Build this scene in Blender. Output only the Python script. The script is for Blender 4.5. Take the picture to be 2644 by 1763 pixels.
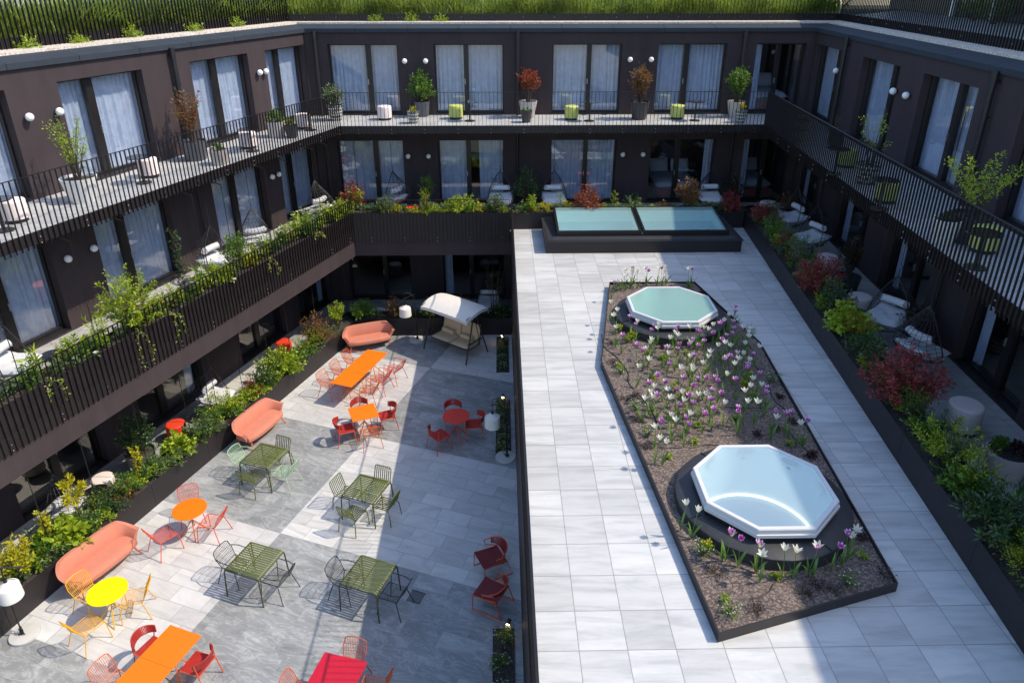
import bpy, bmesh, math, random
import numpy as np
from mathutils import Vector, Matrix

for o in list(bpy.data.objects):
    bpy.data.objects.remove(o)
SC = bpy.context.scene
COL = SC.collection
random.seed(7)
RNG = np.random.default_rng(7)

# ------------------------------------------------------------------ camera
CR = [(0.999835, -0.018167, -0.000449), (-0.007889, -0.411630, -0.911317), (0.016371, 0.911170, -0.411705)]
CC = Vector((-0.2840, -6.1585, 7.6221))
FPX, PPX, PPY, PW, PH = 1850.26, 1325.69, 761.62, 2644.0, 1763.0
cam = bpy.data.cameras.new('camera')
camo = bpy.data.objects.new('camera', cam)
COL.objects.link(camo)
r_, d_, f_ = [Vector(v) for v in CR]
camo.matrix_world = Matrix(((r_.x, -d_.x, -f_.x, CC.x), (r_.y, -d_.y, -f_.y, CC.y),
                            (r_.z, -d_.z, -f_.z, CC.z), (0, 0, 0, 1)))
cam.sensor_width = 36.0
cam.lens = FPX / PW * 36.0
cam.shift_y = -(PH / 2 - PPY) / PW
cam.shift_x = -(PPX - PW / 2) / PW
cam.clip_start = 0.05
cam.clip_end = 600
SC.camera = camo
SC.render.resolution_x, SC.render.resolution_y = 1024, 682


def at(x, y, z):
    """photo point (2352 px wide reading) on the horizontal plane z"""
    x *= PW / 2352.0
    y *= PW / 2352.0
    d = r_ * ((x - PPX) / FPX) + d_ * ((y - PPY) / FPX) + f_
    t = (z - CC.z) / d.z
    return CC + d * t


# ------------------------------------------------------------------ light
SUN_EL, SUN_AZ = math.radians(50.8), math.radians(-2.5)      # azimuth from +x towards +y
SUNDIR = Vector((math.cos(SUN_EL) * math.cos(SUN_AZ), math.cos(SUN_EL) * math.sin(SUN_AZ), math.sin(SUN_EL)))
sl = bpy.data.lights.new('sun', 'SUN')
sl.energy = 2.15
sl.angle = math.radians(0.53)
sl.color = (1.0, 0.885, 0.70)
so = bpy.data.objects.new('sun', sl)
COL.objects.link(so)
so.rotation_euler = (-SUNDIR).to_track_quat('-Z', 'Y').to_euler()
so.location = SUNDIR * 60
W = bpy.data.worlds.new('World')
SC.world = W
W.use_nodes = True
wn = W.node_tree.nodes
sky = wn.new('ShaderNodeTexSky')
sky.sky_type = 'NISHITA'
sky.sun_disc = False
sky.sun_elevation = SUN_EL
sky.sun_rotation = math.pi / 2 - SUN_AZ
sky.altitude = 400
sky.air_density = 1.0
sky.dust_density = 1.2
W.node_tree.links.new(sky.outputs[0], wn['Background'].inputs[0])
wn['Background'].inputs[1].default_value = 0.15
SC.view_settings.view_transform = 'Standard'
SC.view_settings.look = 'None'
SC.view_settings.exposure = 1.1
SC.view_settings.gamma = 1.0
SC.render.engine = 'CYCLES'
SC.cycles.max_bounces = 8
SC.cycles.transparent_max_bounces = 12
SC.cycles.use_denoising = True


# ------------------------------------------------------------------ materials
class NT:
    def __init__(s, name):
        s.m = bpy.data.materials.new(name)
        s.m.use_nodes = True
        s.t = s.m.node_tree
        s.p = s.t.nodes['Principled BSDF']
        s.out = s.t.nodes['Material Output']

    def n(s, kind, **kw):
        nd = s.t.nodes.new('ShaderNode' + kind)
        for k, v in kw.items():
            if k.startswith('i_'):
                key = k[2:]
                key = int(key) if key.isdigit() else key.replace('_', ' ')
                s.set(nd.inputs[key], v)
            else:
                setattr(nd, k, v)
        return nd

    def set(s, inp, v):
        if hasattr(v, 'is_output') or isinstance(v, bpy.types.NodeSocket):
            s.t.links.new(v, inp)
        else:
            inp.default_value = v

    def math(s, op, a, b=0.0, c=0.0):
        nd = s.t.nodes.new('ShaderNodeMath')
        nd.operation = op
        s.set(nd.inputs[0], a)
        s.set(nd.inputs[1], b)
        s.set(nd.inputs[2], c)
        return nd.outputs[0]

    def mix(s, f, a, b, mode='MIX'):
        nd = s.t.nodes.new('ShaderNodeMix')
        nd.data_type = 'RGBA'
        nd.blend_type = mode
        s.set(nd.inputs[0], f)
        s.set(nd.inputs[6], a if not isinstance(a, tuple) else a + (1,))
        s.set(nd.inputs[7], b if not isinstance(b, tuple) else b + (1,))
        return nd.outputs[2]

    def ramp(s, f, stops):
        nd = s.t.nodes.new('ShaderNodeValToRGB')
        el = nd.color_ramp.elements
        while len(el) < len(stops):
            el.new(0.5)
        for e, (p, c) in zip(el, stops):
            e.position = p
            e.color = c + (1,) if len(c) == 3 else c
        s.set(nd.inputs[0], f)
        return nd.outputs[0]

    def noise(s, vec, scale, detail=4, rough=0.55, dist=0.0):
        nd = s.n('TexNoise', i_Scale=scale, i_Detail=detail, i_Roughness=rough, i_Distortion=dist)
        if vec is not None:
            s.set(nd.inputs['Vector'], vec)
        return nd.outputs['Fac']

    def obj(s):
        return s.n('TexCoord').outputs['Object']

    def bump(s, h, strength=0.2, dist=0.01):
        nd = s.n('Bump', i_Strength=strength, i_Distance=dist)
        s.set(nd.inputs['Height'], h)
        s.set(s.p.inputs['Normal'], nd.outputs[0])

    def base(s, c, rough=0.5, metal=0.0, spec=None):
        s.set(s.p.inputs['Base Color'], c + (1,) if isinstance(c, tuple) else c)
        s.set(s.p.inputs['Roughness'], rough)
        s.set(s.p.inputs['Metallic'], metal)
        if spec is not None:
            s.set(s.p.inputs['Specular IOR Level'], spec)
        return s.m


def paint(name, c, rough=0.45, var=0.10, scale=9.0, metal=0.0, bump=0.0, spec=None):
    """a plain finish with a little mottling and wear"""
    t = NT(name)
    o = t.obj()
    f = t.noise(o, scale, 5, 0.6)
    g = t.noise(o, scale * 6, 3, 0.6)
    f2 = t.math('ADD', t.math('MULTIPLY', f, 0.7), t.math('MULTIPLY', g, 0.3))
    lo = tuple(max(0, x * (1 - var)) for x in c)
    hi = tuple(min(1, x * (1 + var)) for x in c)
    col = t.ramp(f2, [(0.3, lo), (0.7, hi)])
    t.base(col, rough, metal, spec)
    t.set(t.p.inputs['Roughness'], t.math('MULTIPLY_ADD', f, 0.25, rough - 0.12))
    if bump:
        t.bump(t.noise(o, scale * 14, 3), bump, 0.004)
    return t.m


def tiles(name, ang, org, w, h, stagger, joint, cols, jcol, vein, zones=None, rough=0.45):
    t = NT(name)
    sep = t.n('SeparateXYZ')
    t.set(sep.inputs[0], t.obj())
    x = t.math('SUBTRACT', sep.outputs[0], org[0])
    y = t.math('SUBTRACT', sep.outputs[1], org[1])
    ca, sa = math.cos(ang), math.sin(ang)
    a = t.math('ADD', t.math('MULTIPLY', x, ca), t.math('MULTIPLY', y, sa))
    b = t.math('SUBTRACT', t.math('MULTIPLY', y, ca), t.math('MULTIPLY', x, sa))
    v = t.math('DIVIDE', b, h)
    row = t.math('FLOOR', v)
    if stagger == 'random':
        wr = t.n('TexWhiteNoise', noise_dimensions='1D')
        t.set(wr.inputs['W'], row)
        sh = t.math('MULTIPLY', t.math('FLOOR', t.math('MULTIPLY', wr.outputs[0], 4)), 0.25)
        sh = t.math('ADD', t.math('MULTIPLY', row, 0.5), t.math('MULTIPLY', sh, 0.5))
    else:
        sh = t.math('MULTIPLY', row, stagger)
    u = t.math('ADD', t.math('DIVIDE', a, w), sh)
    colm = t.math('FLOOR', u)
    fu, fv = t.math('FRACT', u), t.math('FRACT', v)
    du = t.math('MULTIPLY', t.math('MINIMUM', fu, t.math('SUBTRACT', 1.0, fu)), w)
    dv = t.math('MULTIPLY', t.math('MINIMUM', fv, t.math('SUBTRACT', 1.0, fv)), h)
    jm = t.math('LESS_THAN', t.math('MINIMUM', du, dv), joint)
    cid = t.n('CombineXYZ')
    t.set(cid.inputs[0], colm)
    t.set(cid.inputs[1], row)
    wn2 = t.n('TexWhiteNoise', noise_dimensions='2D')
    t.set(wn2.inputs['Vector'], cid.outputs[0])
    tid = wn2.outputs[0]
    # vein space: shifted per tile so no two slabs show the same figure
    vs = t.n('CombineXYZ')
    t.set(vs.inputs[0], t.math('MULTIPLY', t.math('ADD', a, t.math('MULTIPLY', b, vein['skew'])), vein['sx']))
    t.set(vs.inputs[1], t.math('MULTIPLY', b, vein['sy']))
    t.set(vs.inputs[2], t.math('MULTIPLY', tid, 37.0))
    n1 = t.noise(vs.outputs[0], vein['s1'], 7, 0.62, vein['dist'])
    n2 = t.noise(vs.outputs[0], vein['s2'], 6, 0.6, vein['dist'] * 1.6)
    n3 = t.noise(t.obj(), 160, 2, 0.6)
    line = t.math('ABSOLUTE', t.math('SUBTRACT', n2, 0.5))
    lf = t.ramp(line, [(0.0, (1, 1, 1)), (0.035, (0, 0, 0))])
    base1 = t.ramp(n1, [(0.3, cols[0]), (0.52, cols[1]), (0.72, cols[2])])
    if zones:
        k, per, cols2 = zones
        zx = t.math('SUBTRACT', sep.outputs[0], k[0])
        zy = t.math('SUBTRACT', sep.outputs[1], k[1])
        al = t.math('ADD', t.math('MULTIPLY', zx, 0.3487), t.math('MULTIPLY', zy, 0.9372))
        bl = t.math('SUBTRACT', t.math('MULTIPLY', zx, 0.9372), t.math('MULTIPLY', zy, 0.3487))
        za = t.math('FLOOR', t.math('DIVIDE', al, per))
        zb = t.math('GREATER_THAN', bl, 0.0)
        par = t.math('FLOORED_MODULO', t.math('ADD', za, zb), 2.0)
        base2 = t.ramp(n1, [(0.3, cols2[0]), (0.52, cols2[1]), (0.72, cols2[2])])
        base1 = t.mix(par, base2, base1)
    c = t.mix(t.math('MULTIPLY', lf, vein['line']), base1, vein['lcol'])
    tone = t.math('MULTIPLY_ADD', tid, 0.20, 0.90)
    tone = t.math('MULTIPLY', tone, t.math('MULTIPLY_ADD', n3, 0.16, 0.92))
    # faint grime that ignores the slabs
    gr = t.noise(t.obj(), 0.55, 5, 0.6)
    tone = t.math('MULTIPLY', tone, t.math('MULTIPLY_ADD', gr, 0.24, 0.88))
    # grime gathers along the joints, unevenly
    near = t.math('LESS_THAN', t.math('MINIMUM', du, dv), t.math('MULTIPLY', t.noise(t.obj(), 3.0, 4), 0.022))
    tone = t.math('MULTIPLY', tone, t.math('SUBTRACT', 1.0, t.math('MULTIPLY', near, 0.10)))
    tc = t.n('CombineXYZ')
    for i in range(3):
        t.set(tc.inputs[i], tone)
    c = t.mix(1.0, c, tc.outputs[0], 'MULTIPLY')
    c = t.mix(jm, c, jcol)
    t.base(c, rough)
    t.set(t.p.inputs['Roughness'], t.math('MULTIPLY_ADD', n1, 0.25, rough - 0.1))
    hgt = t.math('SUBTRACT', t.math('MULTIPLY', n3, 0.25), jm)
    t.bump(hgt, 0.25, 0.004)
    return t.m


def leafmat(name, cols, rough=0.42, trans=0.38, patch=None):
    t = NT(name)
    rnd = t.n('NewGeometry').outputs['Random Per Island']
    st = [(i / max(1, len(cols) - 1), c) for i, c in enumerate(cols)]
    col = t.ramp(rnd, st)
    nz = t.noise(t.obj(), 25, 2)
    col = t.mix(t.math('MULTIPLY', nz, 0.35), col, (cols[0][0] * 0.6, cols[0][1] * 0.6, cols[0][2] * 0.6))
    if patch:
        pn = t.ramp(t.noise(t.obj(), patch[0], 3, 0.6), [(0.42, (0, 0, 0)), (0.62, (1, 1, 1))])
        col = t.mix(t.math('MULTIPLY', pn, 0.75), col, patch[1])
    t.base(col, rough)
    tr = t.n('BsdfTranslucent')
    br = t.mix(1.0, col, (1.0, 1.0, 0.75), 'MULTIPLY')
    t.set(tr.inputs[0], br)
    ms = t.n('MixShader')
    t.set(ms.inputs[0], trans)
    t.t.links.new(t.p.outputs[0], ms.inputs[1])
    t.t.links.new(tr.outputs[0], ms.inputs[2])
    t.t.links.new(ms.outputs[0], t.out.inputs[0])
    return t.m


def glassmat(name, tint, refl=1.0, rough=0.0, base=0.04, body=0.0, bodycol=(1, 1, 1)):
    """a single pane: clear with a mirror layer that grows at grazing angles"""
    t = NT(name)
    t.t.nodes.remove(t.p)
    tr = t.n('BsdfTransparent')
    tr.inputs[0].default_value = tint + (1,)
    gl = t.n('BsdfGlossy')
    gl.inputs['Roughness'].default_value = rough
    ge = t.n('NewGeometry')
    dp = t.n('VectorMath', operation='DOT_PRODUCT')
    t.set(dp.inputs[0], ge.outputs['Normal'])
    t.set(dp.inputs[1], ge.outputs['Incoming'])
    cosv = t.math('ABSOLUTE', dp.outputs['Value'])
    sch = t.math('MULTIPLY_ADD', t.math('POWER', t.math('SUBTRACT', 1.0, cosv), 5.0), 0.95, 0.045)
    # very slight waviness of the panes
    bp = t.n('Bump', i_Strength=0.05, i_Distance=0.02)
    t.set(bp.inputs['Height'], t.noise(t.obj(), 0.9, 1))
    t.t.links.new(bp.outputs[0], gl.inputs['Normal'])
    f = t.math('MINIMUM', t.math('MULTIPLY_ADD', sch, refl, base), 1.0)
    ms = t.n('MixShader')
    t.set(ms.inputs[0], f)
    t.t.links.new(tr.outputs[0], ms.inputs[1])
    t.t.links.new(gl.outputs[0], ms.inputs[2])
    last = ms
    if body:
        df = t.n('BsdfDiffuse')
        df.inputs[0].default_value = bodycol + (1,)
        m2 = t.n('MixShader')
        m2.inputs[0].default_value = body
        t.t.links.new(ms.outputs[0], m2.inputs[1])
        t.t.links.new(df.outputs[0], m2.inputs[2])
        last = m2
    t.t.links.new(last.outputs[0], t.out.inputs[0])
    return t.m


def gravelmat(name, cols, scale, bump=0.8):
    t = NT(name)
    o = t.obj()
    vo = t.n('TexVoronoi', i_Scale=scale)
    t.set(vo.inputs['Vector'], o)
    sp = t.n('SeparateColor')
    t.set(sp.inputs[0], vo.outputs['Color'])
    st = [(i / (len(cols) - 1), c) for i, c in enumerate(cols)]
    col = t.ramp(sp.outputs[0], st)
    big = t.noise(o, 2.2, 4)
    col = t.mix(t.math('MULTIPLY', big, 0.4), col, cols[1])
    t.base(col, 0.9)
    h = t.math('SUBTRACT', 1.0, vo.outputs['Distance'])
    t.bump(t.math('ADD', h, t.math('MULTIPLY', sp.outputs[1], 0.7)), bump, 0.012)
    return t.m


def emit(name, c, s):
    t = NT(name)
    t.base(c, 0.4)
    t.set(t.p.inputs['Emission Color'], c + (1,))
    t.set(t.p.inputs['Emission Strength'], s)
    return t.m


M = {}
KZ = (-5.244, 6.27)                       # a crossing of the light and dark paving fields
VDECK = dict(skew=0.25, sx=1.0, sy=6.5, s1=0.9, s2=1.3, dist=0.5, line=0.10, lcol=(0.30, 0.31, 0.32))
VCRT = dict(skew=0.3, sx=1.0, sy=2.6, s1=0.8, s2=1.0, dist=1.6, line=0.32, lcol=(0.62, 0.63, 0.64))
DECKC = [(0.39, 0.395, 0.395), (0.515, 0.515, 0.51), (0.575, 0.57, 0.56)]
M['deck'] = tiles('deck_tiles', 0.0, (0.036, 0.066), 0.6, 0.6, 0.0, 0.0035, DECKC, (0.20, 0.20, 0.20), VDECK)
M['terrace'] = tiles('terrace_tiles', 0.0, (0.1, 0.1), 0.6, 0.6, 0.0, 0.004, [tuple(x * 0.9 for x in c) for c in DECKC], (0.2, 0.2, 0.2), VDECK)
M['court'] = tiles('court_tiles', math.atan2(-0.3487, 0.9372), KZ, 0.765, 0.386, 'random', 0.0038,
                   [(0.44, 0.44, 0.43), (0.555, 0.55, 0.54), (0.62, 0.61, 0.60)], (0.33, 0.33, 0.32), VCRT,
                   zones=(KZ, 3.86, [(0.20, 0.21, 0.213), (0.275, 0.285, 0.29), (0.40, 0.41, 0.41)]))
t_ = NT('brown_plaster')
mp_ = t_.n('Mapping')
mp_.inputs['Scale'].default_value = (1.6, 1.6, 0.12)
t_.t.links.new(t_.obj(), mp_.inputs[0])
st_ = t_.noise(mp_.outputs[0], 2.2, 5, 0.65)
gr_ = t_.noise(t_.obj(), 1.1, 5, 0.6)
c_ = t_.ramp(t_.math('ADD', t_.math('MULTIPLY', st_, 0.55), t_.math('MULTIPLY', gr_, 0.45)), [(0.32, (0.041, 0.031, 0.034)), (0.52, (0.051, 0.038, 0.041)), (0.70, (0.062, 0.047, 0.050))])
t_.base(c_, 0.85, 0, 0.25)
t_.bump(t_.noise(t_.obj(), 42, 3), 0.4, 0.004)
M['plaster'] = t_.m
M['black'] = paint('black_metal', (0.011, 0.009, 0.010), 0.42, 0.2, 4.0)
M['panel'] = paint('dark_panel', (0.017, 0.013, 0.014), 0.5, 0.15, 3.0)
M['frame'] = paint('window_frame', (0.013, 0.010, 0.010), 0.4, 0.15, 5.0)
M['coping'] = paint('zinc_coping', (0.036, 0.044, 0.056), 0.75, 0.15, 2.0, spec=0.15)
M['pipe'] = paint('pipe_metal', (0.030, 0.029, 0.032), 0.42, 0.1, 6.0, metal=0.3)
M['grip'] = paint('steel', (0.55, 0.56, 0.57), 0.35, 0.08, 12.0, metal=0.8)
M['glass'] = glassmat('window_glass', (0.76, 0.81, 0.88), 1.8, 0.0, 0.12)
M['white'] = paint('white_paint', (0.78, 0.77, 0.76), 0.4, 0.04, 5.0)
M['globe'] = paint('opal_glass', (0.86, 0.85, 0.84), 0.25, 0.02, 3.0)
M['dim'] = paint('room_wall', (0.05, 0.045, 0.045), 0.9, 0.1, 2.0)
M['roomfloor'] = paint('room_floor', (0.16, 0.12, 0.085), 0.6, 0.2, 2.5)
t_ = NT('curtain')
w_ = t_.noise(t_.obj(), 6, 3)
t_.base(t_.ramp(w_, [(0.3, (0.60, 0.65, 0.76)), (0.7, (0.76, 0.80, 0.88))]), 0.9)
M['curtain'] = t_.m
M['soil'] = gravelmat('planting_soil', [(0.02, 0.016, 0.013), (0.05, 0.042, 0.036), (0.09, 0.078, 0.07)], 45)
M['gravel'] = gravelmat('roof_gravel', [(0.42, 0.33, 0.26), (0.62, 0.54, 0.46), (0.74, 0.69, 0.62)], 26)
M['bed'] = gravelmat('bed_gravel', [(0.055, 0.040, 0.034), (0.135, 0.105, 0.092), (0.33, 0.25, 0.21)], 42)


# ------------------------------------------------------------------ mesh builder
class MB:
    def __init__(s):
        s.v, s.f = [], []

    def add(s, vs, fs):
        k = len(s.v)
        s.v += [tuple(p) for p in vs]
        s.f += [tuple(i + k for i in q) for q in fs]

    def box(s, lo, hi):
        x0, y0, z0 = lo
        x1, y1, z1 = hi
        s.add([(x0, y0, z0), (x1, y0, z0), (x1, y1, z0), (x0, y1, z0), (x0, y0, z1), (x1, y0, z1), (x1, y1, z1), (x0, y1, z1)],
              [(0, 3, 2, 1), (4, 5, 6, 7), (0, 1, 5, 4), (1, 2, 6, 5), (2, 3, 7, 6), (3, 0, 4, 7)])

    def hexa(s, p):
        s.add(p, [(0, 3, 2, 1), (4, 5, 6, 7), (0, 1, 5, 4), (1, 2, 6, 5), (2, 3, 7, 6), (3, 0, 4, 7)])

    def prism(s, poly, z0, z1):
        n = len(poly)
        s.add([(x, y, z0) for x, y in poly] + [(x, y, z1) for x, y in poly],
              [tuple(range(n - 1, -1, -1)), tuple(range(n, 2 * n))] + [(i, (i + 1) % n, n + (i + 1) % n, n + i) for i in range(n)])

    def tube(s, pts, r, n=6, closed=False, taper=None):
        pts = [Vector(p) for p in pts]
        m = len(pts)
        rings = []
        up = None
        for i, p in enumerate(pts):
            a = pts[i - 1] if (i > 0 or closed) else p
            b = pts[(i + 1) % m] if (i < m - 1 or closed) else p
            d = (b - a)
            if d.length < 1e-9:
                d = Vector((0, 0, 1))
            d.normalize()
            if up is None:
                up = Vector((0, 0, 1)) if abs(d.z) < 0.9 else Vector((1, 0, 0))
            x = up - d * up.dot(d)
            if x.length < 1e-4:
                x = d.orthogonal()
            x.normalize()
            up = x
            y = d.cross(x)
            rr = r if taper is None else r + (taper - r) * i / max(1, m - 1)
            rings.append([p + (x * math.cos(2 * math.pi * j / n) + y * math.sin(2 * math.pi * j / n)) * rr for j in range(n)])
        k = len(s.v)
        for R_ in rings:
            s.v += [tuple(q) for q in R_]
        for i in range(m if closed else m - 1):
            i2 = (i + 1) % m
            for j in range(n):
                j2 = (j + 1) % n
                s.f.append((k + i * n + j, k + i * n + j2, k + i2 * n + j2, k + i2 * n + j))
        if not closed:
            s.f.append(tuple(k + j for j in range(n - 1, -1, -1)))
            s.f.append(tuple(k + (m - 1) * n + j for j in range(n)))

    def lathe(s, prof, n=24, c=(0, 0, 0), cap=True):
        k = len(s.v)
        for r, z in prof:
            s.v += [(c[0] + r * math.cos(2 * math.pi * j / n), c[1] + r * math.sin(2 * math.pi * j / n), c[2] + z) for j in range(n)]
        for i in range(len(prof) - 1):
            for j in range(n):
                j2 = (j + 1) % n
                s.f.append((k + i * n + j, k + i * n + j2, k + (i + 1) * n + j2, k + (i + 1) * n + j))
        if cap:
            s.f.append(tuple(k + j for j in range(n - 1, -1, -1)))
            e = k + (len(prof) - 1) * n
            s.f.append(tuple(e + j for j in range(n)))

    def sphere(s, c, r, n=16, m=10, sc=(1, 1, 1)):
        prof = [(max(1e-4, r * math.sin(math.pi * i / m)), -r * math.cos(math.pi * i / m)) for i in range(m + 1)]
        k = len(s.v)
        s.lathe(prof, n, (0, 0, 0), False)
        for i in range(k, len(s.v)):
            x, y, z = s.v[i]
            s.v[i] = (c[0] + x * sc[0], c[1] + y * sc[1], c[2] + z * sc[2])

    def grid(s, P, flip=False, thick=0.0):
        """P[i][j] grid of points; thick > 0 gives it a second skin"""
        P = [[Vector(p) for p in row] for row in P]
        a, b = len(P), len(P[0])
        k = len(s.v)
        for row in P:
            s.v += [tuple(p) for p in row]
        q = lambda i, j: k + i * b + j
        for i in range(a - 1):
            for j in range(b - 1):
                s.f.append((q(i, j), q(i, j + 1), q(i + 1, j + 1), q(i + 1, j)))
        if thick:
            k2 = len(s.v)
            for i in range(a):
                for j in range(b):
                    d1 = P[min(i + 1, a - 1)][j] - P[max(i - 1, 0)][j]
                    d2 = P[i][min(j + 1, b - 1)] - P[i][max(j - 1, 0)]
                    nn = d1.cross(d2)
                    nn.normalize()
                    s.v.append(tuple(P[i][j] + nn * thick))
            q2 = lambda i, j: k2 + i * b + j
            for i in range(a - 1):
                for j in range(b - 1):
                    s.f.append((q2(i, j), q2(i + 1, j), q2(i + 1, j + 1), q2(i, j + 1)))
            for i in range(a - 1):
                s.f.append((q(i, 0), q(i + 1, 0), q2(i + 1, 0), q2(i, 0)))
                s.f.append((q(i, b - 1), q2(i, b - 1), q2(i + 1, b - 1), q(i + 1, b - 1)))
            for j in range(b - 1):
                s.f.append((q(0, j), q2(0, j), q2(0, j + 1), q(0, j + 1)))
                s.f.append((q(a - 1, j), q(a - 1, j + 1), q2(a - 1, j + 1), q2(a - 1, j)))

    def mesh(s, name, mat, smooth=False, bevel=0.0):
        me = bpy.data.meshes.new(name)
        me.from_pydata(s.v, [], s.f)
        bm = bmesh.new()
        bm.from_mesh(me)
        bmesh.ops.recalc_face_normals(bm, faces=bm.faces)
        if bevel:
            ed = [e for e in bm.edges if len(e.link_faces) == 2 and e.calc_face_angle(0) > 0.6]
            bmesh.ops.bevel(bm, geom=ed, offset=bevel, segments=2, affect='EDGES', profile=0.6)
        if smooth:
            for f in bm.faces:
                f.smooth = True
            for e in bm.edges:
                if len(e.link_faces) == 2 and e.calc_face_angle(0) > 0.7:
                    e.smooth = False
        bm.to_mesh(me)
        bm.free()
        me.materials.append(mat)
        return me

    def build(s, name, mat, parent=None, smooth=False, bevel=0.0, loc=None, rotz=0.0):
        o = bpy.data.objects.new(name, s.mesh(name, mat, smooth, bevel))
        COL.objects.link(o)
        if parent is not None:
            o.parent = parent
        if loc is not None:
            o.location = loc
        if rotz:
            o.rotation_euler = (0, 0, rotz)
        return o


def tag(o, label=None, cat=None, group=None, kind=None):
    if label: o['label'] = label
    if cat: o['category'] = cat
    if group: o['group'] = group
    if kind: o['kind'] = kind
    return o


def thing(name, label, cat, loc=(0, 0, 0), rotz=0.0, group=None):
    o = bpy.data.objects.new(name, None)
    COL.objects.link(o)
    o.empty_display_size = 0.1
    o.location = loc
    o.rotation_euler = (0, 0, rotz)
    return tag(o, label, cat, group)


def dup(root, loc, rotz, label, group=None, scale=None):
    r = root.copy()
    COL.objects.link(r)
    r.location = loc
    r.rotation_euler = (0, 0, rotz)
    r['label'] = label
    if group: r['group'] = group
    if scale: r.scale = (scale,) * 3
    for ch in list(root.children):
        c = ch.copy()
        COL.objects.link(c)
        c.parent = r
        for g in ch.children:
            d = g.copy()
            COL.objects.link(d)
            d.parent = c
    return r
# ------------------------------------------------------------------ plan of the place
class Wing:
    def __init__(s, o, u, n):
        s.o, s.u, s.n = Vector(o), Vector(u), Vector(n)

    def p(s, u, d, z):
        q = s.o + s.u * u + s.n * d
        return (q.x, q.y, z)


WL = Wing((-6.645, 18.65, 0), (-0.3487, -0.9372, 0), (0.9372, -0.3487, 0))
WB = Wing((-6.645, 18.65, 0), (1, 0, 0), (0, -1, 0))
WR = Wing((10.15, 18.65, 0), (-0.0674, -0.9977, 0), (-0.9977, 0.0674, 0))


def meet(A, da, B, db):
    """plan point where the line at distance da from wing A's wall crosses that of wing B"""
    p, q = A.o + A.n * da, B.o + B.n * db
    den = A.u.x * B.u.y - A.u.y * B.u.x
    w = q - p
    t = (w.x * B.u.y - w.y * B.u.x) / den
    r = p + A.u * t
    return (r.x, r.y)


def end(A, u, d):
    p = A.p(u, d, 0)
    return (p[0], p[1])


UL, UR = 24.0, 24.0                       # how far the side wings run towards the viewer
ZG, Z1, Z2, ZR = -3.75, 0.0, 3.15, 5.93
DECKX = 0.05

# --- ground of the courtyard and the land around
g = MB()
g.prism([(-60, -40), (60, -40), (60, 90), (-60, 90)], ZG - 0.5, ZG - 0.02)
tag(g.build('ground', paint('earth', (0.10, 0.11, 0.07), 0.9, 0.3, 0.5)), kind='structure')
g = MB()
c0 = meet(WL, 0.0, WB, 0.0)
g.prism([c0, end(WL, UL, 0.0), (DECKX + 0.3, end(WL, UL, 0)[1]), (DECKX + 0.3, 18.65)], ZG - 0.015, ZG)
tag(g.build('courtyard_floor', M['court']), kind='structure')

# --- roof deck of the lobby with openings for the roof lights
OCT = [(3.68, 8.96), (3.67, 2.50)]
SKY = (1.3, 13.9, 6.58, 15.78)          # rectangular roof light, clear opening


def fill_with_holes(outer, holes, z):
    bm = bmesh.new()
    ed = []
    for loop in [outer] + holes:
        vs = [bm.verts.new((x, y, z)) for x, y in loop]
        for i in range(len(vs)):
            ed.append(bm.edges.new((vs[i], vs[(i + 1) % len(vs)])))
    bmesh.ops.triangle_fill(bm, use_beauty=True, use_dissolve=False, edges=ed)
    for f in bm.faces:
        if f.normal.z < 0:
            f.normal_flip()
    return bm


def ngon(c, r, n, a0=0.0):
    return [(c[0] + r * math.cos(a0 + 2 * math.pi * i / n), c[1] + r * math.sin(a0 + 2 * math.pi * i / n)) for i in range(n)]


def bm_obj(bm, name, mat, parent=None, smooth=False):
    me = bpy.data.meshes.new(name)
    bm.to_mesh(me)
    bm.free()
    me.materials.append(mat)
    o = bpy.data.objects.new(name, me)
    COL.objects.link(o)
    if parent: o.parent = parent
    return o


rc = end(WR, UR, 0.0)
outer = [(DECKX, rc[1]), rc, (10.15, 18.65), (DECKX, 18.65)]
holes = [ngon(c, 0.98, 24) for c in OCT] + [[(SKY[0], SKY[1]), (SKY[2], SKY[1]), (SKY[2], SKY[3]), (SKY[0], SKY[3])]]
tag(bm_obj(fill_with_holes(outer, holes, 0.0), 'roof_deck', M['deck']), kind='structure')

# --- lobby under the deck: its courtyard wall
lob = thing('lobby', 'low dark lobby block whose paved roof is the sunny deck', 'building')
b = MB()
b.box((DECKX, rc[1], ZG), (DECKX + 0.25, 15.7, -0.02))
b.build('wall', M['panel'], lob)
M['shaft'] = paint('shaft_white', (0.80, 0.91, 0.93), 0.6, 0.03, 1.5)

# --- buildings
FLOORS = [(ZG + 0.04, -1.42), (0.04, 2.29), (3.19, 5.44)]
BO = [(0.708, 2.995, 1.915, 2.087), (4.185, 6.495, 5.157, 5.319), (8.105, 10.408, 9.27, 9.42), (11.603, 13.894, 12.517, 12.693), (14.86, 16.53, 15.62, 15.76)]
LO = [(0.11, 2.1, 1.213, 1.38), (2.905, 5.239, 4.057, 4.256), (6.867, 9.221, 8.18, 8.39), (10.425, 12.75, 11.5, 11.7), (14.3, 16.6, 15.4, 15.6), (18.2, 20.5, 19.3, 19.5)]
RO = [(0.13, 2.37, 1.65, 1.87), (4.02, 6.36, 5.57, 5.78), (7.6, 9.96, 8.87, 9.06), (11.55, 13.85, 12.7, 12.9), (15.2, 17.5, 16.3, 16.5), (18.9, 21.2, 20.0, 20.2)]


def ubox(m, Wg, u0, u1, d0, d1, z0, z1):
    m.hexa([Wg.p(u0, d0, z0), Wg.p(u1, d0, z0), Wg.p(u1, d1, z0), Wg.p(u0, d1, z0),
            Wg.p(u0, d0, z1), Wg.p(u1, d0, z1), Wg.p(u1, d1, z1), Wg.p(u0, d1, z1)])


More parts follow.
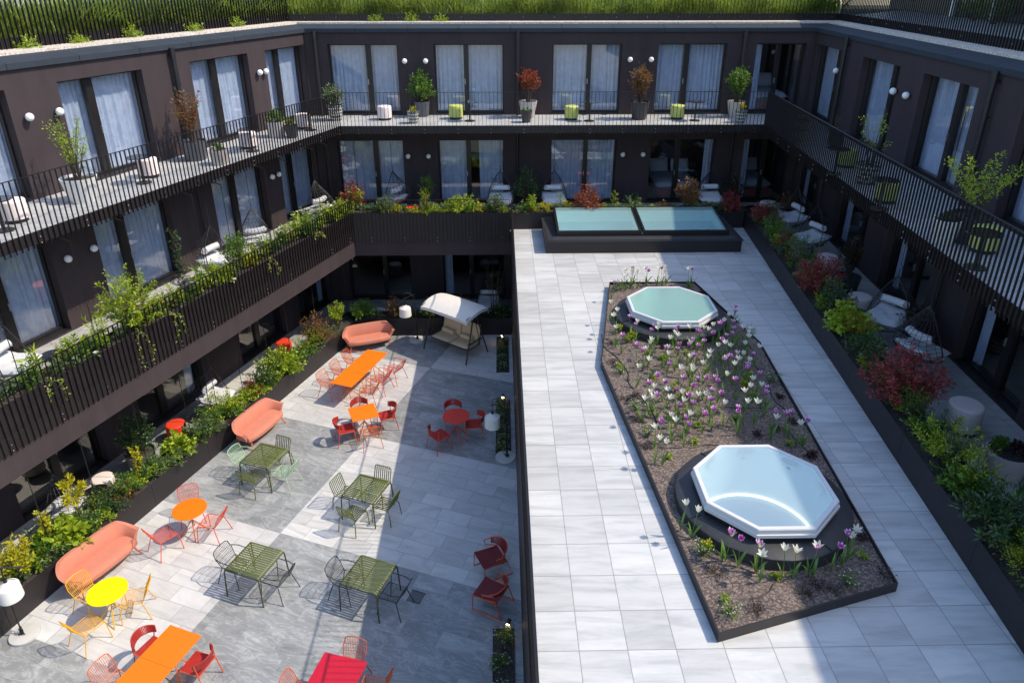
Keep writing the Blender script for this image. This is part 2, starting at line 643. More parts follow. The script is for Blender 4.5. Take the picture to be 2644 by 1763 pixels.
def curtain(Wg, u0, u1, d, z0, z1, parent, seed):
    rr = random.Random(seed)
    n = max(8, int((u1 - u0) / 0.022))
    rows = []
    ph = [rr.uniform(0, 6.28) for _ in range(3)]
    lean = rr.uniform(-0.03, 0.03)
    for k in range(7):
        z = z0 + (z1 - z0) * k / 6
        row = []
        for i in range(n + 1):
            u = u0 + (u1 - u0) * i / n
            dd = 0.024 * math.sin(u * 46 + ph[0] + 0.5 * math.sin(u * 9 + ph[2])) + 0.016 * math.sin(u * 21 + ph[1] + lean * k)
            row.append(Wg.p(u + lean * (1 - k / 6), d + dd * (1.15 - 0.5 * k / 6), z))
        rows.append(row)
    m = MB()
    m.grid(rows)
    return m.build('curtain', M['curtain'], parent, smooth=True)


def window(root, Wg, op, z0, z1, mode, seed):
    """sliding glass doors: frame part with panes, curtains and a handle"""
    u0, u1, m0, m1 = op
    a, b = 0.05, 0.075
    m = MB()
    D0, D1 = -0.30, -0.20
    ubox(m, Wg, u0, u1, D0, D1, z0, z0 + b)
    ubox(m, Wg, u0, u1, D0, D1, z1 - a, z1)
    ubox(m, Wg, u0, u0 + a, D0, D1, z0 + b, z1 - a)
    ubox(m, Wg, u1 - a, u1, D0, D1, z0 + b, z1 - a)
    ubox(m, Wg, m0, m1, D0, D1 + 0.015, z0 + b, z1 - a)
    fr = m.build('window', M['frame'], root)
    m = MB()
    ubox(m, Wg, u0 + 0.002, u1 - 0.002, D1 + 0.001, -0.02, z0 - 0.03, z0 + 0.012)
    m.build('sill', M['pipe'], fr)
    for (p0, p1) in ((u0 + a, m0), (m1, u1 - a)):
        m = MB()
        m.add([Wg.p(p0, -0.25, z0 + b), Wg.p(p1, -0.25, z0 + b), Wg.p(p1, -0.25, z1 - a), Wg.p(p0, -0.25, z1 - a)], [(0, 1, 2, 3)])
        m.build('pane', M['glass'], fr)
    m = MB()
    ubox(m, Wg, m0 + 0.02, m0 + 0.04, D1 + 0.016, D1 + 0.05, z0 + 0.95, z0 + 1.12)
    m.build('handle', M['grip'], fr)
    zc0, zc1 = z0 + 0.02, z1 - 0.02
    if mode == 'full':
        curtain(Wg, u0 - 0.25, (m0 + m1) / 2 + 0.03, -0.40, zc0, zc1, fr, seed)
        curtain(Wg, (m0 + m1) / 2 - 0.02, u1 + 0.25, -0.43, zc0, zc1, fr, seed + 1)
    elif mode == 'gap':
        curtain(Wg, u0 - 0.2, m0 + 0.05, -0.40, zc0, zc1, fr, seed)
        curtain(Wg, m1 + 0.28, u1 + 0.2, -0.40, zc0, zc1, fr, seed + 1)
    elif mode == 'open0':
        curtain(Wg, u0 + 0.02, u0 + 0.32, -0.40, zc0, zc1, fr, seed)
    elif mode == 'open1':
        curtain(Wg, u1 - 0.3, u1 - 0.02, -0.40, zc0, zc1, fr, seed)
    return fr


def building(label, Wg, L, ops, modes, seed, pipes):
    root = thing('hotel_wing', label, 'building', group='wings of the courtyard building')
    m = MB()
    edges = [0.0]
    for o in ops:
        edges += [o[0], o[1]]
    edges.append(L)
    T = -0.36
    zt = ZR - 0.04
    for i in range(0, len(edges), 2):
        ubox(m, Wg, edges[i], edges[i + 1], T, 0.0, ZG, zt)
    for o in ops:
        zs = [ZG] + [z for f in FLOORS for z in f] + [zt]
        for i in range(0, len(zs), 2):
            ubox(m, Wg, o[0], o[1], T, -0.0, zs[i], zs[i + 1])
    m.build('wall', M['plaster'], root)
    for fi, (z0, z1) in enumerate(FLOORS):
        m = MB()
        ubox(m, Wg, 0.0, L, -4.2, -0.365, z0 - 0.18, z0 - 0.02)
        m.build('room_floor', M['roomfloor'], root)
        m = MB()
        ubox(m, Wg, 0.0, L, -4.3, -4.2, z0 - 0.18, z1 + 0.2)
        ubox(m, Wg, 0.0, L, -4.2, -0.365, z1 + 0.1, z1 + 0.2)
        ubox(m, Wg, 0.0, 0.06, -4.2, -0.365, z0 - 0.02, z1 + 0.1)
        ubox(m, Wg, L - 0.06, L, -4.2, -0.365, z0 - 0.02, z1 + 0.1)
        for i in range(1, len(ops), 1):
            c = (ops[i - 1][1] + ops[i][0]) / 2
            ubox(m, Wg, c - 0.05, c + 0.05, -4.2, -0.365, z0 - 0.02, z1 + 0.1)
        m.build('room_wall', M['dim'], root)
        for k, o in enumerate(ops):
            window(root, Wg, o, z0, z1, modes[fi][k], seed + fi * 40 + k * 3)
    for u in pipes:
        m = MB()
        m.tube([Wg.p(u, 0.115, 5.80), Wg.p(u, 0.115, Z2 + 0.02)], 0.06, 12)
        m.tube([Wg.p(u, 0.115, 5.86), Wg.p(u, 0.115, 5.56)], 0.066, 12)
        m.tube([Wg.p(u, 0.0, 5.66), Wg.p(u, 0.115, 5.66)], 0.045, 8)
        for z in (4.95, 3.9):
            m.tube([Wg.p(u, 0.115, z), Wg.p(u, 0.115, z + 0.04)], 0.068, 12)
            m.tube([Wg.p(u, 0.0, z + 0.02), Wg.p(u, 0.115, z + 0.02)], 0.012, 6)
        m.build('downpipe', M['pipe'], root, smooth=True)
        m = MB()
        m.tube([Wg.p(u, 0.115, 2.92), Wg.p(u, 0.115, 0.01)], 0.04, 10)
        m.build('downpipe', M['pipe'], root, smooth=True)
    return root


lw = building('long left wing in dark brown plaster, sunlit upper wall over two planted floors', WL, UL, LO,
              [['open0', 'open1', 'open0', 'none', 'full', 'full'], ['full'] * 6, ['full'] * 6], 100, [5.89, 13.5])
bw = building('far wing facing the viewer, four bright curtained doors along its top floor', WB, 16.795, BO,
              [['none', 'open0', 'none', 'none', 'none'], ['full', 'gap', 'full', 'open1', 'open0'], ['full', 'full', 'full', 'full', 'open0']], 300, [0.348, 6.943, 14.405])
rw = building('shaded right wing in dark plaster with tall narrow doors', WR, UR, RO,
              [['none'] * 6, ['open0', 'open0', 'open0', 'open0', 'none', 'full'], ['full', 'full', 'full', 'full', 'full', 'full']], 500, [2.9, 10.6])


def strip(A, da0, da1, B, db0, db1, uend, far_first=True):
    """quad in plan between two depth lines of wing A, mitred against wing B"""
    return [meet(A, da0, B, db0), meet(A, da1, B, db1), end(A, uend, da1), end(A, uend, da0)]


def mid(Wa, d0, d1):
    """same for the far wing, mitred at both ends"""
    return [meet(WL, d0, WB, d0), meet(WB, d0, WR, d0), meet(WB, d1, WR, d1), meet(WL, d1, WB, d1)]


# upper balconies
for root, poly in ((lw, strip(WL, 0, 1.85, WB, 0, 1.85, UL)), (bw, mid(WB, 0.0, 1.85)), (rw, strip(WR, 0, 1.85, WB, 0, 1.85, UR))):
    m = MB()
    m.prism(poly, Z2 - 0.02, Z2)
    m.build('balcony_floor', M['terrace'], root)
    m = MB()
    m.prism(poly, Z2 - 0.22, Z2 - 0.024)
    m.build('balcony_slab', M['panel'], root)
# first-floor slabs (the right-hand one is the deck itself)
D1L, D1B = 2.53, 2.90
cl1 = meet(WL, D1L, WB, D1B)
for root, poly in ((lw, [meet(WL, 0, WB, 0), cl1, end(WL, UL, D1L), end(WL, UL, 0)]),
                   (bw, [meet(WL, 0, WB, 0), (DECKX - 0.01, 18.65), (DECKX - 0.01, 18.65 - D1B), cl1])):
    m = MB()
    m.prism(poly, -0.02, Z1)
    m.build('balcony_floor', M['terrace'], root)
    m = MB()
    m.prism(poly, -0.83, -0.024)
    m.build('balcony_slab', M['plaster'], root)

# coping along the roof edge, in lengths with open joints
def coping(root, A, u0, u1, s0, s1, step):
    """s0/s1: plan points (front, back) closing each end on the mitre"""
    m = MB()
    n = max(1, int(round((u1 - u0) / step)))
    for i in range(n):
        a, b_ = u0 + (u1 - u0) * i / n + (0.006 if i else 0), u0 + (u1 - u0) * (i + 1) / n - (0.006 if i < n - 1 else 0)
        F0, F1 = list(end(A, a, 0.07)), list(end(A, b_, 0.07))
        B0, B1 = list(end(A, a, -0.46)), list(end(A, b_, -0.46))
        if i == 0 and s0: F0, B0 = s0
        if i == n - 1 and s1: F1, B1 = s1
        zf, zb = ZR, ZR + 0.10
        m.hexa([(F0[0], F0[1], zf - 0.12), (F1[0], F1[1], zf - 0.12), (B1[0], B1[1], zf - 0.12), (B0[0], B0[1], zf - 0.12),
                (F0[0], F0[1], zf), (F1[0], F1[1], zf), (B1[0], B1[1], zb), (B0[0], B0[1], zb)])
    return m.build('coping', M['coping'], root)


mL = (meet(WL, 0.07, WB, 0.07), meet(WL, -0.46, WB, -0.46))
mR = (meet(WB, 0.07, WR, 0.07), meet(WB, -0.46, WR, -0.46))
coping(lw, WL, 0.0, UL, mL, None, 1.75)
coping(bw, WB, 0.0, 16.795, mL, mR, 1.75)
coping(rw, WR, 0.0, UR, mR, None, 1.75)

# upper roof: gravel margin, kerb, planting ground
KD = -1.12
for root, d0, d1, z, mat, nm in ((None, -0.46, KD, ZR + 0.155, M['gravel'], 'roof_gravel'),):
    m = MB()
    for poly in (strip(WL, d1, d0, WB, d1, d0, UL), mid(WB, d1, d0), strip(WR, d1, d0, WB, d1, d0, UR)):
        m.prism(poly, z - 0.15, z)
    tag(m.build(nm, mat), kind='structure')
m = MB()
for poly in (strip(WL, -9.0, KD - 0.08, WB, -9.0, KD - 0.08, UL), mid(WB, -9.0, KD - 0.08)):
    m.prism(poly, ZR - 0.2, ZR + 0.30)
tag(m.build('roof_meadow_soil', paint('meadow_soil', (0.07, 0.075, 0.03), 0.95, 0.3, 2.0)), kind='structure')
m = MB()
m.prism(strip(WR, -14.0, KD - 0.08, WB, -14.0, KD - 0.08, UR), ZR - 0.2, ZR + 0.29)
tag(m.build('roof_terrace', M['terrace']), kind='structure')


def kerb(label, poly):
    m = MB()
    m.prism(poly, ZR + 0.05, ZR + 0.37)
    return tag(m.build('roof_kerb', M['panel']), label, 'kerb')


kerb('black metal kerb along the sunlit left roof edge, meadow grass behind', strip(WL, KD - 0.08, KD, WB, KD - 0.08, KD, UL))
kerb('black metal kerb on the far roof edge below the tall grass', mid(WB, KD - 0.08, KD))
kerb('black metal kerb on the right roof edge in front of the pale terrace', strip(WR, KD - 0.08, KD, WB, KD - 0.08, KD, UR))


# ------------------------------------------------------------------ railings
def railing(label, p0, p1, ztop, zbot, pitch, panel=None, step=None, depth=0.034, bolts=True):
    """flat bars standing across the line p0-p1 under a thin rail; panel = (z0, z1) sheet behind the bars"""
    a, b_ = Vector((p0[0], p0[1], 0)), Vector((p1[0], p1[1], 0))
    d = (b_ - a)
    L = d.length
    d.normalize()
    nrm = Vector((-d.y, d.x, 0))
    root = thing('railing', label, 'railing', (a.x, a.y, 0))
    rel = lambda s, t, z: tuple(d * s + nrm * t + Vector((0, 0, z)))

    def bx(m, s0, s1, t0, t1, z0, z1):
        m.hexa([rel(s0, t0, z0), rel(s1, t0, z0), rel(s1, t1, z0), rel(s0, t1, z0), rel(s0, t0, z1), rel(s1, t0, z1), rel(s1, t1, z1), rel(s0, t1, z1)])
    m = MB()
    bx(m, 0, L, -depth / 2, depth / 2, ztop - 0.012, ztop)
    m.build('top_rail', M['black'], root)
    m = MB()
    n = int(L / pitch)
    for i in range(n + 1):
        s = L * i / n
        w = 0.005
        s = min(max(s, w), L - w)
        bx(m, s - w, s + w, -depth / 2, depth / 2, zbot, ztop - 0.012)
    m.build('bars', M['black'], root)
    if panel:
        m = MB()
        bx(m, 0, L, depth / 2 + 0.004, depth / 2 + 0.02, panel[0], panel[1])
        if step:
            bx(m, 0, L, depth / 2 - 0.004, depth / 2 + 0.003, panel[0], step)
        m.build('fascia', M['panel'], root)
    m = MB()
    k = 0
    while bolts and 0.5 + k * 1.05 < L:
        s = 0.5 + k * 1.05
        for z in (zbot + 0.07, zbot + 0.19):
            m.sphere(rel(s + pitch * 0.5, -depth / 2 * 0.2, z), 0.013, 6, 4)
        k += 1
    if bolts:
        tag(m.build('bolts', M['grip'], root), kind='stuff')
    return root


def off(A, d):
    return d


eL = meet(WL, 1.88, WB, 1.88)
eR = meet(WB, 1.88, WR, 1.88)
# bars stand outside the slab edge; nrm of p0->p1 must point back to the building
railing('dark bar railing of the sunlit left upper balcony', end(WL, UL, 1.88), eL, Z2 + 1.04, Z2 - 0.3, 0.118, (Z2 - 0.24, Z2 + 0.0))
railing('dark bar railing across the far upper balcony', eL, eR, Z2 + 1.04, Z2 - 0.3, 0.118, (Z2 - 0.24, Z2 + 0.0))
railing('dark bar railing of the shaded right upper balcony', eR, end(WR, UR, 1.88), Z2 + 1.04, Z2 - 0.3, 0.118, (Z2 - 0.24, Z2 + 0.0), depth=0.036)
fL = meet(WL, D1L + 0.03, WB, D1B + 0.03)
railing('dark bar railing of the left middle floor with plants spilling through', end(WL, UL, D1L + 0.03), fL, 1.05, -0.33, 0.118, (-0.30, 0.60), 0.03)
railing('short bar railing on the far middle floor above the swing', fL, (DECKX - 0.06, 18.65 - D1B - 0.03), 1.05, -0.4, 0.118, (-0.30, 0.60), 0.03)
railing('bar railing along the edge of the paved deck over the courtyard', (DECKX, rc[1] + 0.5), (DECKX, 15.68), 1.05, -0.42, 0.118)
tl, tr = meet(WL, KD + 0.05, WB, KD + 0.05), meet(WB, KD + 0.05, WR, KD + 0.05)
railing('tall bar fence on the left roof edge before the meadow', end(WL, UL, KD + 0.05), tl, ZR + 1.55, ZR + 0.08, 0.118, depth=0.055)
railing('tall bar fence on the far roof edge before the meadow', tl, tr, ZR + 1.55, ZR + 0.08, 0.118)
railing('tall bar fence on the right roof edge before the pale terrace', tr, end(WR, UR, KD + 0.05), ZR + 1.55, ZR + 0.08, 0.118)

# ------------------------------------------------------------------ planters
def planter(label, outer_, inner_, z0, z1, soil, group=None, mat=None, wall=0.02, seams=1.8):
    """outer_/inner_: plan points (start, end) of the front and back faces"""
    root = thing('planter', label, 'planter', (outer_[0][0], outer_[0][1], 0), group=group)
    o = Vector((outer_[0][0], outer_[0][1], 0))
    R_ = lambda p, z: (p[0] - o.x, p[1] - o.y, z)
    a, b_ = Vector(outer_[0] + (0,)), Vector(outer_[1] + (0,))
    c, d = Vector(inner_[0] + (0,)), Vector(inner_[1] + (0,))
    w = wall
    na, nb = (c - a).normalized() * w, (d - b_).normalized() * w
    m = MB()

    def wallseg(p, q, p2, q2):
        m.hexa([R_(p, z0), R_(q, z0), R_(q2, z0), R_(p2, z0), R_(p, z1), R_(q, z1), R_(q2, z1), R_(p2, z1)])
    L = (b_ - a).length
    n = max(1, int(L / seams))
    g_ = 0.003 / L
    for i in range(n):
        t0, t1 = i / n + (g_ if i else 0), (i + 1) / n - (g_ if i < n - 1 else 0)
        wallseg(a.lerp(b_, t0), a.lerp(b_, t1), (a + na).lerp(b_ + nb, t0), (a + na).lerp(b_ + nb, t1))
    wallseg(c, d, c - na, d - nb)
    e0, e1 = (b_ - a).normalized() * w, (d - c).normalized() * w
    wallseg(a + na, a + na + e0, c - na, c - na + e1)
    wallseg(b_ + nb, b_ + nb - e0, d - nb, d - nb - e1)
    m.build('trough', mat or M['panel'], root)
    m = MB()
    m.hexa([R_(a + na, z0 + 0.01), R_(b_ + nb, z0 + 0.01), R_(d - nb, z0 + 0.01), R_(c - na, z0 + 0.01),
            R_(a + na, soil), R_(b_ + nb, soil), R_(d - nb, soil), R_(c - na, soil)])
    m.build('soil', M['soil'], root)
    return root


pm = meet(WL, D1L, WB, D1B)
pi_ = meet(WL, D1L - 0.55, WB, D1B - 0.55)
planter('dark trough behind the left middle railing, full of spring plants', (pm, end(WL, UL, D1L - 0.02)), (pi_, end(WL, UL, D1L - 0.57)), 0.0, 0.6, 0.52)
planter('dark trough on the far middle floor, behind the short railing', ((pm[0] + 0.02, 18.65 - D1B + 0.02), (DECKX - 0.02, 18.65 - D1B + 0.02)), ((pi_[0] + 0.02, 18.65 - D1B + 0.57), (DECKX - 0.02, 18.65 - D1B + 0.57)), 0.0, 0.6, 0.52)
planter('dark trough at the far end of the deck behind the flat roof light', ((DECKX + 0.02, 15.86), (7.56, 15.86)), ((DECKX + 0.02, 16.4), (8.05, 16.4)), 0.004, 0.56, 0.48)
DRX = lambda y: 6.07 + 0.0955 * (y + 0.09)
planter('long dark trough along the right side of the deck', ((DRX(15.84), 15.84), (DRX(-6), -6)), ((DRX(15.84) + 0.66, 15.84), (DRX(-6) + 0.66, -6)), 0.004, 0.56, 0.48, seams=2.4)
GPL = 2.36
gp = meet(WL, GPL, WB, 2.95)
gpi = meet(WL, GPL - 0.62, WB, 2.95 - 0.62)
planter('long dark trough at the foot of the left wing, behind the sofas', (gp, end(WL, UL, GPL)), (gpi, end(WL, UL, GPL - 0.62)), ZG + 0.002, ZG + 0.62, ZG + 0.53)
planter('dark trough under the far overhang, behind the swing seat', ((gp[0] + 0.02, 15.7), (DECKX - 0.02, 15.7)), ((gpi[0] + 0.02, 16.32), (DECKX - 0.02, 16.32)), ZG + 0.002, ZG + 0.64, ZG + 0.55)
# ------------------------------------------------------------------ roof lights
M['alu'] = paint('white_aluminium', (0.62, 0.62, 0.635), 0.35, 0.04, 6.0)
M['collar'] = paint('roofing_membrane', (0.032, 0.033, 0.038), 0.5, 0.2, 2.5, bump=0.15)
M['skyglass'] = glassmat('rooflight_glass', (0.90, 0.98, 0.98), 1.3, 0.0, 0.06, 0.34, (0.50, 0.66, 0.75))
M['skyglass_far'] = glassmat('rooflight_glass_green', (0.86, 0.97, 0.94), 1.3, 0.0, 0.06, 0.42, (0.40, 0.58, 0.55))
M['skyglass_flat'] = glassmat('rooflight_glass_flat', (0.88, 0.97, 0.97), 1.3, 0.0, 0.05, 0.36, (0.40, 0.60, 0.60))
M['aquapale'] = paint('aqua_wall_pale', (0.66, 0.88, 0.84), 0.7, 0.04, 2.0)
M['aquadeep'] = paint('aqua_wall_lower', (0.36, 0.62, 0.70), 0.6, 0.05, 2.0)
M['aqua'] = paint('aqua_wall', (0.50, 0.80, 0.76), 0.7, 0.04, 2.0)
t_ = NT('speckled_lens')
s_ = t_.noise(t_.obj(), 55, 3, 0.7)
t_.base(t_.ramp(s_, [(0.35, (0.17, 0.25, 0.38)), (0.55, (0.27, 0.36, 0.50)), (0.75, (0.55, 0.62, 0.70))]), 0.6)
M['lens'] = t_.m
M['led'] = emit('led_ring', (1.0, 0.90, 0.72), 1.3)


def octagon(c, label, shaftcol, glass):
    root = thing('roof_light', label, 'roof light', (c[0], c[1], 0.004), group='octagonal roof lights')
    root.scale = (0.95, 0.95, 1.0)
    m = MB()
    n = 56
    R0, R1 = 0.985, 1.36
    prof = [(R0, 0.30), (R1 - 0.02, 0.285), (R1, 0.27), (R1, 0.02), (R1 - 0.03, 0.02), (R1 - 0.03, 0.24), (R0, 0.26)]
    k = 0
    rr = random.Random(3)
    for i in range(n):
        a = 2 * math.pi * i / n
        w = 1 + rr.uniform(-0.006, 0.006)
        m.v += [(r * (w if r > 1.2 else 1) * math.cos(a), r * (w if r > 1.2 else 1) * math.sin(a), z) for r, z in prof]
    q = len(prof)
    for i in range(n):
        for j in range(q):
            a_, b_ = i * q, ((i + 1) % n) * q
            m.f.append((a_ + j, b_ + j, b_ + (j + 1) % q, a_ + (j + 1) % q))
    col = m.build('collar', M['collar'], root, smooth=True)
    m = MB()
    for a in (0.6, 2.1, 3.5, 5.2):
        m.hexa([(r * math.cos(a + s), r * math.sin(a + s), z) for z in (0.289, 0.302) for r, s in ((R0 + 0.17, -0.006), (R1 - 0.01, -0.006), (R1 - 0.01, 0.006), (R0 + 0.17, 0.006))])
    m.build('weld_seam', M['black'], col)
    # white frame
    a0 = math.pi / 8
    m = MB()
    prof = [(1.125, 0.385), (1.14, 0.40), (1.14, 0.45), (1.12, 0.455), (1.12, 0.525), (1.11, 0.54), (1.045, 0.54), (1.04, 0.53), (1.04, 0.385)]
    q = len(prof)
    for i in range(8):
        a = a0 + i * math.pi / 4
        m.v += [(r * math.cos(a), r * math.sin(a), z) for r, z in prof]
    for i in range(8):
        for j in range(q):
            m.f.append((i * q + j, ((i + 1) % 8) * q + j, ((i + 1) % 8) * q + (j + 1) % q, i * q + (j + 1) % q))
    m.build('frame', M['alu'], root)
    m = MB()
    m.v += [(r * math.cos(a0 + i * math.pi / 4), r * math.sin(a0 + i * math.pi / 4), z) for i in range(8) for r, z in ((1.10, 0.295), (1.10, 0.39), (1.05, 0.39), (1.05, 0.295))]
    for i in range(8):
        for j in range(4):
            m.f.append((i * 4 + j, ((i + 1) % 8) * 4 + j, ((i + 1) % 8) * 4 + (j + 1) % 4, i * 4 + (j + 1) % 4))
    m.build('kerb', M['black'], root)
    m = MB()
    m.add([(1.042 * math.cos(a0 + i * math.pi / 4), 1.042 * math.sin(a0 + i * math.pi / 4), 0.533) for i in range(8)], [tuple(range(8))])
    m.build('pane', glass, root)
    m = MB()
    ring = lambda a: 1.042 * math.cos(math.pi / 8) / math.cos((a - a0) % (math.pi / 4) - math.pi / 8)
    P_ = []
    for i in range(65):
        a = 2 * math.pi * i / 64
        r0 = ring(a)
        P_.append([(r * math.cos(a), r * math.sin(a), z) for r, z in ((r0 - 0.004, 0.527), (r0 * 0.5 + 0.486, 0.42), (0.972, 0.28), (0.972, -0.555))])
    m.grid(P_)
    m.build('shaft', shaftcol, root, smooth=True)
    m = MB()
    m.lathe([(0.0005, -0.55), (0.97, -0.55)], 48, cap=False)
    m.build('diffuser', M['lens'], root)
    m = MB()
    m.tube([(0.95 * math.cos(2 * math.pi * i / 48), 0.95 * math.sin(2 * math.pi * i / 48), -0.43) for i in range(48)], 0.012, 6, closed=True)
    m.build('light_ring', M['led'], root)
    return root


octagon(OCT[1], 'near octagonal roof light with white frame and pale blue glass', M['shaft'], M['skyglass'])
octagon(OCT[0], 'far octagonal roof light with white frame and greenish glass', M['aqua'], M['skyglass_far'])

# flat rectangular roof light
x0, x1, y0, y1 = 1.04, 6.84, 13.68, 15.82
root = thing('roof_light', 'long black rectangular roof light with two aqua panes', 'roof light', ((x0 + x1) / 2, (y0 + y1) / 2, 0.004))
cx, cy = (x0 + x1) / 2, (y0 + y1) / 2
hx, hy = (x1 - x0) / 2, (y1 - y0) / 2
m = MB()
for (a, b_, c, d) in ((-hx, -hy, hx, -hy + 0.04), (-hx, hy - 0.04, hx, hy), (-hx, -hy + 0.04, -hx + 0.04, hy - 0.04), (hx - 0.04, -hy + 0.04, hx, hy - 0.04)):
    m.box((a, b_, 0), (c, d, 0.40))
m.build('curb', M['panel'], root)
m = MB()
o_ = [(-hx - 0.03, -hy - 0.03, 0.385), (hx + 0.03, -hy - 0.03, 0.385), (hx + 0.03, hy, 0.40), (-hx - 0.03, hy, 0.40)]
i_ = [(-hx + 0.33, -hy + 0.27, 0.43), (hx - 0.33, -hy + 0.27, 0.43), (hx - 0.33, hy - 0.07, 0.47), (-hx + 0.33, hy - 0.07, 0.47)]
lo = [(p[0], p[1], p[2] - 0.03) for p in o_]
for i in range(4):
    j = (i + 1) % 4
    m.add([lo[i], lo[j], o_[j], o_[i]], [(0, 1, 2, 3)])
    m.add([o_[i], o_[j], i_[j], i_[i]], [(0, 1, 2, 3)])
m.build('flashing', M['collar'], root)
gx0, gx1, gy0, gy1 = -hx + 0.33, hx - 0.33, -hy + 0.27, hy - 0.07
zf = lambda y: 0.58 + (y - gy0) / (gy1 - gy0) * 0.20
for (a, b_) in ((gx0, -0.045), (0.0, gx1)):
    m = MB()
    for (p, q_, r, s) in ((a, gy0, b_, gy0 + 0.07), (a, gy1 - 0.07, b_, gy1), (a, gy0 + 0.07, a + 0.07, gy1 - 0.07), (b_ - 0.07, gy0 + 0.07, b_, gy1 - 0.07)):
        m.hexa([(p, q_, zf(q_) - 0.10), (r, q_, zf(q_) - 0.10), (r, s, zf(s) - 0.10), (p, s, zf(s) - 0.10), (p, q_, zf(q_)), (r, q_, zf(q_)), (r, s, zf(s)), (p, s, zf(s))])
    fr = m.build('frame', M['black'], root)
    m = MB()
    m.add([(a + 0.06, gy0 + 0.06, zf(gy0) - 0.008), (b_ - 0.06, gy0 + 0.06, zf(gy0) - 0.008), (b_ - 0.06, gy1 - 0.06, zf(gy1) - 0.008), (a + 0.06, gy1 - 0.06, zf(gy1) - 0.008)], [(0, 1, 2, 3)])
    m.build('pane', M['skyglass_flat'], fr)
m = MB()                                    # black skirt below the panes
for (p, q_, r, s) in ((gx0, gy0, gx1, gy0 + 0.02), (gx0, gy1 - 0.02, gx1, gy1), (gx0, gy0 + 0.02, gx0 + 0.02, gy1 - 0.02), (gx1 - 0.02, gy0 + 0.02, gx1, gy1 - 0.02)):
    m.hexa([(p, q_, 0.40), (r, q_, 0.40), (r, s, 0.40), (p, s, 0.40), (p, q_, zf(q_) - 0.102), (r, q_, zf(q_) - 0.102), (r, s, zf(s) - 0.102), (p, s, zf(s) - 0.102)])
m.build('skirt', M['black'], root)
ZS = -0.22
mu, ml = MB(), MB()
for (a, b_) in ((gx0 + 0.05, -0.055), (0.01, gx1 - 0.05)):
    for (p, q_, r, s) in ((a, gy1 - 0.06, b_, gy1 - 0.03), (a, gy0 + 0.03, b_, gy0 + 0.06), (a - 0.025, gy0 + 0.03, a, gy1 - 0.03), (b_, gy0 + 0.03, b_ + 0.025, gy1 - 0.03)):
        zt = lambda y: zf(y) - 0.105
        mu.hexa([(p, q_, 0.30), (r, q_, 0.30), (r, s, 0.30), (p, s, 0.30), (p, q_, zt(q_)), (r, q_, zt(q_)), (r, s, zt(s)), (p, s, zt(s))])
        ml.box((p, q_, ZS), (r, s, 0.298))
    ml.box((a, gy0 + 0.06, ZS - 0.03), (b_, gy1 - 0.06, ZS + 0.001))
mu.build('shaft', M['aquapale'], root)
ml.build('shaft', M['aquadeep'], root)

# ------------------------------------------------------------------ tulip bed
BEDP = [(2.37, 0.15), (5.0, 0.91), (5.43, 7.75), (4.82, 11.14), (2.56, 11.16), (1.79, 6.97)]
root = thing('flower_bed', 'long dark gravel bed with metal edge around the two octagonal roof lights', 'flower bed', (3.6, 5.5, 0.004))


def inset(poly, d):
    n = len(poly)
    out = []
    for i in range(n):
        p0, p1, p2 = [Vector(poly[(i + k - 1) % n]) for k in range(3)]
        e1, e2 = (p1 - p0).normalized(), (p2 - p1).normalized()
        n1, n2 = Vector((-e1.y, e1.x)), Vector((-e2.y, e2.x))
        b_ = (n1 + n2).normalized()
        out.append(p1 + b_ * (d / b_.dot(n1)))
    return [tuple(v) for v in out]


inn = inset(BEDP, 0.022)
m = MB()
for i in range(6):
    j = (i + 1) % 6
    m.hexa([(BEDP[i][0] - 3.6, BEDP[i][1] - 5.5, 0), (BEDP[j][0] - 3.6, BEDP[j][1] - 5.5, 0), (inn[j][0] - 3.6, inn[j][1] - 5.5, 0), (inn[i][0] - 3.6, inn[i][1] - 5.5, 0),
            (BEDP[i][0] - 3.6, BEDP[i][1] - 5.5, 0.15), (BEDP[j][0] - 3.6, BEDP[j][1] - 5.5, 0.15), (inn[j][0] - 3.6, inn[j][1] - 5.5, 0.15), (inn[i][0] - 3.6, inn[i][1] - 5.5, 0.15)])
m.build('edging', M['panel'], root)
SOILZ = 0.095


def soil_z(x, y):
    s = math.sin
    return SOILZ + 0.012 * s(x * 2.3 + y) + 0.012 * s(y * 1.7 - x * 1.1) + 0.006 * s(x * 7 + y * 5)


bm = fill_with_holes([(p[0] - 3.6, p[1] - 5.5) for p in inn], [[(p[0] - 3.6, p[1] - 5.5) for p in ngon(c, 1.18, 40)] for c in OCT], 0.0)
for _ in range(5):
    le = [e for e in bm.edges if e.calc_length() > 0.22]
    if not le: break
    bmesh.ops.subdivide_edges(bm, edges=le, cuts=1, use_grid_fill=False)
    bmesh.ops.triangulate(bm, faces=[f for f in bm.faces if len(f.verts) > 3])
for v in bm.verts:
    v.co.z = soil_z(v.co.x + 3.6, v.co.y + 5.5)
for f in bm.faces:
    f.smooth = True
bm_obj(bm, 'gravel', M['bed'], root)

M['tleaf'] = leafmat('tulip_leaf', [(0.09, 0.19, 0.04), (0.17, 0.30, 0.06), (0.12, 0.24, 0.07)], 0.4, 0.25)
M['twhite'] = leafmat('tulip_white', [(0.82, 0.80, 0.72), (0.86, 0.85, 0.80)], 0.5, 0.35)
t_ = NT('tulip_purple')
z_ = t_.n('SeparateXYZ')
t_.set(z_.inputs[0], t_.obj())
lf = t_.noise(t_.obj(), 60, 2)
f_z = t_.math('ADD', t_.math('MULTIPLY', z_.outputs[2], 14.0), t_.math('MULTIPLY', lf, 0.35))
t_.base(t_.ramp(f_z, [(0.45, (0.42, 0.04, 0.33)), (0.72, (0.55, 0.13, 0.46)), (0.98, (0.85, 0.72, 0.80))]), 0.5)
M['tpurple'] = t_.m


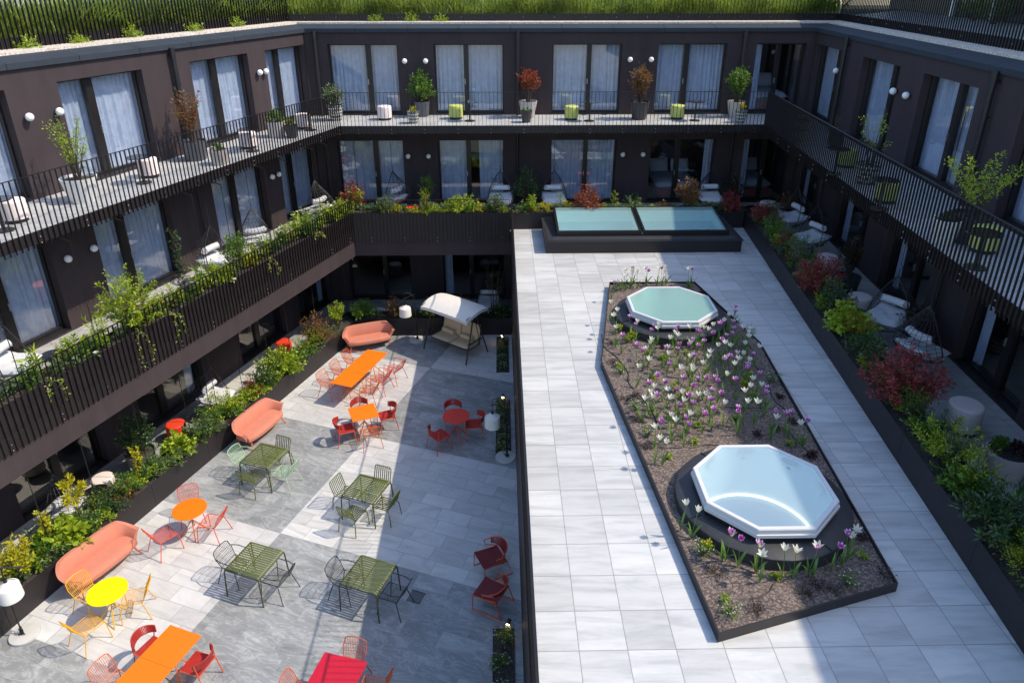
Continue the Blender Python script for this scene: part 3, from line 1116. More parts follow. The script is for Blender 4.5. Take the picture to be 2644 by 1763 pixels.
def tulip_foliage(seed):
    rr = random.Random(seed)
    m = MB()
    lean = (rr.uniform(-0.04, 0.04), rr.uniform(-0.04, 0.04))
    top = (lean[0], lean[1], 0.46)
    m.tube([(0, 0, -0.02), (lean[0] * 0.3, lean[1] * 0.3, 0.2), top], 0.0045, 5)
    for k in range(rr.choice((3, 3, 4))):
        a = k * 2.1 + rr.uniform(-0.5, 0.5)
        L, w, bend = rr.uniform(0.22, 0.32), rr.uniform(0.014, 0.024), rr.uniform(0.2, 0.6)
        rows = []
        for i in range(6):
            t = i / 5
            r = 0.008 + L * (0.25 * t + bend * 0.45 * t * t)
            z = 0.02 + L * (t - 0.42 * bend * t * t)
            ww = w * (math.sin(math.pi * min(1, t * 0.86 + 0.14)) ** 0.7) + 0.0008
            tw = a + 0.6 * t
            c, s = math.cos(a), math.sin(a)
            px, py = -math.sin(tw), math.cos(tw)
            rows.append([(c * r + px * ww, s * r + py * ww, z + ww * 0.5), (c * r, s * r, z), (c * r - px * ww, s * r - py * ww, z + ww * 0.5)])
        m.grid(rows)
    return m.mesh('tulip', M['tleaf'], True), top


def tulip_flower(seed, open_, mat):
    rr = random.Random(seed)
    m = MB()
    for k in range(6):
        a = k * math.pi / 3 + rr.uniform(-0.1, 0.1)
        H = 0.062 * rr.uniform(0.92, 1.08)
        rows = []
        for i in range(5):
            t = i / 4
            r = 0.004 + 0.021 * math.sin(min(1.0, t * 1.5) * math.pi / 2) + open_ * max(0, t - 0.55) * (1.0 if k % 2 else 0.75)
            w = 0.017 * (math.sin(math.pi * (0.12 + 0.85 * t)) ** 0.8) + 0.0006
            z = H * t
            c, s = math.cos(a), math.sin(a)
            rows.append([(c * r - s * w, s * r + c * w, z + 0.002), (c * (r + 0.003), s * (r + 0.003), z), (c * r + s * w, s * r - c * w, z + 0.002)])
        m.grid(rows)
    return m.mesh('flower', mat, True)


FOL = [tulip_foliage(i) for i in range(5)]
FW = [tulip_flower(i, o, M['twhite']) for i, o in enumerate((0.055, 0.035, 0.075))]
FP = [tulip_flower(i + 9, o, M['tpurple']) for i, o in enumerate((0.012, 0.03, 0.045))]
TA = [(179,83,1),(158,112,0),(196,115,0),(208,125,0),(165,147,0),(232,127,0),(286,102,0),(301,121,1),(387,93,1),(408,100,0),(403,120,0),(373,108,0),(558,113,0),(582,108,1),(75,190,1),
(75,318,0),(108,368,0),(85,400,0),(103,473,0),(142,527,1),(225,397,1),(234,441,0),(226,463,1),(318,500,1),(364,484,0),(375,418,1),(372,450,0),(485,441,1),(468,467,1),(564,472,0),(474,512,0),(491,530,0),(440,549,0),(632,472,0),(656,478,0),(674,481,0),(612,500,1),(628,508,1),(710,424,1),(709,456,0),(749,458,1),(713,513,1),(783,433,0),(798,345,1),(802,366,0),(853,379,1),(815,397,0),(835,445,1),(878,473,1),(847,489,1),(904,478,0),(942,489,0),(936,512,0),(939,535,0),(829,516,1),(798,529,1),(767,555,1),(790,573,0),(825,592,0),(918,573,0),(745,589,0),(1003,594,0),(320,555,0),(317,575,0),(293,615,0),(267,625,1),(233,590,1),(584,558,1),(573,574,0),(555,595,1),(618,597,1),(658,567,1),(498,590,1),(489,619,1),(428,607,0),(412,612,1),(425,645,0),(307,680,0),(699,633,0),(683,665,0),(592,658,1),(572,662,0),(651,703,0),(580,725,0),(584,745,0),(506,736,0),(432,714,1),(246,723,0),(868,637,0),(903,637,0),(874,670,0),(820,656,1),(794,667,0),(776,680,1),(852,702,0),(965,642,1),(943,675,0),(931,707,1),(935,727,1),(1010,762,1),(800,770,0),(853,805,1),(963,798,0),(527,795,1),(619,805,1),(675,798,1),(728,795,1),(738,814,1),(588,840,1),(417,818,1),(359,778,1),(310,825,1),(949,842,0),(1020,838,0),(1055,860,1),(342,847,0),(431,865,0),(479,863,1)]
TB = [(321,268,0),(359,285,1),(333,295,0),(281,313,0),(439,300,0),(518,268,0),(702,262,1),(767,283,1),(672,283,0),(700,315,1),(565,290,1),(584,292,0),(622,285,0),(494,345,1),(525,320,0),(580,338,1),(786,338,0),(717,380,1),(660,408,1),(563,400,0),(448,412,0),(541,428,1),(478,446,0),(385,454,1),(349,490,0),(557,473,1),(377,568,0),(415,588,0),(867,375,1),(875,398,1),(932,338,0),(915,265,0),(990,337,0),(1046,277,1),(1104,402,1),(1110,440,0),(1174,414,1),(1209,404,1),(1268,476,0),(1308,456,1)]
TC = [(177,495,0),(277,523,0),(454,673,1),(494,638,0),(534,671,1),(643,637,1),(641,725,0),(658,807,0),(829,692,0),(802,767,0),(972,700,0),(1004,763,1),(1029,650,1),(1094,600,1),(1135,640,0),(1197,623,0)]
TUL = []
for lst, ox, oy in ((TA, 1550, 650), (TB, 1550, 900), (TC, 1700, 1100)):
    for (x, y, c) in lst:
        TUL.append(((ox + x * 550 / 1344) * 2352 / 2644, (oy + y * 550 / 1344) * 2352 / 2644, c))
rr = random.Random(11)


def in_bed(x, y, margin=0.06):
    n = len(BEDP)
    for i in range(n):
        a, b_ = Vector(BEDP[i]), Vector(BEDP[(i + 1) % n])
        e = (b_ - a).normalized()
        if (x - a.x) * (-e.y) + (y - a.y) * e.x < margin:
            return False
    return True


for (px, py, c) in TUL:
    h = rr.uniform(0.42, 0.52)
    q = at(px, py, SOILZ + h + 0.03)
    k = rr.randrange(len(FOL))
    me, top = FOL[k]
    sc = h / 0.46
    rz = rr.uniform(0, 6.28)
    dx = top[0] * math.cos(rz) - top[1] * math.sin(rz)
    dy = top[0] * math.sin(rz) + top[1] * math.cos(rz)
    bx_, by_ = q.x - dx * sc, q.y - dy * sc
    for cc in OCT:
        v = Vector((bx_ - cc[0], by_ - cc[1]))
        if v.length < 1.41:
            v = v.normalized() * 1.41
            bx_, by_ = cc[0] + v.x, cc[1] + v.y
    if not in_bed(bx_, by_):
        # step towards the middle of the bed
        for _ in range(40):
            bx_ += (3.6 - bx_) * 0.03
            by_ += (5.5 - by_) * 0.01
            if in_bed(bx_, by_): break
    o = bpy.data.objects.new('tulip', me)
    COL.objects.link(o)
    o.location = (bx_, by_, soil_z(bx_, by_))
    o.rotation_euler = (0, 0, rz)
    o.scale = (sc,) * 3
    where = 'behind the far octagonal roof light' if by_ > 10.0 else ('in front of the near octagonal roof light' if by_ < 1.9 else 'in the bed between the two octagonal roof lights')
    nm = 'purple tulip with white petal edges' if c else 'open white tulip'
    tag(o, '%s %s' % (nm, where), 'tulip', ('purple' if c else 'white') + ' tulips ' + where)
    f = bpy.data.objects.new('flower', rr.choice(FP if c else FW))
    COL.objects.link(f)
    f.parent = o
    f.location = (top[0], top[1], top[2] - 0.004)
    f.rotation_euler = (rr.uniform(-0.25, 0.25), rr.uniform(-0.25, 0.25), rr.uniform(0, 6))
    f.scale = (1.35 / sc,) * 3
# drip hoses lying on the gravel
M['rubber'] = paint('rubber', (0.015, 0.015, 0.016), 0.5, 0.1, 10)
for lab, pts in (('thin black drip hose curling along the left edge of the tulip bed', [(1.98, 8.3), (1.96, 7.7), (2.15, 7.25), (2.3, 6.6), (2.25, 6.1), (2.5, 5.3), (2.55, 4.6)]),
                 ('thin black drip hose running along the shaded right side of the tulip bed', [(5.1, 8.2), (5.16, 7.4), (5.0, 6.9), (5.1, 6.3), (4.95, 5.6), (5.05, 5.0), (4.85, 4.4), (4.98, 3.7)]),
                 ('thin black drip hose crossing the middle of the tulip bed', [(2.4, 5.2), (3.2, 5.35), (4.0, 5.25), (4.95, 5.2)]),
                 ('short black drip hose in the gravel near the front edging', [(2.95, 0.72), (3.2, 0.8), (3.38, 1.0), (3.62, 1.05)]),
                 ('short black drip hose just behind the near octagonal roof light', [(2.95, 4.02), (3.3, 4.1), (3.7, 4.0)])):
    m = MB()
    P = [Vector((x, y, soil_z(x, y) + 0.012)) for x, y in pts]
    Q = []
    for i in range(len(P) - 1):
        p0, p1, p2, p3 = P[max(0, i - 1)], P[i], P[i + 1], P[min(len(P) - 1, i + 2)]
        for k in range(5):
            t = k / 5
            Q.append(0.5 * ((2 * p1) + (p2 - p0) * t + (2 * p0 - 5 * p1 + 4 * p2 - p3) * t * t + (3 * p1 - p0 - 3 * p2 + p3) * t ** 3))
    Q.append(P[-1])
    m.tube([q for q in Q], 0.009, 5)
    tag(m.build('drip_hose', M['rubber'], smooth=True), lab, 'hose')
# ------------------------------------------------------------------ courtyard furniture
S_ = 0.94                                  # everything in this yard measures a little small
M['orange'] = paint('orange_lacquer', (0.86, 0.185, 0.008), 0.38, 0.05, 3.0)
M['orangewire'] = paint('orange_wire', (0.60, 0.11, 0.012), 0.4, 0.06, 8.0)
M['coral'] = paint('coral_wire', (0.66, 0.065, 0.025), 0.4, 0.06, 8.0)
M['redchair'] = paint('red_strap', (0.42, 0.030, 0.022), 0.5, 0.12, 14.0)
M['rust'] = paint('rust_tube', (0.62, 0.10, 0.03), 0.42, 0.08, 8.0)
M['redtop'] = paint('red_top', (0.72, 0.055, 0.035), 0.4, 0.05, 3.0)
M['crimson'] = paint('crimson_top', (0.52, 0.008, 0.028), 0.4, 0.06, 3.0)
M['yellow'] = paint('yellow_lacquer', (0.88, 0.70, 0.004), 0.4, 0.04, 3.0)
M['yellowwire'] = paint('yellow_wire', (0.75, 0.37, 0.003), 0.42, 0.06, 8.0)
M['olive'] = paint('olive_metal', (0.105, 0.125, 0.030), 0.42, 0.1, 6.0)
M['olivedk'] = paint('olive_dark_metal', (0.055, 0.06, 0.018), 0.45, 0.1, 6.0)
M['mint'] = paint('mint_wire', (0.40, 0.58, 0.36), 0.42, 0.06, 8.0)
M['grey'] = paint('charcoal_wire', (0.035, 0.037, 0.043), 0.45, 0.1, 8.0)
M['salmon'] = paint('salmon_fabric', (0.55, 0.20, 0.13), 0.9, 0.06, 4.0, bump=0.4)
M['salmonleg'] = paint('salmon_leg', (0.60, 0.12, 0.05), 0.5, 0.1, 8.0)
M['maroon'] = paint('maroon_strap', (0.20, 0.018, 0.022), 0.5, 0.12, 12.0)
M['canvas'] = paint('canvas_shade', (0.76, 0.73, 0.69), 0.9, 0.05, 4.0, bump=0.3)
M['cream'] = paint('cream_cushion', (0.70, 0.53, 0.34), 0.9, 0.06, 6.0, bump=0.4)
M['concrete'] = paint('pale_concrete', (0.52, 0.51, 0.48), 0.85, 0.08, 6.0, bump=0.2)
M['bronze'] = paint('bronze_tube', (0.045, 0.032, 0.028), 0.4, 0.1, 6.0, metal=0.3)
M['warm'] = emit('warm_lamp', (1.0, 0.62, 0.25), 14.0)


def arc(r, a0, a1, n, c=(0, 0), z=0.0):
    return [(c[0] + r * math.cos(a0 + (a1 - a0) * i / n), c[1] + r * math.sin(a0 + (a1 - a0) * i / n), z) for i in range(n + 1)]


# chairs: origin on the floor under the seat, the sitter looks to -y
def chair_wire(root, mat, arms):
    sw, sd, sh = 0.225, 0.21, 0.43
    r = 0.010
    for sx in (-1, 1):
        for front in (True, False):
            m = MB()
            if front:
                top = (sx * sw, -sd, sh) if not arms else (sx * (sw + 0.035), -sd + 0.04, 0.62)
                m.tube([top, (sx * (sw + 0.05), -sd - 0.03, 0.0)], r, 7)
            else:
                m.tube([(sx * (sw - 0.01), sd - 0.02, sh), (sx * (sw + 0.06), sd + 0.11, 0.0)], r, 7)
            m.build('leg', mat, root, smooth=True)
    # seat
    m = MB()
    dz = lambda t: sh - 0.02 * math.sin(math.pi * t)
    rim = [(-sw, -sd + 0.03, sh), (-sw + 0.03, -sd, sh - 0.005), (sw - 0.03, -sd, sh - 0.005), (sw, -sd + 0.03, sh), (sw - 0.02, sd, sh), (-sw + 0.02, sd, sh)]
    m.tube(rim, r * 0.9, 7, closed=True)
    nw = 13
    for i in range(nw):
        x = (-sw + 0.03) + (2 * sw - 0.06) * i / (nw - 1)
        m.tube([(x, -sd, sh - 0.004), (x * 0.97, -sd * 0.3, sh - 0.02), (x * 0.95, sd * 0.5, sh - 0.02), (x * 0.92, sd, sh)], 0.0044, 5)
    m.tube([(-sw, -0.02, sh - 0.022), (sw, -0.02, sh - 0.022)], 0.004, 5)
    m.build('seat', mat, root, smooth=True)
    # back: a rounded frame leaning back, wires running up out of the seat
    m = MB()
    bh, lean, w2 = 0.79, 0.16, 0.235
    fr = [(-sw + 0.02, sd - 0.01, sh), (-w2, sd + lean * 0.55, sh + (bh - sh) * 0.55), (-w2 + 0.02, sd + lean * 0.92, bh - 0.035), (-w2 + 0.07, sd + lean, bh),
          (0, sd + lean + 0.025, bh + 0.006), (w2 - 0.07, sd + lean, bh), (w2 - 0.02, sd + lean * 0.92, bh - 0.035), (w2, sd + lean * 0.55, sh + (bh - sh) * 0.55), (sw - 0.02, sd - 0.01, sh)]
    m.tube(fr, r * 0.9, 7)
    for i in range(nw):
        t = -1 + 2 * i / (nw - 1)
        x = t * (w2 - 0.035)
        yt = sd + lean + 0.022 * (1 - t * t) - 0.01 * t ** 4
        zt = bh + 0.005 - 0.02 * t ** 6
        m.tube([(x * 0.88, sd, sh), (x * 0.95, sd + 0.05 + 0.02 * (1 - t * t), sh + 0.10), (x, sd + lean * 0.62 + 0.025 * (1 - t * t), sh + 0.24), (x, yt, zt)], 0.0044, 5)
    for k in (0.3, 0.62):
        z = sh + (bh - sh) * k
        m.tube([(-w2 + 0.01, sd + lean * k, z), (0, sd + lean * k + 0.035, z), (w2 - 0.01, sd + lean * k, z)], 0.0044, 5)
    m.build('backrest', mat, root, smooth=True)
    if arms:
        for sx in (-1, 1):
            m = MB()
            m.tube([(sx * w2, sd + lean * 0.5, 0.655), (sx * (w2 + 0.045), sd - 0.08, 0.66), (sx * (sw + 0.05), -sd + 0.09, 0.655), (sx * (sw + 0.04), -sd + 0.035, 0.635), (sx * (sw + 0.035), -sd + 0.04, 0.615)], r, 7)
            m.build('armrest', mat, root, smooth=True)


def chair_strap(root, mat, tube):
    sw, sd, sh = 0.225, 0.21, 0.43
    r = 0.0115
    for sx in (-1, 1):
        m = MB()
        m.tube([(sx * sw, -sd, sh), (sx * (sw + 0.025), -sd - 0.02, 0)], r, 7)
        m.build('leg', tube, root, smooth=True)
        m = MB()
        m.tube([(sx * 0.245, 0.17, 0.72), (sx * (sw + 0.005), sd - 0.01, sh), (sx * (sw + 0.03), sd + 0.07, 0)], r, 7)
        m.build('leg', tube, root, smooth=True)
    m = MB()
    rim = [(-sw, -sd, sh), (sw, -sd, sh), (sw, sd, sh), (-sw, sd, sh)]
    m.tube(rim, r, 7, closed=True)
    m.build('seat_frame', tube, root, smooth=True)
    m = MB()
    n = 17
    for i in range(n):
        x = -sw + 0.022 + (2 * sw - 0.044) * i / (n - 1)
        m.hexa([(x - 0.0105, -sd - 0.006, sh + 0.006), (x + 0.0105, -sd - 0.006, sh + 0.006), (x + 0.0105, sd + 0.004, sh + 0.006), (x - 0.0105, sd + 0.004, sh + 0.006),
                (x - 0.0105, -sd - 0.006, sh + 0.014), (x + 0.0105, -sd - 0.006, sh + 0.014), (x + 0.0105, sd + 0.004, sh + 0.014), (x - 0.0105, sd + 0.004, sh + 0.014)])
    m.build('seat', mat, root)
    # barrel back: straps wound between two hoops
    m = MB()
    a0, a1 = math.radians(12), math.radians(168)
    cy_, R = 0.075, 0.255
    pts0 = [(R * 0.97 * math.cos(a), cy_ + R * 0.80 * math.sin(a), 0.60 - 0.03 * abs(math.cos(a))) for a in [a0 + (a1 - a0) * i / 16 for i in range(17)]]
    pts1 = [(R * math.cos(a), cy_ + R * 0.95 * math.sin(a), 0.765 - 0.05 * abs(math.cos(a)) ** 2) for a in [a0 + (a1 - a0) * i / 16 for i in range(17)]]
    n = 26
    for i in range(n):
        a = a0 + (a1 - a0) * (i + 0.5) / n
        p = Vector((R * 0.97 * math.cos(a), cy_ + R * 0.80 * math.sin(a), 0.598 - 0.03 * abs(math.cos(a))))
        q = Vector((R * math.cos(a), cy_ + R * 0.95 * math.sin(a), 0.767 - 0.05 * abs(math.cos(a)) ** 2))
        t = Vector((-math.sin(a), math.cos(a), 0)) * 0.0095
        nn = Vector((math.cos(a), math.sin(a), 0)) * 0.013
        m.hexa([p - t - nn, p + t - nn, p + t + nn, p - t + nn, q - t - nn, q + t - nn, q + t + nn, q - t + nn])
    bk = m.build('backrest', mat, root)
    m = MB()
    m.tube(pts0, 0.009, 6)
    m.tube(pts1, 0.009, 6)
    m.build('hoop', mat, bk, smooth=True)


def chair_slat(root, mat):
    sw, sd, sh = 0.225, 0.22, 0.43
    r = 0.012
    for sx in (-1, 1):
        m = MB()
        m.tube([(sx * (sw - 0.03), -sd + 0.02, sh - 0.02), (sx * (sw + 0.01), -sd - 0.005, sh - 0.06), (sx * (sw + 0.025), -sd - 0.02, 0)], r, 7)
        m.build('leg', mat, root, smooth=True)
        m = MB()
        m.tube([(sx * (sw - 0.03), sd - 0.03, sh - 0.02), (sx * (sw + 0.01), sd + 0.02, sh - 0.06), (sx * (sw + 0.03), sd + 0.06, 0)], r, 7)
        m.build('leg', mat, root, smooth=True)
    m = MB()
    n = 8
    for i in range(n):
        x = -sw + 0.028 + (2 * sw - 0.056) * i / (n - 1)
        m.tube([(x, -sd - 0.015, sh - 0.035), (x, -sd - 0.005, sh - 0.008), (x, -sd + 0.03, sh), (x, 0.0, sh - 0.008), (x, sd - 0.04, sh)], 0.012, 6)
    m.tube([(-sw, -sd + 0.06, sh - 0.018), (sw, -sd + 0.06, sh - 0.018)], 0.008, 6)
    m.tube([(-sw, sd - 0.06, sh - 0.018), (sw, sd - 0.06, sh - 0.018)], 0.008, 6)
    m.build('seat', mat, root, smooth=True)
    m = MB()
    fr = [(-sw, sd - 0.02, sh - 0.01), (-sw, sd + 0.085, 0.74), (-sw + 0.012, sd + 0.093, 0.775), (-sw + 0.045, sd + 0.096, 0.79), (sw - 0.045, sd + 0.096, 0.79), (sw - 0.012, sd + 0.093, 0.775), (sw, sd + 0.085, 0.74), (sw, sd - 0.02, sh - 0.01)]
    m.tube(fr, 0.0125, 7)
    for i in range(7):
        x = -sw + 0.055 + (2 * sw - 0.11) * i / 6
        m.tube([(x, sd - 0.04, sh), (x, sd - 0.005, sh + 0.03), (x, sd + 0.095, 0.79)], 0.011, 6)
    m.build('backrest', mat, root, smooth=True)


def chair_lounge(root, mat, tube):
    sw, sd, sh = 0.28, 0.27, 0.40
    r = 0.0135
    for sx in (-1, 1):
        m = MB()
        m.tube([(sx * sw, -sd, sh), (sx * (sw + 0.01), -sd - 0.02, 0.012), (sx * (sw + 0.01), sd + 0.12, 0.012), (sx * sw, sd - 0.02, sh)], r, 7)
        m.build('leg', tube, root, smooth=True)
        m = MB()
        m.tube([(sx * 0.25, sd - 0.02, sh + 0.01), (sx * 0.33, 0.02, sh + 0.06), (sx * 0.34, -0.02, 0.585), (sx * 0.33, 0.12, 0.60), (sx * 0.30, 0.22, 0.60)], r, 7)
        m.build('armrest', tube, root, smooth=True)
    m = MB()
    n = 19
    for i in range(n):
        x = -sw + 0.015 + (2 * sw - 0.03) * i / (n - 1)
        rows = [[(x - 0.0125, y, z), (x + 0.0125, y, z)] for y, z in ((-sd - 0.014, sh - 0.012), (-sd - 0.008, sh + 0.008), (-sd * 0.4, sh - 0.01), (sd * 0.5, sh - 0.022), (sd, sh - 0.012))]
        m.grid(rows, thick=0.008)
    m.build('seat', mat, root)
    m = MB()
    m.tube([(-sw, -sd, sh - 0.01), (sw, -sd, sh - 0.01), (sw - 0.02, sd, sh - 0.02), (-sw + 0.02, sd, sh - 0.02)], r, 7, closed=True)
    m.build('seat_frame', tube, root, smooth=True)
    m = MB()
    a0, a1 = math.radians(8), math.radians(172)
    n = 26
    for i in range(n):
        a = a0 + (a1 - a0) * (i + 0.5) / n
        p = Vector((0.27 * math.cos(a), 0.10 + 0.19 * math.sin(a), 0.42 + 0.10 * abs(math.cos(a))))
        q = Vector((0.315 * math.cos(a), 0.10 + 0.26 * math.sin(a), 0.70 - 0.075 * abs(math.cos(a)) ** 2))
        t = Vector((-math.sin(a), math.cos(a), 0)) * 0.011
        nn = Vector((math.cos(a), math.sin(a), 0)) * 0.006
        m.hexa([p - t - nn, p + t - nn, p + t + nn, p - t + nn, q - t - nn, q + t - nn, q + t + nn, q - t + nn])
    bk = m.build('backrest', mat, root)
    m = MB()
    m.tube([(0.315 * math.cos(a), 0.10 + 0.26 * math.sin(a), 0.70 - 0.075 * abs(math.cos(a)) ** 2) for a in [a0 + (a1 - a0) * i / 18 for i in range(19)]], 0.012, 7)
    m.build('hoop', tube, bk, smooth=True)


CH = {'orange_arm': lambda r: chair_wire(r, M['orangewire'], True), 'coral_arm': lambda r: chair_wire(r, M['coral'], True),
      'coral': lambda r: chair_wire(r, M['coral'], False), 'yellow': lambda r: chair_wire(r, M['yellowwire'], False), 'orange': lambda r: chair_wire(r, M['orangewire'], False),
      'mint_arm': lambda r: chair_wire(r, M['mint'], True), 'grey_arm': lambda r: chair_wire(r, M['grey'], True),
      'red': lambda r: chair_strap(r, M['redchair'], M['rust']), 'olive': lambda r: chair_slat(r, M['olive']),
      'lounge': lambda r: chair_lounge(r, M['maroon'], M['rust'])}
CG = {'orange_arm': 'orange wire armchairs at the long table', 'coral_arm': 'coral wire armchairs at the long table', 'coral': 'coral wire chairs round the orange table',
      'yellow': 'yellow wire chairs', 'orange': 'plain orange wire chairs', 'mint_arm': 'mint wire armchairs', 'grey_arm': 'charcoal wire armchairs', 'red': 'red strap chairs', 'olive': 'olive slatted chairs', 'lounge': 'maroon strap lounge chairs'}
CP = {}


def chair(kind, x, y, face, label):
    """face: direction the sitter looks, degrees from +x"""
    rz = math.radians(face + 90)
    if kind not in CP:
        r = thing('lounge_chair' if kind == 'lounge' else 'chair', label, 'chair', (x, y, ZG), rz, CG[kind])
        r.scale = (S_,) * 3
        CH[kind](r)
        CP[kind] = r
        return r
    return dup(CP[kind], (x, y, ZG), rz, label)


def face_to(x, y, tx, ty, turn=0.0):
    return math.degrees(math.atan2(ty - y, tx - x)) + turn


# tables
def table_square(x, y, ang, label, mat, legmat, size=0.70, group=None):
    root = thing('table', label, 'table', (x, y, ZG), math.radians(ang), group)
    root.scale = (1, 1, S_)
    h = size / 2
    m = MB()
    m.box((-h, -h, 0.725), (h, h, 0.738))
    m.build('tabletop', mat, root, bevel=0.004)
    m = MB()
    m.tube([(0, 0, 0.40), (0, 0, 0.725)], 0.017, 8)
    m.tube([(0, 0, 0.715), (0, 0, 0.724)], 0.12, 12)
    m.build('stem', legmat, root, smooth=True)
    for k in range(4):
        a = math.pi / 4 + k * math.pi / 2
        m = MB()
        m.tube([(0.012 * math.cos(a), 0.012 * math.sin(a), 0.42), (0.34 * math.cos(a), 0.34 * math.sin(a), 0.0)], 0.012, 7)
        m.build('leg', legmat, root, smooth=True)
    return root


def table_round(x, y, label, mat, legmat, r=0.36):
    root = thing('table', label, 'table', (x, y, ZG), 0.4, 'round pedestal tables')
    root.scale = (1, 1, S_)
    m = MB()
    m.lathe([(r - 0.004, 0.724), (r, 0.728), (r, 0.736), (r - 0.004, 0.74)], 48)
    m.build('tabletop', mat, root)
    m = MB()
    m.tube([(0, 0, 0.38), (0, 0, 0.724)], 0.017, 8)
    m.build('stem', legmat, root, smooth=True)
    for k in range(4):
        a = k * math.pi / 2
        m = MB()
        m.tube([(0.012 * math.cos(a), 0.012 * math.sin(a), 0.41), (0.30 * math.cos(a), 0.30 * math.sin(a), 0.0)], 0.012, 7)
        m.build('leg', legmat, root, smooth=True)
    return root


def table_slat(x, y, ang, label):
    root = thing('table', label, 'table', (x, y, ZG), math.radians(ang), 'olive slatted tables')
    root.scale = (1, 1, S_)
    h = 0.395
    m = MB()
    n = 15
    for i in range(n):
        y_ = -h + 0.025 + (2 * h - 0.05) * i / (n - 1)
        rows = []
        for px, pz in ((-h - 0.012, 0.68), (-h - 0.010, 0.712), (-h + 0.012, 0.737), (-h + 0.04, 0.744), (0, 0.744), (h - 0.04, 0.744), (h - 0.012, 0.737), (h + 0.010, 0.712), (h + 0.012, 0.68)):
            rows.append([(px, y_ - 0.019, pz), (px, y_ - 0.012, pz + 0.004), (px, y_ + 0.012, pz + 0.004), (px, y_ + 0.019, pz)])
        m.grid(rows, thick=-0.010)
    m.build('tabletop', M['olive'], root, smooth=True)
    m = MB()
    m.tube([(-h, -h, 0.70), (h, -h, 0.70), (h, h, 0.70), (-h, h, 0.70)], 0.014, 8, closed=True)
    m.tube([(0, -h, 0.712), (0, h, 0.712)], 0.011, 6)
    m.build('frame', M['olivedk'], root, smooth=True)
    for sx in (-1, 1):
        for sy in (-1, 1):
            m = MB()
            m.tube([(sx * h, sy * h, 0.70), (sx * (h + 0.012), sy * (h + 0.012), 0.64), (sx * (h + 0.035), sy * (h + 0.035), 0.0)], 0.0145, 8)
            m.build('leg', M['olivedk'], root, smooth=True)
    return root


UX, UY = 0.3487, 0.9372                    # paving direction away from the viewer
NX, NY = 0.9372, -0.3487
# long table of three tops
c1 = (-4.494, 12.366)
for k, w in ((1, 'far'), (0, 'middle'), (-1, 'near')):
    table_square(c1[0] + UX * 0.702 * k, c1[1] + UY * 0.702 * k, -21.5, '%s orange square table of the three pushed together as one long table' % w, M['orange'], M['orangewire'], group='orange tables pushed together in a row')
for k, w, kr in ((1, 'far', 'coral_arm'), (0, 'middle', 'coral_arm'), (-1, 'near', 'orange_arm')):
    chair('orange_arm', c1[0] + UX * 0.70 * k - NX * 0.60, c1[1] + UY * 0.70 * k - NY * 0.60, -20.4 + 6 * k, '%s of the three orange wire armchairs on the planter side of the long table' % {'far': 'farthest', 'middle': 'middle', 'near': 'nearest'}[w])
    dx = 0.62 + (0.10 if k == 1 else 0.0)
    chair(kr, c1[0] + UX * (0.66 * k + 0.05) + NX * dx, c1[1] + UY * (0.66 * k + 0.05) + NY * dx, 159 + (10 if k == -1 else -8 * k), {'far': 'coral wire armchair drawn back at the far sunny end of the long table', 'middle': 'coral wire armchair at the middle of the long table\'s sunny side', 'near': 'orange wire armchair at the near end of the long table\'s sunny side'}[w])
# single square orange table
t2 = (-3.986, 9.99)
table_square(t2[0], t2[1], 22, 'single orange square table with four red and rust chairs', M['orange'], M['rust'])
chair('red', -4.16, 10.42, -68, 'red strap chair tucked behind the single orange square table')
chair('red', -4.43, 9.66, 22, 'red strap chair left of the single orange square table, throwing a round shadow')
chair('red', -3.44, 10.27, 204, 'red strap chair right of the single orange square table, back to the shade')
chair('orange', -3.76, 9.52, 112, 'rust wire chair seen from behind in front of the single orange square table')
# round red table in the shade
table_round(-1.51, 9.77, 'round red table standing in the shade beside the deck wall', M['redtop'], M['redtop'])
chair('red', -1.62, 10.26, -82, 'red strap chair behind the round red table in the shade')
chair('red', -1.06, 9.82, 186, 'red strap chair right of the round red table, nearest the shade lamp')
chair('red', -1.93, 9.32, 40, 'red strap chair in front of the round red table in the shade')
# round orange table
table_round(-7.13, 6.29, 'round orange table with three coral wire chairs by the front sofa', M['orange'], M['orangewire'])
chair('coral', -7.33, 6.72, -65, 'coral wire chair standing behind the round orange table')
chair('coral', -6.69, 6.22, 170, 'coral wire chair right of the round orange table')
chair('coral', -7.54, 5.83, 52, 'coral wire chair at the front left of the round orange table')
# round yellow table
table_round(-7.79, 4.03, 'round yellow table with yellow chairs near the front sofa', M['yellow'], M['yellowwire'])
chair('yellow', -8.27, 4.23, -25, 'yellow wire chair between the round yellow table and the front sofa')
chair('yellow', -7.42, 4.15, 196, 'yellow wire chair on the right of the round yellow table')
chair('yellow', -7.96, 3.52, 60, 'yellow wire chair in front of the round yellow table, long shadow before it')
# slatted tables
table_slat(-6.07, 8.18, -20.4, 'olive slatted table flanked by pale mint armchairs, near the middle sofa')
chair('mint_arm', -6.60, 8.33, -22, 'pale mint wire armchair left of its olive slatted table')
chair('mint_arm', -5.56, 7.92, 163, 'pale mint wire armchair right of its olive slatted table')
chair('olive', -5.90, 8.60, -112, 'olive slatted chair behind the table with the mint armchairs')
chair('olive', -6.24, 7.72, 66, 'olive slatted chair in front of the table with the mint armchairs')
table_slat(-3.396, 6.925, -21, 'olive slatted table with four olive chairs at the shadow edge')
chair('olive', -3.90, 7.13, -24, 'olive slatted chair on the left of the all-olive table set')
chair('olive', -3.22, 7.36, -112, 'olive slatted chair at the back of the all-olive table set')
chair('olive', -2.96, 6.72, 158, 'olive slatted chair at the right of the all-olive table set, on the shadow line')
chair('olive', -3.62, 6.42, 62, 'olive slatted chair at the front of the all-olive table set')
table_slat(-5.26, 4.782, -20.4, 'fully sunlit olive slatted table between two charcoal wire armchairs')
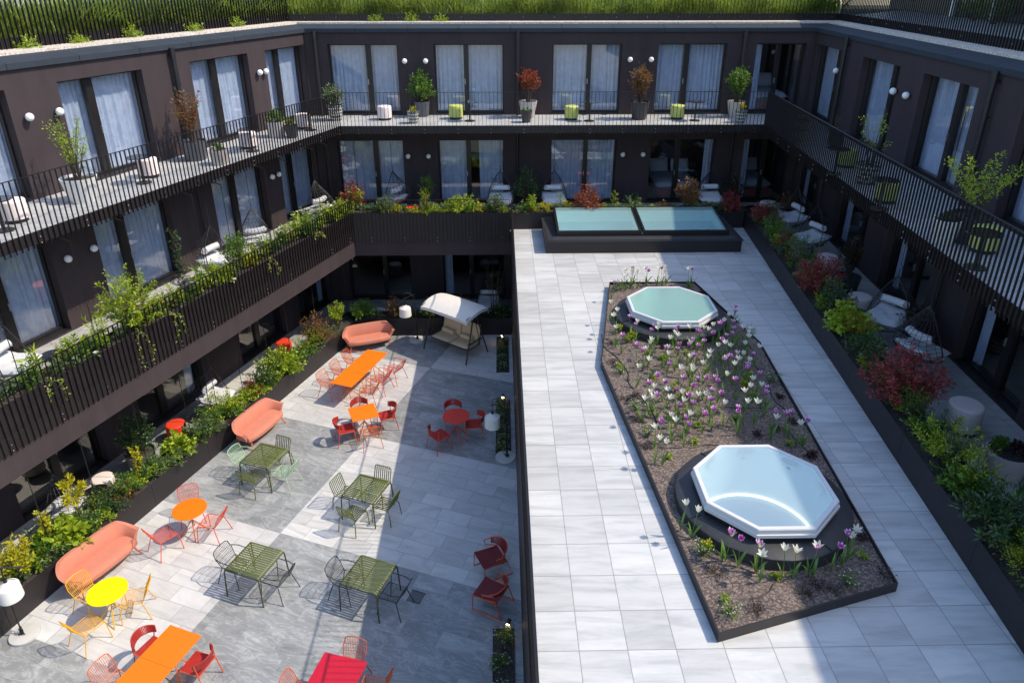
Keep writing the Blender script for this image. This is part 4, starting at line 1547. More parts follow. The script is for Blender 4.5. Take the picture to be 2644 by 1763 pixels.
chair('grey_arm', -5.73, 4.98, -22, 'charcoal wire armchair left of the fully sunlit olive table')
chair('grey_arm', -4.80, 4.60, 158, 'charcoal wire armchair right of the fully sunlit olive table')
table_slat(-2.923, 4.371, -21, 'olive slatted table on the shadow line, between two charcoal wire armchairs')
chair('grey_arm', -3.40, 4.52, -22, 'charcoal wire armchair left of the olive table on the shadow line')
chair('grey_arm', -2.44, 4.17, 158, 'charcoal wire armchair by the floor drain, right of an olive table')
# front orange tables
for k, w in ((0, 'far'), (-1, 'near')):
    table_square(-6.075 + UX * 0.703 * k, 2.79 + UY * 0.703 * k, -20.6, '%s orange square table of the pair at the front edge of the courtyard' % w, M['orange'], M['orangewire'], group='orange tables pushed together at the front')
chair('red', -6.55, 2.98, -25, 'red strap chair left of the front pair of orange tables')
chair('orange', -6.86, 2.33, -22, 'orange wire chair left of the nearest orange table, behind the red chair')
chair('red', -5.62, 2.66, 162, 'red strap chair right of the front pair of orange tables')
table_square(-3.10, 2.13, -15.5, 'crimson square table at the bottom edge of the courtyard', M['crimson'], M['rust'], size=0.80)
chair('orange', -2.98, 2.52, -106, 'orange wire chair behind the crimson table')
chair('orange', -3.62, 2.06, -10, 'orange wire chair left of the crimson table')
chair('orange', -2.52, 2.15, 170, 'orange wire chair right of the crimson table, in the shade')
# lounge chairs
chair('lounge', -0.55, 5.10, 205, 'maroon strap lounge chair by the deck wall, farther of the two')
chair('lounge', -0.54, 4.22, 152, 'maroon strap lounge chair by the deck wall, nearer of the two')

# floor drain
m = MB()
for i in range(9):
    m.box((-0.14 + i * 0.033, -0.13, 0), (-0.14 + i * 0.033 + 0.016, 0.13, 0.006))
m.box((-0.15, -0.14, 0), (0.15, -0.13, 0.007)); m.box((-0.15, 0.13, 0), (0.15, 0.14, 0.007))
tag(m.build('floor_drain', M['pipe'], loc=(-2.04, 4.43, ZG + 0.003), rotz=math.radians(-20.4)), 'slotted metal floor drain in the dark paving beside an olive table', 'drain')


# sofas
def sofa(x, y, face, label):
    root = thing('sofa', label, 'sofa', (x, y, ZG), math.radians(face + 90), 'salmon sofas')
    root.scale = (0.89, 0.88, 0.90)
    hw, dp = 0.86, 0.36
    # plan of the shell: up one side, round the back, down the other
    pl = []
    n = 36
    for i in range(n + 1):
        t = i / n
        a = math.pi * (1 - t)
        cx_ = math.cos(a)
        sx_ = math.sin(a)
        ex = 0.42
        px = hw * math.copysign(abs(cx_) ** ex, cx_)
        py = -0.16 + (dp + 0.10) * (abs(sx_) ** ex)
        pl.append((px, py, abs(sx_)))
    m = MB()
    rows = []
    for (px, py, s) in pl:
        hgt = 0.60 + 0.19 * min(1.0, s * 1.35) ** 1.5
        sd = max(0.0, 1 - s * 2.4)
        bot = 0.30 + 0.03 * s
        nx_, ny_ = px / hw * (1 - s) * 0.10, 0.12 * s
        row = []
        for k in range(6):
            v = k / 5
            row.append((px * (0.94 + 0.06 * v) + nx_ * v * v, (py - 0.08 * sd * (1 - v) * 0) + ny_ * v * v - 0.03, bot + (hgt - bot) * v))
        # rounded top and the inner face
        for k in range(6):
            v = 1 - k / 5
            tt = 0.095
            row.append((px * (0.94 + 0.06 * v) * (1 - tt / hw * (1 - s * 0.55)) + nx_ * v * v, py + ny_ * v * v - 0.03 - tt * (0.25 + 0.75 * s), bot + 0.06 + (hgt - bot - 0.05) * v))
        rows.append(row)
    m.grid(rows)
    k = len(m.v)
    for ri in (0, len(rows) - 1):
        kk = len(m.v)
        m.v += [tuple(p) for p in rows[ri]]
        m.f.append(tuple(range(kk, kk + 12)))
    m.build('backrest', M['salmon'], root, smooth=True)
    m = MB()
    rows = []
    nx = 25
    for j in range(nx):
        u = -1 + 2 * j / (nx - 1)
        hw2 = hw * 0.90
        fr = -0.40 + 0.13 * abs(u) ** 3.0
        bk = 0.30 - 0.10 * abs(u) ** 5
        row = []
        for (v, z) in ((0.02, 0.285), (0.0, 0.33), (0.012, 0.40), (0.06, 0.43), (0.3, 0.442), (0.65, 0.438), (1.0, 0.42), (1.0, 0.30)):
            row.append((u * hw2, fr + (bk - fr) * v, z - 0.012 * abs(u) ** 6))
        rows.append(row)
    m.grid(rows)
    for ri in (0, nx - 1):
        kk = len(m.v)
        m.v += [tuple(p) for p in rows[ri]]
        m.f.append(tuple(range(kk, kk + 8)))
    for j in range(nx - 1):
        a_, b_ = j * 8, (j + 1) * 8
        m.f.append((a_, b_, b_ + 7, a_ + 7))
    m.build('seat', M['salmon'], root, smooth=True)
    for sx in (-1, 1):
        for sy in (-1, 1):
            m = MB()
            m.tube([(sx * 0.66, sy * 0.19 - 0.03, 0.30), (sx * 0.76, sy * 0.30 - 0.04, 0.0)], 0.024, 8, taper=0.015)
            m.build('leg', M['salmonleg'], root, smooth=True)
    return root


sofa(-4.70, 14.96, -70, 'salmon sofa in the far corner below the swing side of the planters')
sofa(-6.80, 10.02, -22, 'salmon sofa halfway along the left planter')
sofa(-8.60, 5.22, -26, 'salmon sofa nearest the viewer, behind the yellow table')


# hanging-shade floor lamps
def floor_lamp(x, y, ang, label, lean=0.32):
    root = thing('floor_lamp', label, 'lamp', (x, y, ZG), math.radians(ang), 'tall lamps with hanging canvas shades')
    m = MB()
    m.lathe([(0.255, 0.002), (0.26, 0.01), (0.255, 0.045), (0.24, 0.05)], 40)
    m.build('base', M['concrete'], root, smooth=True)
    m = MB()
    m.tube([(0.03, 0, 0.05), (0.03, 0, 0.12)], 0.03, 10)
    m.tube([(0.03, 0, 0.1), (0.02, 0, 1.2), (-0.03, 0, 1.66)], 0.014, 8)
    m.tube([(0.01, 0, 1.70), (-0.06, 0, 1.64)], 0.024, 8)
    m.tube([(-0.02, 0, 1.68), (-0.36, 0, 1.56)], 0.016, 8)
    m.build('pole', M['black'], root, smooth=True)
    m = MB()
    m.tube([(-0.05, 0.0, 1.66), (-0.16, 0, 1.76), (-0.30, 0, 1.77), (-lean, 0, 1.66), (-lean, 0, 1.38)], 0.0065, 6)
    m.build('cable', M['rubber'], root, smooth=True)
    m = MB()
    m.tube([(-lean, 0, 1.40), (-lean, 0, 1.30)], 0.03, 10)
    m.build('socket', M['black'], root, smooth=True)
    m = MB()
    rr_ = random.Random(int(abs(x * 100)))
    ck = [(0.03 + 0.07 * math.cos(t * 2.3 + 1) * (1 - t / 20) + rr_.uniform(-.02, .02), 0.07 * math.sin(t * 2.3) + rr_.uniform(-.02, .02), 0.07 + 0.011 * t) for t in range(15)]
    m.tube(ck, 0.008, 5)
    m.build('cable_coil', M['rubber'], root, smooth=True)
    m = MB()
    m.lathe([(0.032, 1.33), (0.185, 1.24), (0.19, 1.225), (0.202, 0.955), (0.196, 0.955), (0.184, 1.22), (0.03, 1.315)], 32, (-lean, 0, 0), cap=False)
    m.build('lamp_shade', M['canvas'], root, smooth=True)
    return root


floor_lamp(-3.17, 15.36, 8, 'tall lamp with canvas shade behind the swing seat, by the far planter')
floor_lamp(-0.22, 8.88, -4, 'tall lamp with canvas shade in the shade beside the deck wall')
floor_lamp(-9.30, 3.66, 200, 'tall lamp with canvas shade at the left edge, against the planter', 0.02)

# swing seat
sx_, sy_ = -1.81, 14.60
root = thing('swing_seat', 'garden swing seat with white canopy and cream cushions', 'swing', (sx_, sy_, ZG), math.radians(-38))
# local: long axis x, the sitter looks to -y
H = 1.58
for sx in (-1, 1):
    for sy in (-1, 1):
        m = MB()
        m.tube([(sx * 0.86, sy * 0.05, H), (sx * 0.91, sy * 0.55, 0.02)], 0.024, 8)
        m.build('leg', M['bronze'], root, smooth=True)
    m = MB()
    m.tube([(sx * 0.887, -0.37, 0.62), (sx * 0.887, 0.37, 0.62)], 0.016, 8)
    m.build('stretcher', M['bronze'], root, smooth=True)
m = MB()
m.tube([(-0.88, 0, H - 0.02), (0.88, 0, H - 0.02)], 0.022, 8)
m.build('beam', M['bronze'], root, smooth=True)
m = MB()
rows = []
for j in range(13):
    u = -1 + 2 * j / 12
    row = []
    for i in range(11):
        v = -1 + 2 * i / 10
        z = H + 0.15 - 0.11 * v * v - 0.04 * abs(u) ** 4 + v * 0.05
        if abs(v) == 1: pass
        row.append((u * (0.99 - 0.02 * v * v), v * 0.53, z))
    row = [(row[0][0], row[0][1] - 0.005, row[0][2] - 0.10)] + row + [(row[-1][0], row[-1][1] + 0.005, row[-1][2] - 0.10)]
    rows.append(row)
rows = [[(p[0] * 1.004, p[1], p[2] - 0.10) for p in rows[0]]] + rows + [[(p[0] * 1.004, p[1], p[2] - 0.10) for p in rows[-1]]]
m.grid(rows, thick=-0.006)
m.build('canopy', M['canvas'], root, smooth=True)
m = MB()
for sx in (-1, 1):
    m.tube([(sx * 0.93, -0.50, H - 0.0), (sx * 0.93, 0.0, H + 0.10), (sx * 0.93, 0.50, H + 0.06)], 0.014, 8)
m.tube([(-0.93, 0, H + 0.10), (0.93, 0, H + 0.10)], 0.014, 8)
m.build('canopy_frame', M['bronze'], root, smooth=True)
m = MB()
for sx in (-1, 1):
    m.tube([(sx * 0.80, -0.02, H - 0.04), (sx * 0.79, -0.24, 0.62), (sx * 0.79, -0.28, 0.40)], 0.011, 7)
    m.tube([(sx * 0.80, 0.02, H - 0.04), (sx * 0.79, 0.26, 0.62), (sx * 0.79, 0.24, 0.40)], 0.011, 7)
    m.tube([(sx * 0.79, -0.30, 0.58), (sx * 0.79, 0.30, 0.60)], 0.015, 7)
m.tube([(-0.79, -0.30, 0.38), (0.79, -0.30, 0.38), (0.79, 0.26, 0.36), (-0.79, 0.26, 0.36)], 0.015, 7, closed=True)
m.tube([(-0.79, 0.27, 0.38), (-0.79, 0.42, 0.92), (0.79, 0.42, 0.92), (0.79, 0.27, 0.38)], 0.015, 7)
m.build('seat_frame', M['bronze'], root, smooth=True)


def pillow(m, x0, x1, y0, y1, z0, z1, tilt=None, puff=0.5, n=11, tuft=None):
    """rounded slab; tilt maps a local point on"""
    top, bot = [], []
    for i in range(n):
        u = -1 + 2 * i / (n - 1)
        ru, rd = [], []
        for j in range(n):
            v = -1 + 2 * j / (n - 1)
            e = (1 - abs(u) ** 5) * (1 - abs(v) ** 5)
            e = max(0, e) ** 0.5
            b = e * (puff + (1 - puff) * e)
            if tuft:
                for (tu, tv) in tuft:
                    d2 = ((u - tu) ** 2 + (v - tv) ** 2)
                    b -= 0.30 * math.exp(-d2 / 0.02) * e
            x = x0 + (x1 - x0) * (u + 1) / 2
            y = y0 + (y1 - y0) * (v + 1) / 2
            zm = (z0 + z1) / 2
            pu, pd = (x, y, zm + (z1 - zm) * b), (x, y, zm - (zm - z0) * e)
            if tilt: pu, pd = tilt(pu), tilt(pd)
            ru.append(pu); rd.append(pd)
        top.append(ru); bot.append(rd)
    m.grid(top)
    m.grid(bot)


for (a, b_) in ((-0.77, -0.01), (0.01, 0.77)):
    m = MB()
    pillow(m, a, b_, -0.33, 0.27, 0.385, 0.50, tuft=[(-0.4, 0.1), (0.4, 0.1)])
    m.build('cushion', M['cream'], root, smooth=True)
    m = MB()
    til = lambda p: (p[0], 0.24 + p[1] * 0.27 + (p[2]) * 0.96, 0.45 + p[1] * 0.96 - p[2] * 0.27)
    pillow(m, a, b_, 0.0, 0.56, -0.06, 0.05, tilt=lambda p: (p[0], 0.25 + p[1] * 0.25 - p[2] * 0.97, 0.46 + p[1] * 0.97 + p[2] * 0.25), tuft=[(-0.4, -0.3), (0.4, -0.3), (-0.4, 0.35), (0.4, 0.35)])
    m.build('cushion', M['cream'], root, smooth=True)
    m = MB()
    c_ = (a + b_) / 2
    m.tube([(c_ - 0.24, 0.13, 0.57), (c_ - 0.225, 0.13, 0.57), (c_ + 0.225, 0.13, 0.57), (c_ + 0.24, 0.13, 0.57)], 0.08, 14)
    m.build('bolster', M['cream'], root, smooth=True)


# planting slots in the paving along the deck wall, with spotlights
def slot(x, y0_, y1_, label):
    root = thing('planting_slot', label, 'flower bed', (x, (y0_ + y1_) / 2, ZG))
    h, w = (y1_ - y0_) / 2, 0.20
    m = MB()
    for (a, b_, c, d) in ((-w, -h, -w + 0.012, h), (w - 0.012, -h, w, h), (-w + 0.012, -h, w - 0.012, -h + 0.012), (-w + 0.012, h - 0.012, w - 0.012, h)):
        m.box((a, b_, 0.002), (c, d, 0.03))
    m.build('edging', M['panel'], root)
    m = MB()
    rows = [[(-w + 0.012 + (2 * w - 0.024) * i / 6, -h + 0.012 + (2 * h - 0.024) * j / 20, 0.018 + 0.010 * math.sin(i * 2.1 + j * 1.3)) for j in range(21)] for i in range(7)]
    m.grid(rows)
    m.build('soil', M['soil'], root, smooth=True)


slot(-0.27, 13.17, 15.50, 'planting slot in the paving right of the swing seat')
slot(-0.27, 8.95, 11.55, 'planting slot in the paving beside the shade lamp')
slot(-0.30, 0.8, 3.62, 'planting slot in the paving at the front of the deck wall')


def spotlight(x, y, label, rz):
    root = thing('spotlight', label, 'spotlight', (x, y, ZG + 0.02), rz, 'garden spotlights')
    m = MB()
    m.tube([(0, 0, -0.02), (0, 0, 0.20)], 0.010, 6)
    m.tube([(0.045, 0, 0.25), (-0.05, 0, 0.21)], 0.036, 14)
    m.build('housing', M['black'], root, smooth=True)
    m = MB()
    m.tube([(-0.0505, 0, 0.2095), (-0.056, 0, 0.207)], 0.031, 14)
    m.build('lens', M['warm'], root)
    return root


spotlight(-0.25, 15.2, 'lit garden spotlight right of the swing seat', 0.9)
spotlight(-0.27, 11.42, 'lit garden spotlight above the white flowers behind the shade lamp', 1.5)
spotlight(-0.20, 3.58, 'lit garden spotlight among white flowers near the front of the deck wall', 1.2)

# ------------------------------------------------------------------ wall lamps
def globe(Wg, u, z, label):
    p = Wg.p(u, 0.0, z)
    ang = math.atan2(Wg.n.y, Wg.n.x)
    root = thing('wall_lamp', label, 'wall lamp', p, ang, 'white globe wall lamps')
    m = MB()
    m.tube([(0.0, 0, 0), (0.03, 0, 0)], 0.045, 14)
    m.build('mount', M['black'], root, smooth=True)
    m = MB()
    m.sphere((0.105, 0, 0), 0.085, 20, 14)
    m.build('globe', M['globe'], root, smooth=True)
    return root


for u, z, s in ((3.225, 4.92, 'left of the pair between first and second top doors, far wing'), (3.914, 4.92, 'right of the pair between first and second top doors, far wing'),
                (10.669, 4.95, 'left of the pair above the bronze-leaved shrub on the far wing'), (11.368, 4.95, 'right of the pair above the bronze-leaved shrub on the far wing'),
                (3.15, 1.763, 'left of the pair above the far middle-floor hanging chair'), (3.86, 1.763, 'right of the pair above the far middle-floor hanging chair'),
                (10.624, 1.79, 'left of the pair behind the flat roof light'), (11.335, 1.79, 'right of the pair behind the flat roof light')):
    globe(WB, u, z, 'globe lamp ' + s)
for u, z, s in ((2.579, 4.863, 'left of the close-set pair high near the far left corner'), (2.287, 4.862, 'right of the close-set pair high near the far left corner'), (10.12, 4.859, 'farthest left on the sunlit upper left wall'),
                (9.402, 4.853, 'on the sunlit left wall beside the slender green tree'), (9.425, 1.706, 'right of the nearer pair on the shaded left middle floor'), (10.127, 1.70, 'left of the nearer pair on the shaded left middle floor'),
                (2.676, 1.715, 'left of the far pair on the shaded left middle floor'), (2.347, 1.713, 'right of the far pair on the shaded left middle floor')):
    globe(WL, u, z, 'globe lamp ' + s)
for u, z, s in ((2.448, 4.867, 'alone beside the drainpipe on the right wing'), (6.445, 4.859, 'left of the pair on the shaded right wing'), (7.162, 4.865, 'right of the pair on the shaded right wing')):
    globe(WR, u, z, 'globe lamp ' + s)
# ------------------------------------------------------------------ foliage
LM = {}


def lm(name, cols, **k):
    LM[name] = leafmat('leaf_' + name, cols, **k)


lm('green', [(0.06, 0.15, 0.016), (0.13, 0.26, 0.03), (0.22, 0.36, 0.05)])
lm('dark', [(0.018, 0.05, 0.014), (0.035, 0.085, 0.022), (0.08, 0.15, 0.04)], rough=0.3, trans=0.12)
lm('lime', [(0.22, 0.34, 0.015), (0.38, 0.50, 0.025), (0.52, 0.60, 0.06)])
lm('yellow', [(0.42, 0.42, 0.015), (0.62, 0.56, 0.015), (0.72, 0.66, 0.05)])
lm('varieg', [(0.06, 0.13, 0.03), (0.12, 0.20, 0.06), (0.42, 0.46, 0.26)])
lm('grey', [(0.09, 0.14, 0.08), (0.16, 0.22, 0.13), (0.28, 0.33, 0.22)])
lm('red', [(0.09, 0.11, 0.03), (0.30, 0.04, 0.025), (0.46, 0.07, 0.04), (0.55, 0.16, 0.09)], rough=0.3)
lm('bronze', [(0.09, 0.12, 0.03), (0.22, 0.10, 0.04), (0.40, 0.14, 0.06), (0.36, 0.20, 0.09)], rough=0.32)
lm('crimson', [(0.03, 0.06, 0.02), (0.34, 0.03, 0.045), (0.48, 0.06, 0.08), (0.55, 0.13, 0.14)], rough=0.35)
lm('darkbronze', [(0.02, 0.035, 0.015), (0.05, 0.035, 0.02), (0.10, 0.05, 0.03)], rough=0.35)
lm('amber', [(0.35, 0.20, 0.02), (0.45, 0.30, 0.03), (0.30, 0.32, 0.04)])
lm('purple', [(0.04, 0.02, 0.025), (0.09, 0.035, 0.05), (0.15, 0.07, 0.08)])
lm('brown', [(0.06, 0.05, 0.02), (0.14, 0.07, 0.03), (0.10, 0.10, 0.03)])
lm('meadow', [(0.13, 0.22, 0.015), (0.26, 0.36, 0.03), (0.40, 0.50, 0.06), (0.52, 0.58, 0.14)], rough=0.5, trans=0.45, patch=(0.9, (0.10, 0.15, 0.02)))
lm('whitepetal', [(0.80, 0.79, 0.74), (0.86, 0.86, 0.84)])
lm('bluepetal', [(0.20, 0.22, 0.62), (0.34, 0.36, 0.75)])
lm('pinkpetal', [(0.70, 0.38, 0.50), (0.80, 0.62, 0.68)])
lm('yellowpetal', [(0.75, 0.55, 0.01), (0.82, 0.68, 0.05)])
M['stem'] = paint('woody_stem', (0.075, 0.05, 0.03), 0.8, 0.2, 20)
M['stemgreen'] = paint('green_stem', (0.07, 0.11, 0.03), 0.6, 0.2, 20)


def leaf_mesh(name, P, D, L, Wd, mat, curl=0.25):
    """one folded leaf per row: base P, direction D, length L, width Wd"""
    n = len(P)
    D = D / np.maximum(1e-6, np.linalg.norm(D, axis=1))[:, None]
    rnd = RNG.normal(size=(n, 3))
    rnd[:, 2] += 0.9
    Sd = np.cross(D, rnd)
    Sd /= np.maximum(1e-6, np.linalg.norm(Sd, axis=1))[:, None]
    N = np.cross(Sd, D)
    N *= np.sign(N[:, 2:3] + 1e-6)
    L = L[:, None]
    Wd = Wd[:, None]
    m1 = P + D * L * 0.42 + N * Wd * 0.10
    a = m1 + Sd * Wd * 0.5 + N * Wd * 0.22
    b = m1 - Sd * Wd * 0.5 + N * Wd * 0.22
    t = P + D * L - N * L * curl * 0.5
    V = np.empty((n, 5, 3))
    V[:, 0], V[:, 1], V[:, 2], V[:, 3], V[:, 4] = P, a, t, b, m1
    V = V.reshape(-1, 3)
    me = bpy.data.meshes.new(name)
    me.vertices.add(len(V))
    me.vertices.foreach_set('co', V.astype(np.float32).ravel())
    k = (np.arange(n) * 5)[:, None]
    tri = np.concatenate([k + [0, 1, 4], k + [1, 2, 4], k + [4, 2, 3], k + [0, 4, 3]], 1).reshape(-1)
    me.loops.add(len(tri))
    me.loops.foreach_set('vertex_index', tri.astype(np.int32))
    me.polygons.add(4 * n)
    me.polygons.foreach_set('loop_start', np.arange(0, 12 * n, 3, dtype=np.int32))
    me.polygons.foreach_set('loop_total', np.full(4 * n, 3, dtype=np.int32))
    me.update(calc_edges=True)
    me.validate()
    me.materials.append(mat)
    return me


def put(name, me, parent=None):
    o = bpy.data.objects.new(name, me)
    COL.objects.link(o)
    if parent is not None:
        o.parent = parent
    return o


def foliage(root, h, r, n, leaf, L=0.06, Wr=0.5, habit='bush', ns=14, seed=0, z0=0.0, flowers=None, start=0.35, jit=0.10, stem='stem', off=(0, 0)):
    """stems fan out of the foot and carry leaves along their upper part"""
    rg = np.random.default_rng(seed + 1000)
    if Wr >= 0.25 and h < 2.0:
        n = int(n * 1.75)
    if habit in ('bush', 'mound', 'upright'):
        L *= 1.12
        ns = int(ns * 1.25)
    jit *= 1.5
    st = MB()
    Pts, Dirs = [], []
    per = max(3, int(n / ns))
    ends = []
    for k in range(ns):
        az = k * 2.39996 + rg.uniform(-0.4, 0.4)
        if habit == 'bush':
            el = math.asin(min(1, max(-0.05, (k + 0.5) / ns * 1.05 - 0.02)))
            e = np.array([r * math.cos(el) * math.cos(az), r * math.cos(el) * math.sin(az), h * (0.30 + 0.70 * math.sin(el))]) * rg.uniform(0.78, 1.08)
        elif habit == 'upright':
            q = math.sqrt((k + 0.5) / ns) * rg.uniform(0.7, 1.1)
            e = np.array([r * q * math.cos(az), r * q * math.sin(az), h * (1.0 - 0.35 * q * q) * rg.uniform(0.82, 1.05)])
        elif habit == 'airy':
            q = rg.uniform(0.3, 1.1)
            e = np.array([r * q * math.cos(az), r * q * math.sin(az), h * rg.uniform(0.55, 1.05)])
        elif habit == 'mound':
            el = rg.uniform(0.1, 1.4)
            e = np.array([r * math.cos(el) * math.cos(az), r * math.cos(el) * math.sin(az), h * (0.25 + 0.75 * math.sin(el))])
        elif habit == 'cone':
            q = (k + 0.5) / ns
            e = np.array([r * (1 - q) * math.cos(az), r * (1 - q) * math.sin(az), h * (0.15 + 0.85 * q)])
        elif habit == 'column':
            q = (k + 0.5) / ns
            e = np.array([r * rg.uniform(.5, 1) * math.cos(az), r * rg.uniform(.5, 1) * math.sin(az), h * (0.06 + 0.94 * q)])
        elif habit == 'tree':
            e = np.array([r * rg.uniform(.4, 1) * math.cos(az), r * rg.uniform(.4, 1) * math.sin(az), h * rg.uniform(0.62, 1.0)])
        else:  # trail
            e = np.array([r * math.cos(az), r * math.sin(az), -h * rg.uniform(0.4, 1.0)])
        if habit in ('cone', 'column'):
            b0 = np.array([0, 0, max(0.0, e[2] - h * 0.12)])
            ctl = b0 + (e - b0) * 0.5 + [0, 0, 0.02]
        elif habit == 'tree':
            b0 = np.array([0, 0, h * rg.uniform(0.3, 0.6)])
            ctl = b0 * 0.4 + e * 0.6 + [0, 0, 0.06 * h]
        elif habit == 'trail':
            b0 = np.array([0, 0, 0.03])
            ctl = np.array([e[0], e[1], 0.10])
        else:
            b0 = np.array([0.12 * r * math.cos(az), 0.12 * r * math.sin(az), 0.0])
            ctl = np.array([e[0] * 0.35, e[1] * 0.35, e[2] * 0.60]) + rg.normal(size=3) * 0.05 * r
        t = np.linspace(0, 1, 6)[:, None]
        path = (1 - t) ** 2 * b0 + 2 * t * (1 - t) * ctl + t ** 2 * e
        path[:, 2] += z0
        path[:, 0] += off[0]
        path[:, 1] += off[1]
        st.tube([tuple(p) for p in path], 0.004 + 0.006 * min(1, h), 4, taper=0.002)
        ends.append(path[-1])
        tt = start + (1 - start) * rg.random(per) ** 0.8
        idx = tt * 5
        i0 = np.clip(idx.astype(int), 0, 4)
        fr = (idx - i0)[:, None]
        p = path[i0] * (1 - fr) + path[i0 + 1] * fr
        tang = path[i0 + 1] - path[i0]
        tang /= np.maximum(1e-6, np.linalg.norm(tang, axis=1))[:, None]
        o = rg.normal(size=(per, 3))
        o /= np.linalg.norm(o, axis=1)[:, None]
        p = p + o * (jit * min(r, 0.5) * rg.random((per, 1)))
        d = tang * 0.55 + o * 0.9 + np.array([0, 0, 0.25])
        Pts.append(p)
        Dirs.append(d)
    if habit == 'tree':
        st.tube([(off[0], off[1], z0), (off[0] + 0.02, off[1], z0 + h * 0.35), (off[0], off[1] + 0.01, z0 + h * 0.75)], 0.014, 6, taper=0.006)
    if habit in ('cone', 'column'):
        st.tube([(off[0], off[1], z0), (off[0], off[1], z0 + h * 0.96)], 0.008, 5, taper=0.003)
    P = np.concatenate(Pts)
    D = np.concatenate(Dirs)
    P[:, 2] = np.maximum(P[:, 2], z0 + 0.01) if habit != 'trail' else P[:, 2]
    LL = L * rg.uniform(0.65, 1.25, len(P))
    f = put('foliage', leaf_mesh('foliage', P, D, LL, LL * Wr, LM[leaf]), root)
    st.build('stems', M[stem], root)
    if flowers:
        fm, cnt, sz = flowers
        PP, DD = [], []
        for i in range(cnt):
            if cnt <= 8:
                PP, DD = [], []
            if i < len(ends) and habit != 'trail':
                c = np.array(ends[i]) + rg.normal(size=3) * 0.01
            else:
                q = P[rg.integers(len(P))]
                c = q + np.array([0, 0, 0.02]) + rg.normal(size=3) * 0.01
            for j in range(5):
                a = j * 1.2566 + i
                PP.append(c)
                DD.append([math.cos(a), math.sin(a), 0.45])
            if cnt <= 8:
                put('flower', leaf_mesh('flower', np.array(PP), np.array(DD, float), np.full(5, sz), np.full(5, sz * 0.75), LM[fm], curl=-0.1), root)
        if cnt > 8:
            PP, DD = np.array(PP), np.array(DD, float)
            tag(put('flowers', leaf_mesh('flowers', PP, DD, np.full(len(PP), sz), np.full(len(PP), sz * 0.75), LM[fm], curl=-0.1), root), kind='stuff')
    return f


PSEED = [0]


def plant(kind, label, loc, cat='plant', group=None, **k):
    PSEED[0] += 1
    root = thing(kind, label, cat, loc, 0.0, group)
    foliage(root, seed=PSEED[0], **k)
    return root


def on(Wg, d, px, py, z, zs):
    """foot of a plant in a trough: photo point of its middle at height z, moved to depth d of the trough"""
    p = at(px, py, z)
    u = (p - Wg.o).dot(Wg.u)
    return Wg.p(u, d, zs)


GR = 'shrub'
# --- left middle-floor trough
LZ, LD = 0.52, D1L - 0.36
for px, py, dz, args in (
        (792, 450, 0.40, dict(label='red-leaved shrub at the corner of the middle-floor troughs', h=0.85, r=0.42, n=420, leaf='red', L=0.075, Wr=0.36, ns=18)),
        (738, 470, 0.25, dict(label='leafy green shrub next to the red one in the left middle trough', h=0.5, r=0.35, n=260, leaf='lime', L=0.05, ns=14)),
        (655, 515, 0.25, dict(label='fresh green bush in the left middle trough near the far hanging chair', h=0.55, r=0.36, n=320, leaf='green', L=0.05, ns=16)),
        (500, 580, 0.45, dict(label='olive-green upright shrub between two hanging chairs on the left', h=0.95, r=0.34, n=480, leaf='green', L=0.05, habit='upright', ns=14)),
        (455, 625, 0.2, dict(label='yellow-green bush with white blooms below the hanging chair', h=0.42, r=0.38, n=320, leaf='lime', L=0.06, ns=14, flowers=('whitepetal', 5, 0.06))),
        (212, 668, 0.75, dict(label='large rounded green shrub over the left middle railing', h=1.25, r=0.62, n=1000, leaf='lime', L=0.055, ns=28)),
        (262, 712, 0.35, dict(label='amber-leaved shrub in front of the large green one', h=0.62, r=0.26, n=420, leaf='amber', L=0.04, habit='upright', ns=12)),
        (150, 800, 0.15, dict(label='leafy plant beside the white stool on the left', h=0.42, r=0.34, n=260, leaf='green', L=0.06, ns=12, flowers=('whitepetal', 3, 0.07)))):
    args.update(h=args['h'] * 1.1, r=args['r'] * 1.18, n=int(args['n'] * 1.6))
    plant(GR, loc=on(WL, LD, px, py, LZ + dz, LZ), cat='shrub', **args)
rr = random.Random(5)
u = 1.2
while u < 17:
    nm = rr.random()
    loc = WL.p(u, LD + rr.uniform(-0.12, 0.16), LZ)
    if nm < 0.30:
        plant('trough_plant', 'low green plant spilling over the left middle trough', loc, group='low plants of the left middle trough', h=rr.uniform(0.26, 0.42), r=rr.uniform(0.2, 0.3), n=150, leaf=rr.choice(('lime', 'lime', 'green')), L=0.075, habit='mound', ns=10, stem='stemgreen')
    elif nm < 0.55:
        plant('trough_plant', 'low green plant spilling over the left middle trough', loc, group='low plants of the left middle trough', h=rr.uniform(0.4, 0.65), r=0.22, n=90, leaf=rr.choice(('lime', 'lime', 'green')), L=0.17, Wr=0.22, habit='airy', ns=9, start=0.1, stem='stemgreen')
    elif nm < 0.80:
        plant('trough_plant', 'white and lilac flowering plant in the left middle trough', loc, group='flowering plants of the left middle trough', h=rr.uniform(0.5, 0.75), r=0.2, n=70, leaf='lime', L=0.14, Wr=0.25, habit='airy', ns=7, start=0.05, flowers=(rr.choice(('whitepetal', 'whitepetal', 'pinkpetal')), 6, 0.06), stem='stemgreen')
    else:
        plant('trough_plant', 'blue-flowered low plant in the left middle trough', loc, group='blue low plants of the left middle trough', h=0.26, r=0.24, n=150, leaf='varieg', L=0.05, habit='mound', ns=10, flowers=('bluepetal', 8, 0.02), stem='stemgreen')
    u += rr.uniform(0.22, 0.36)
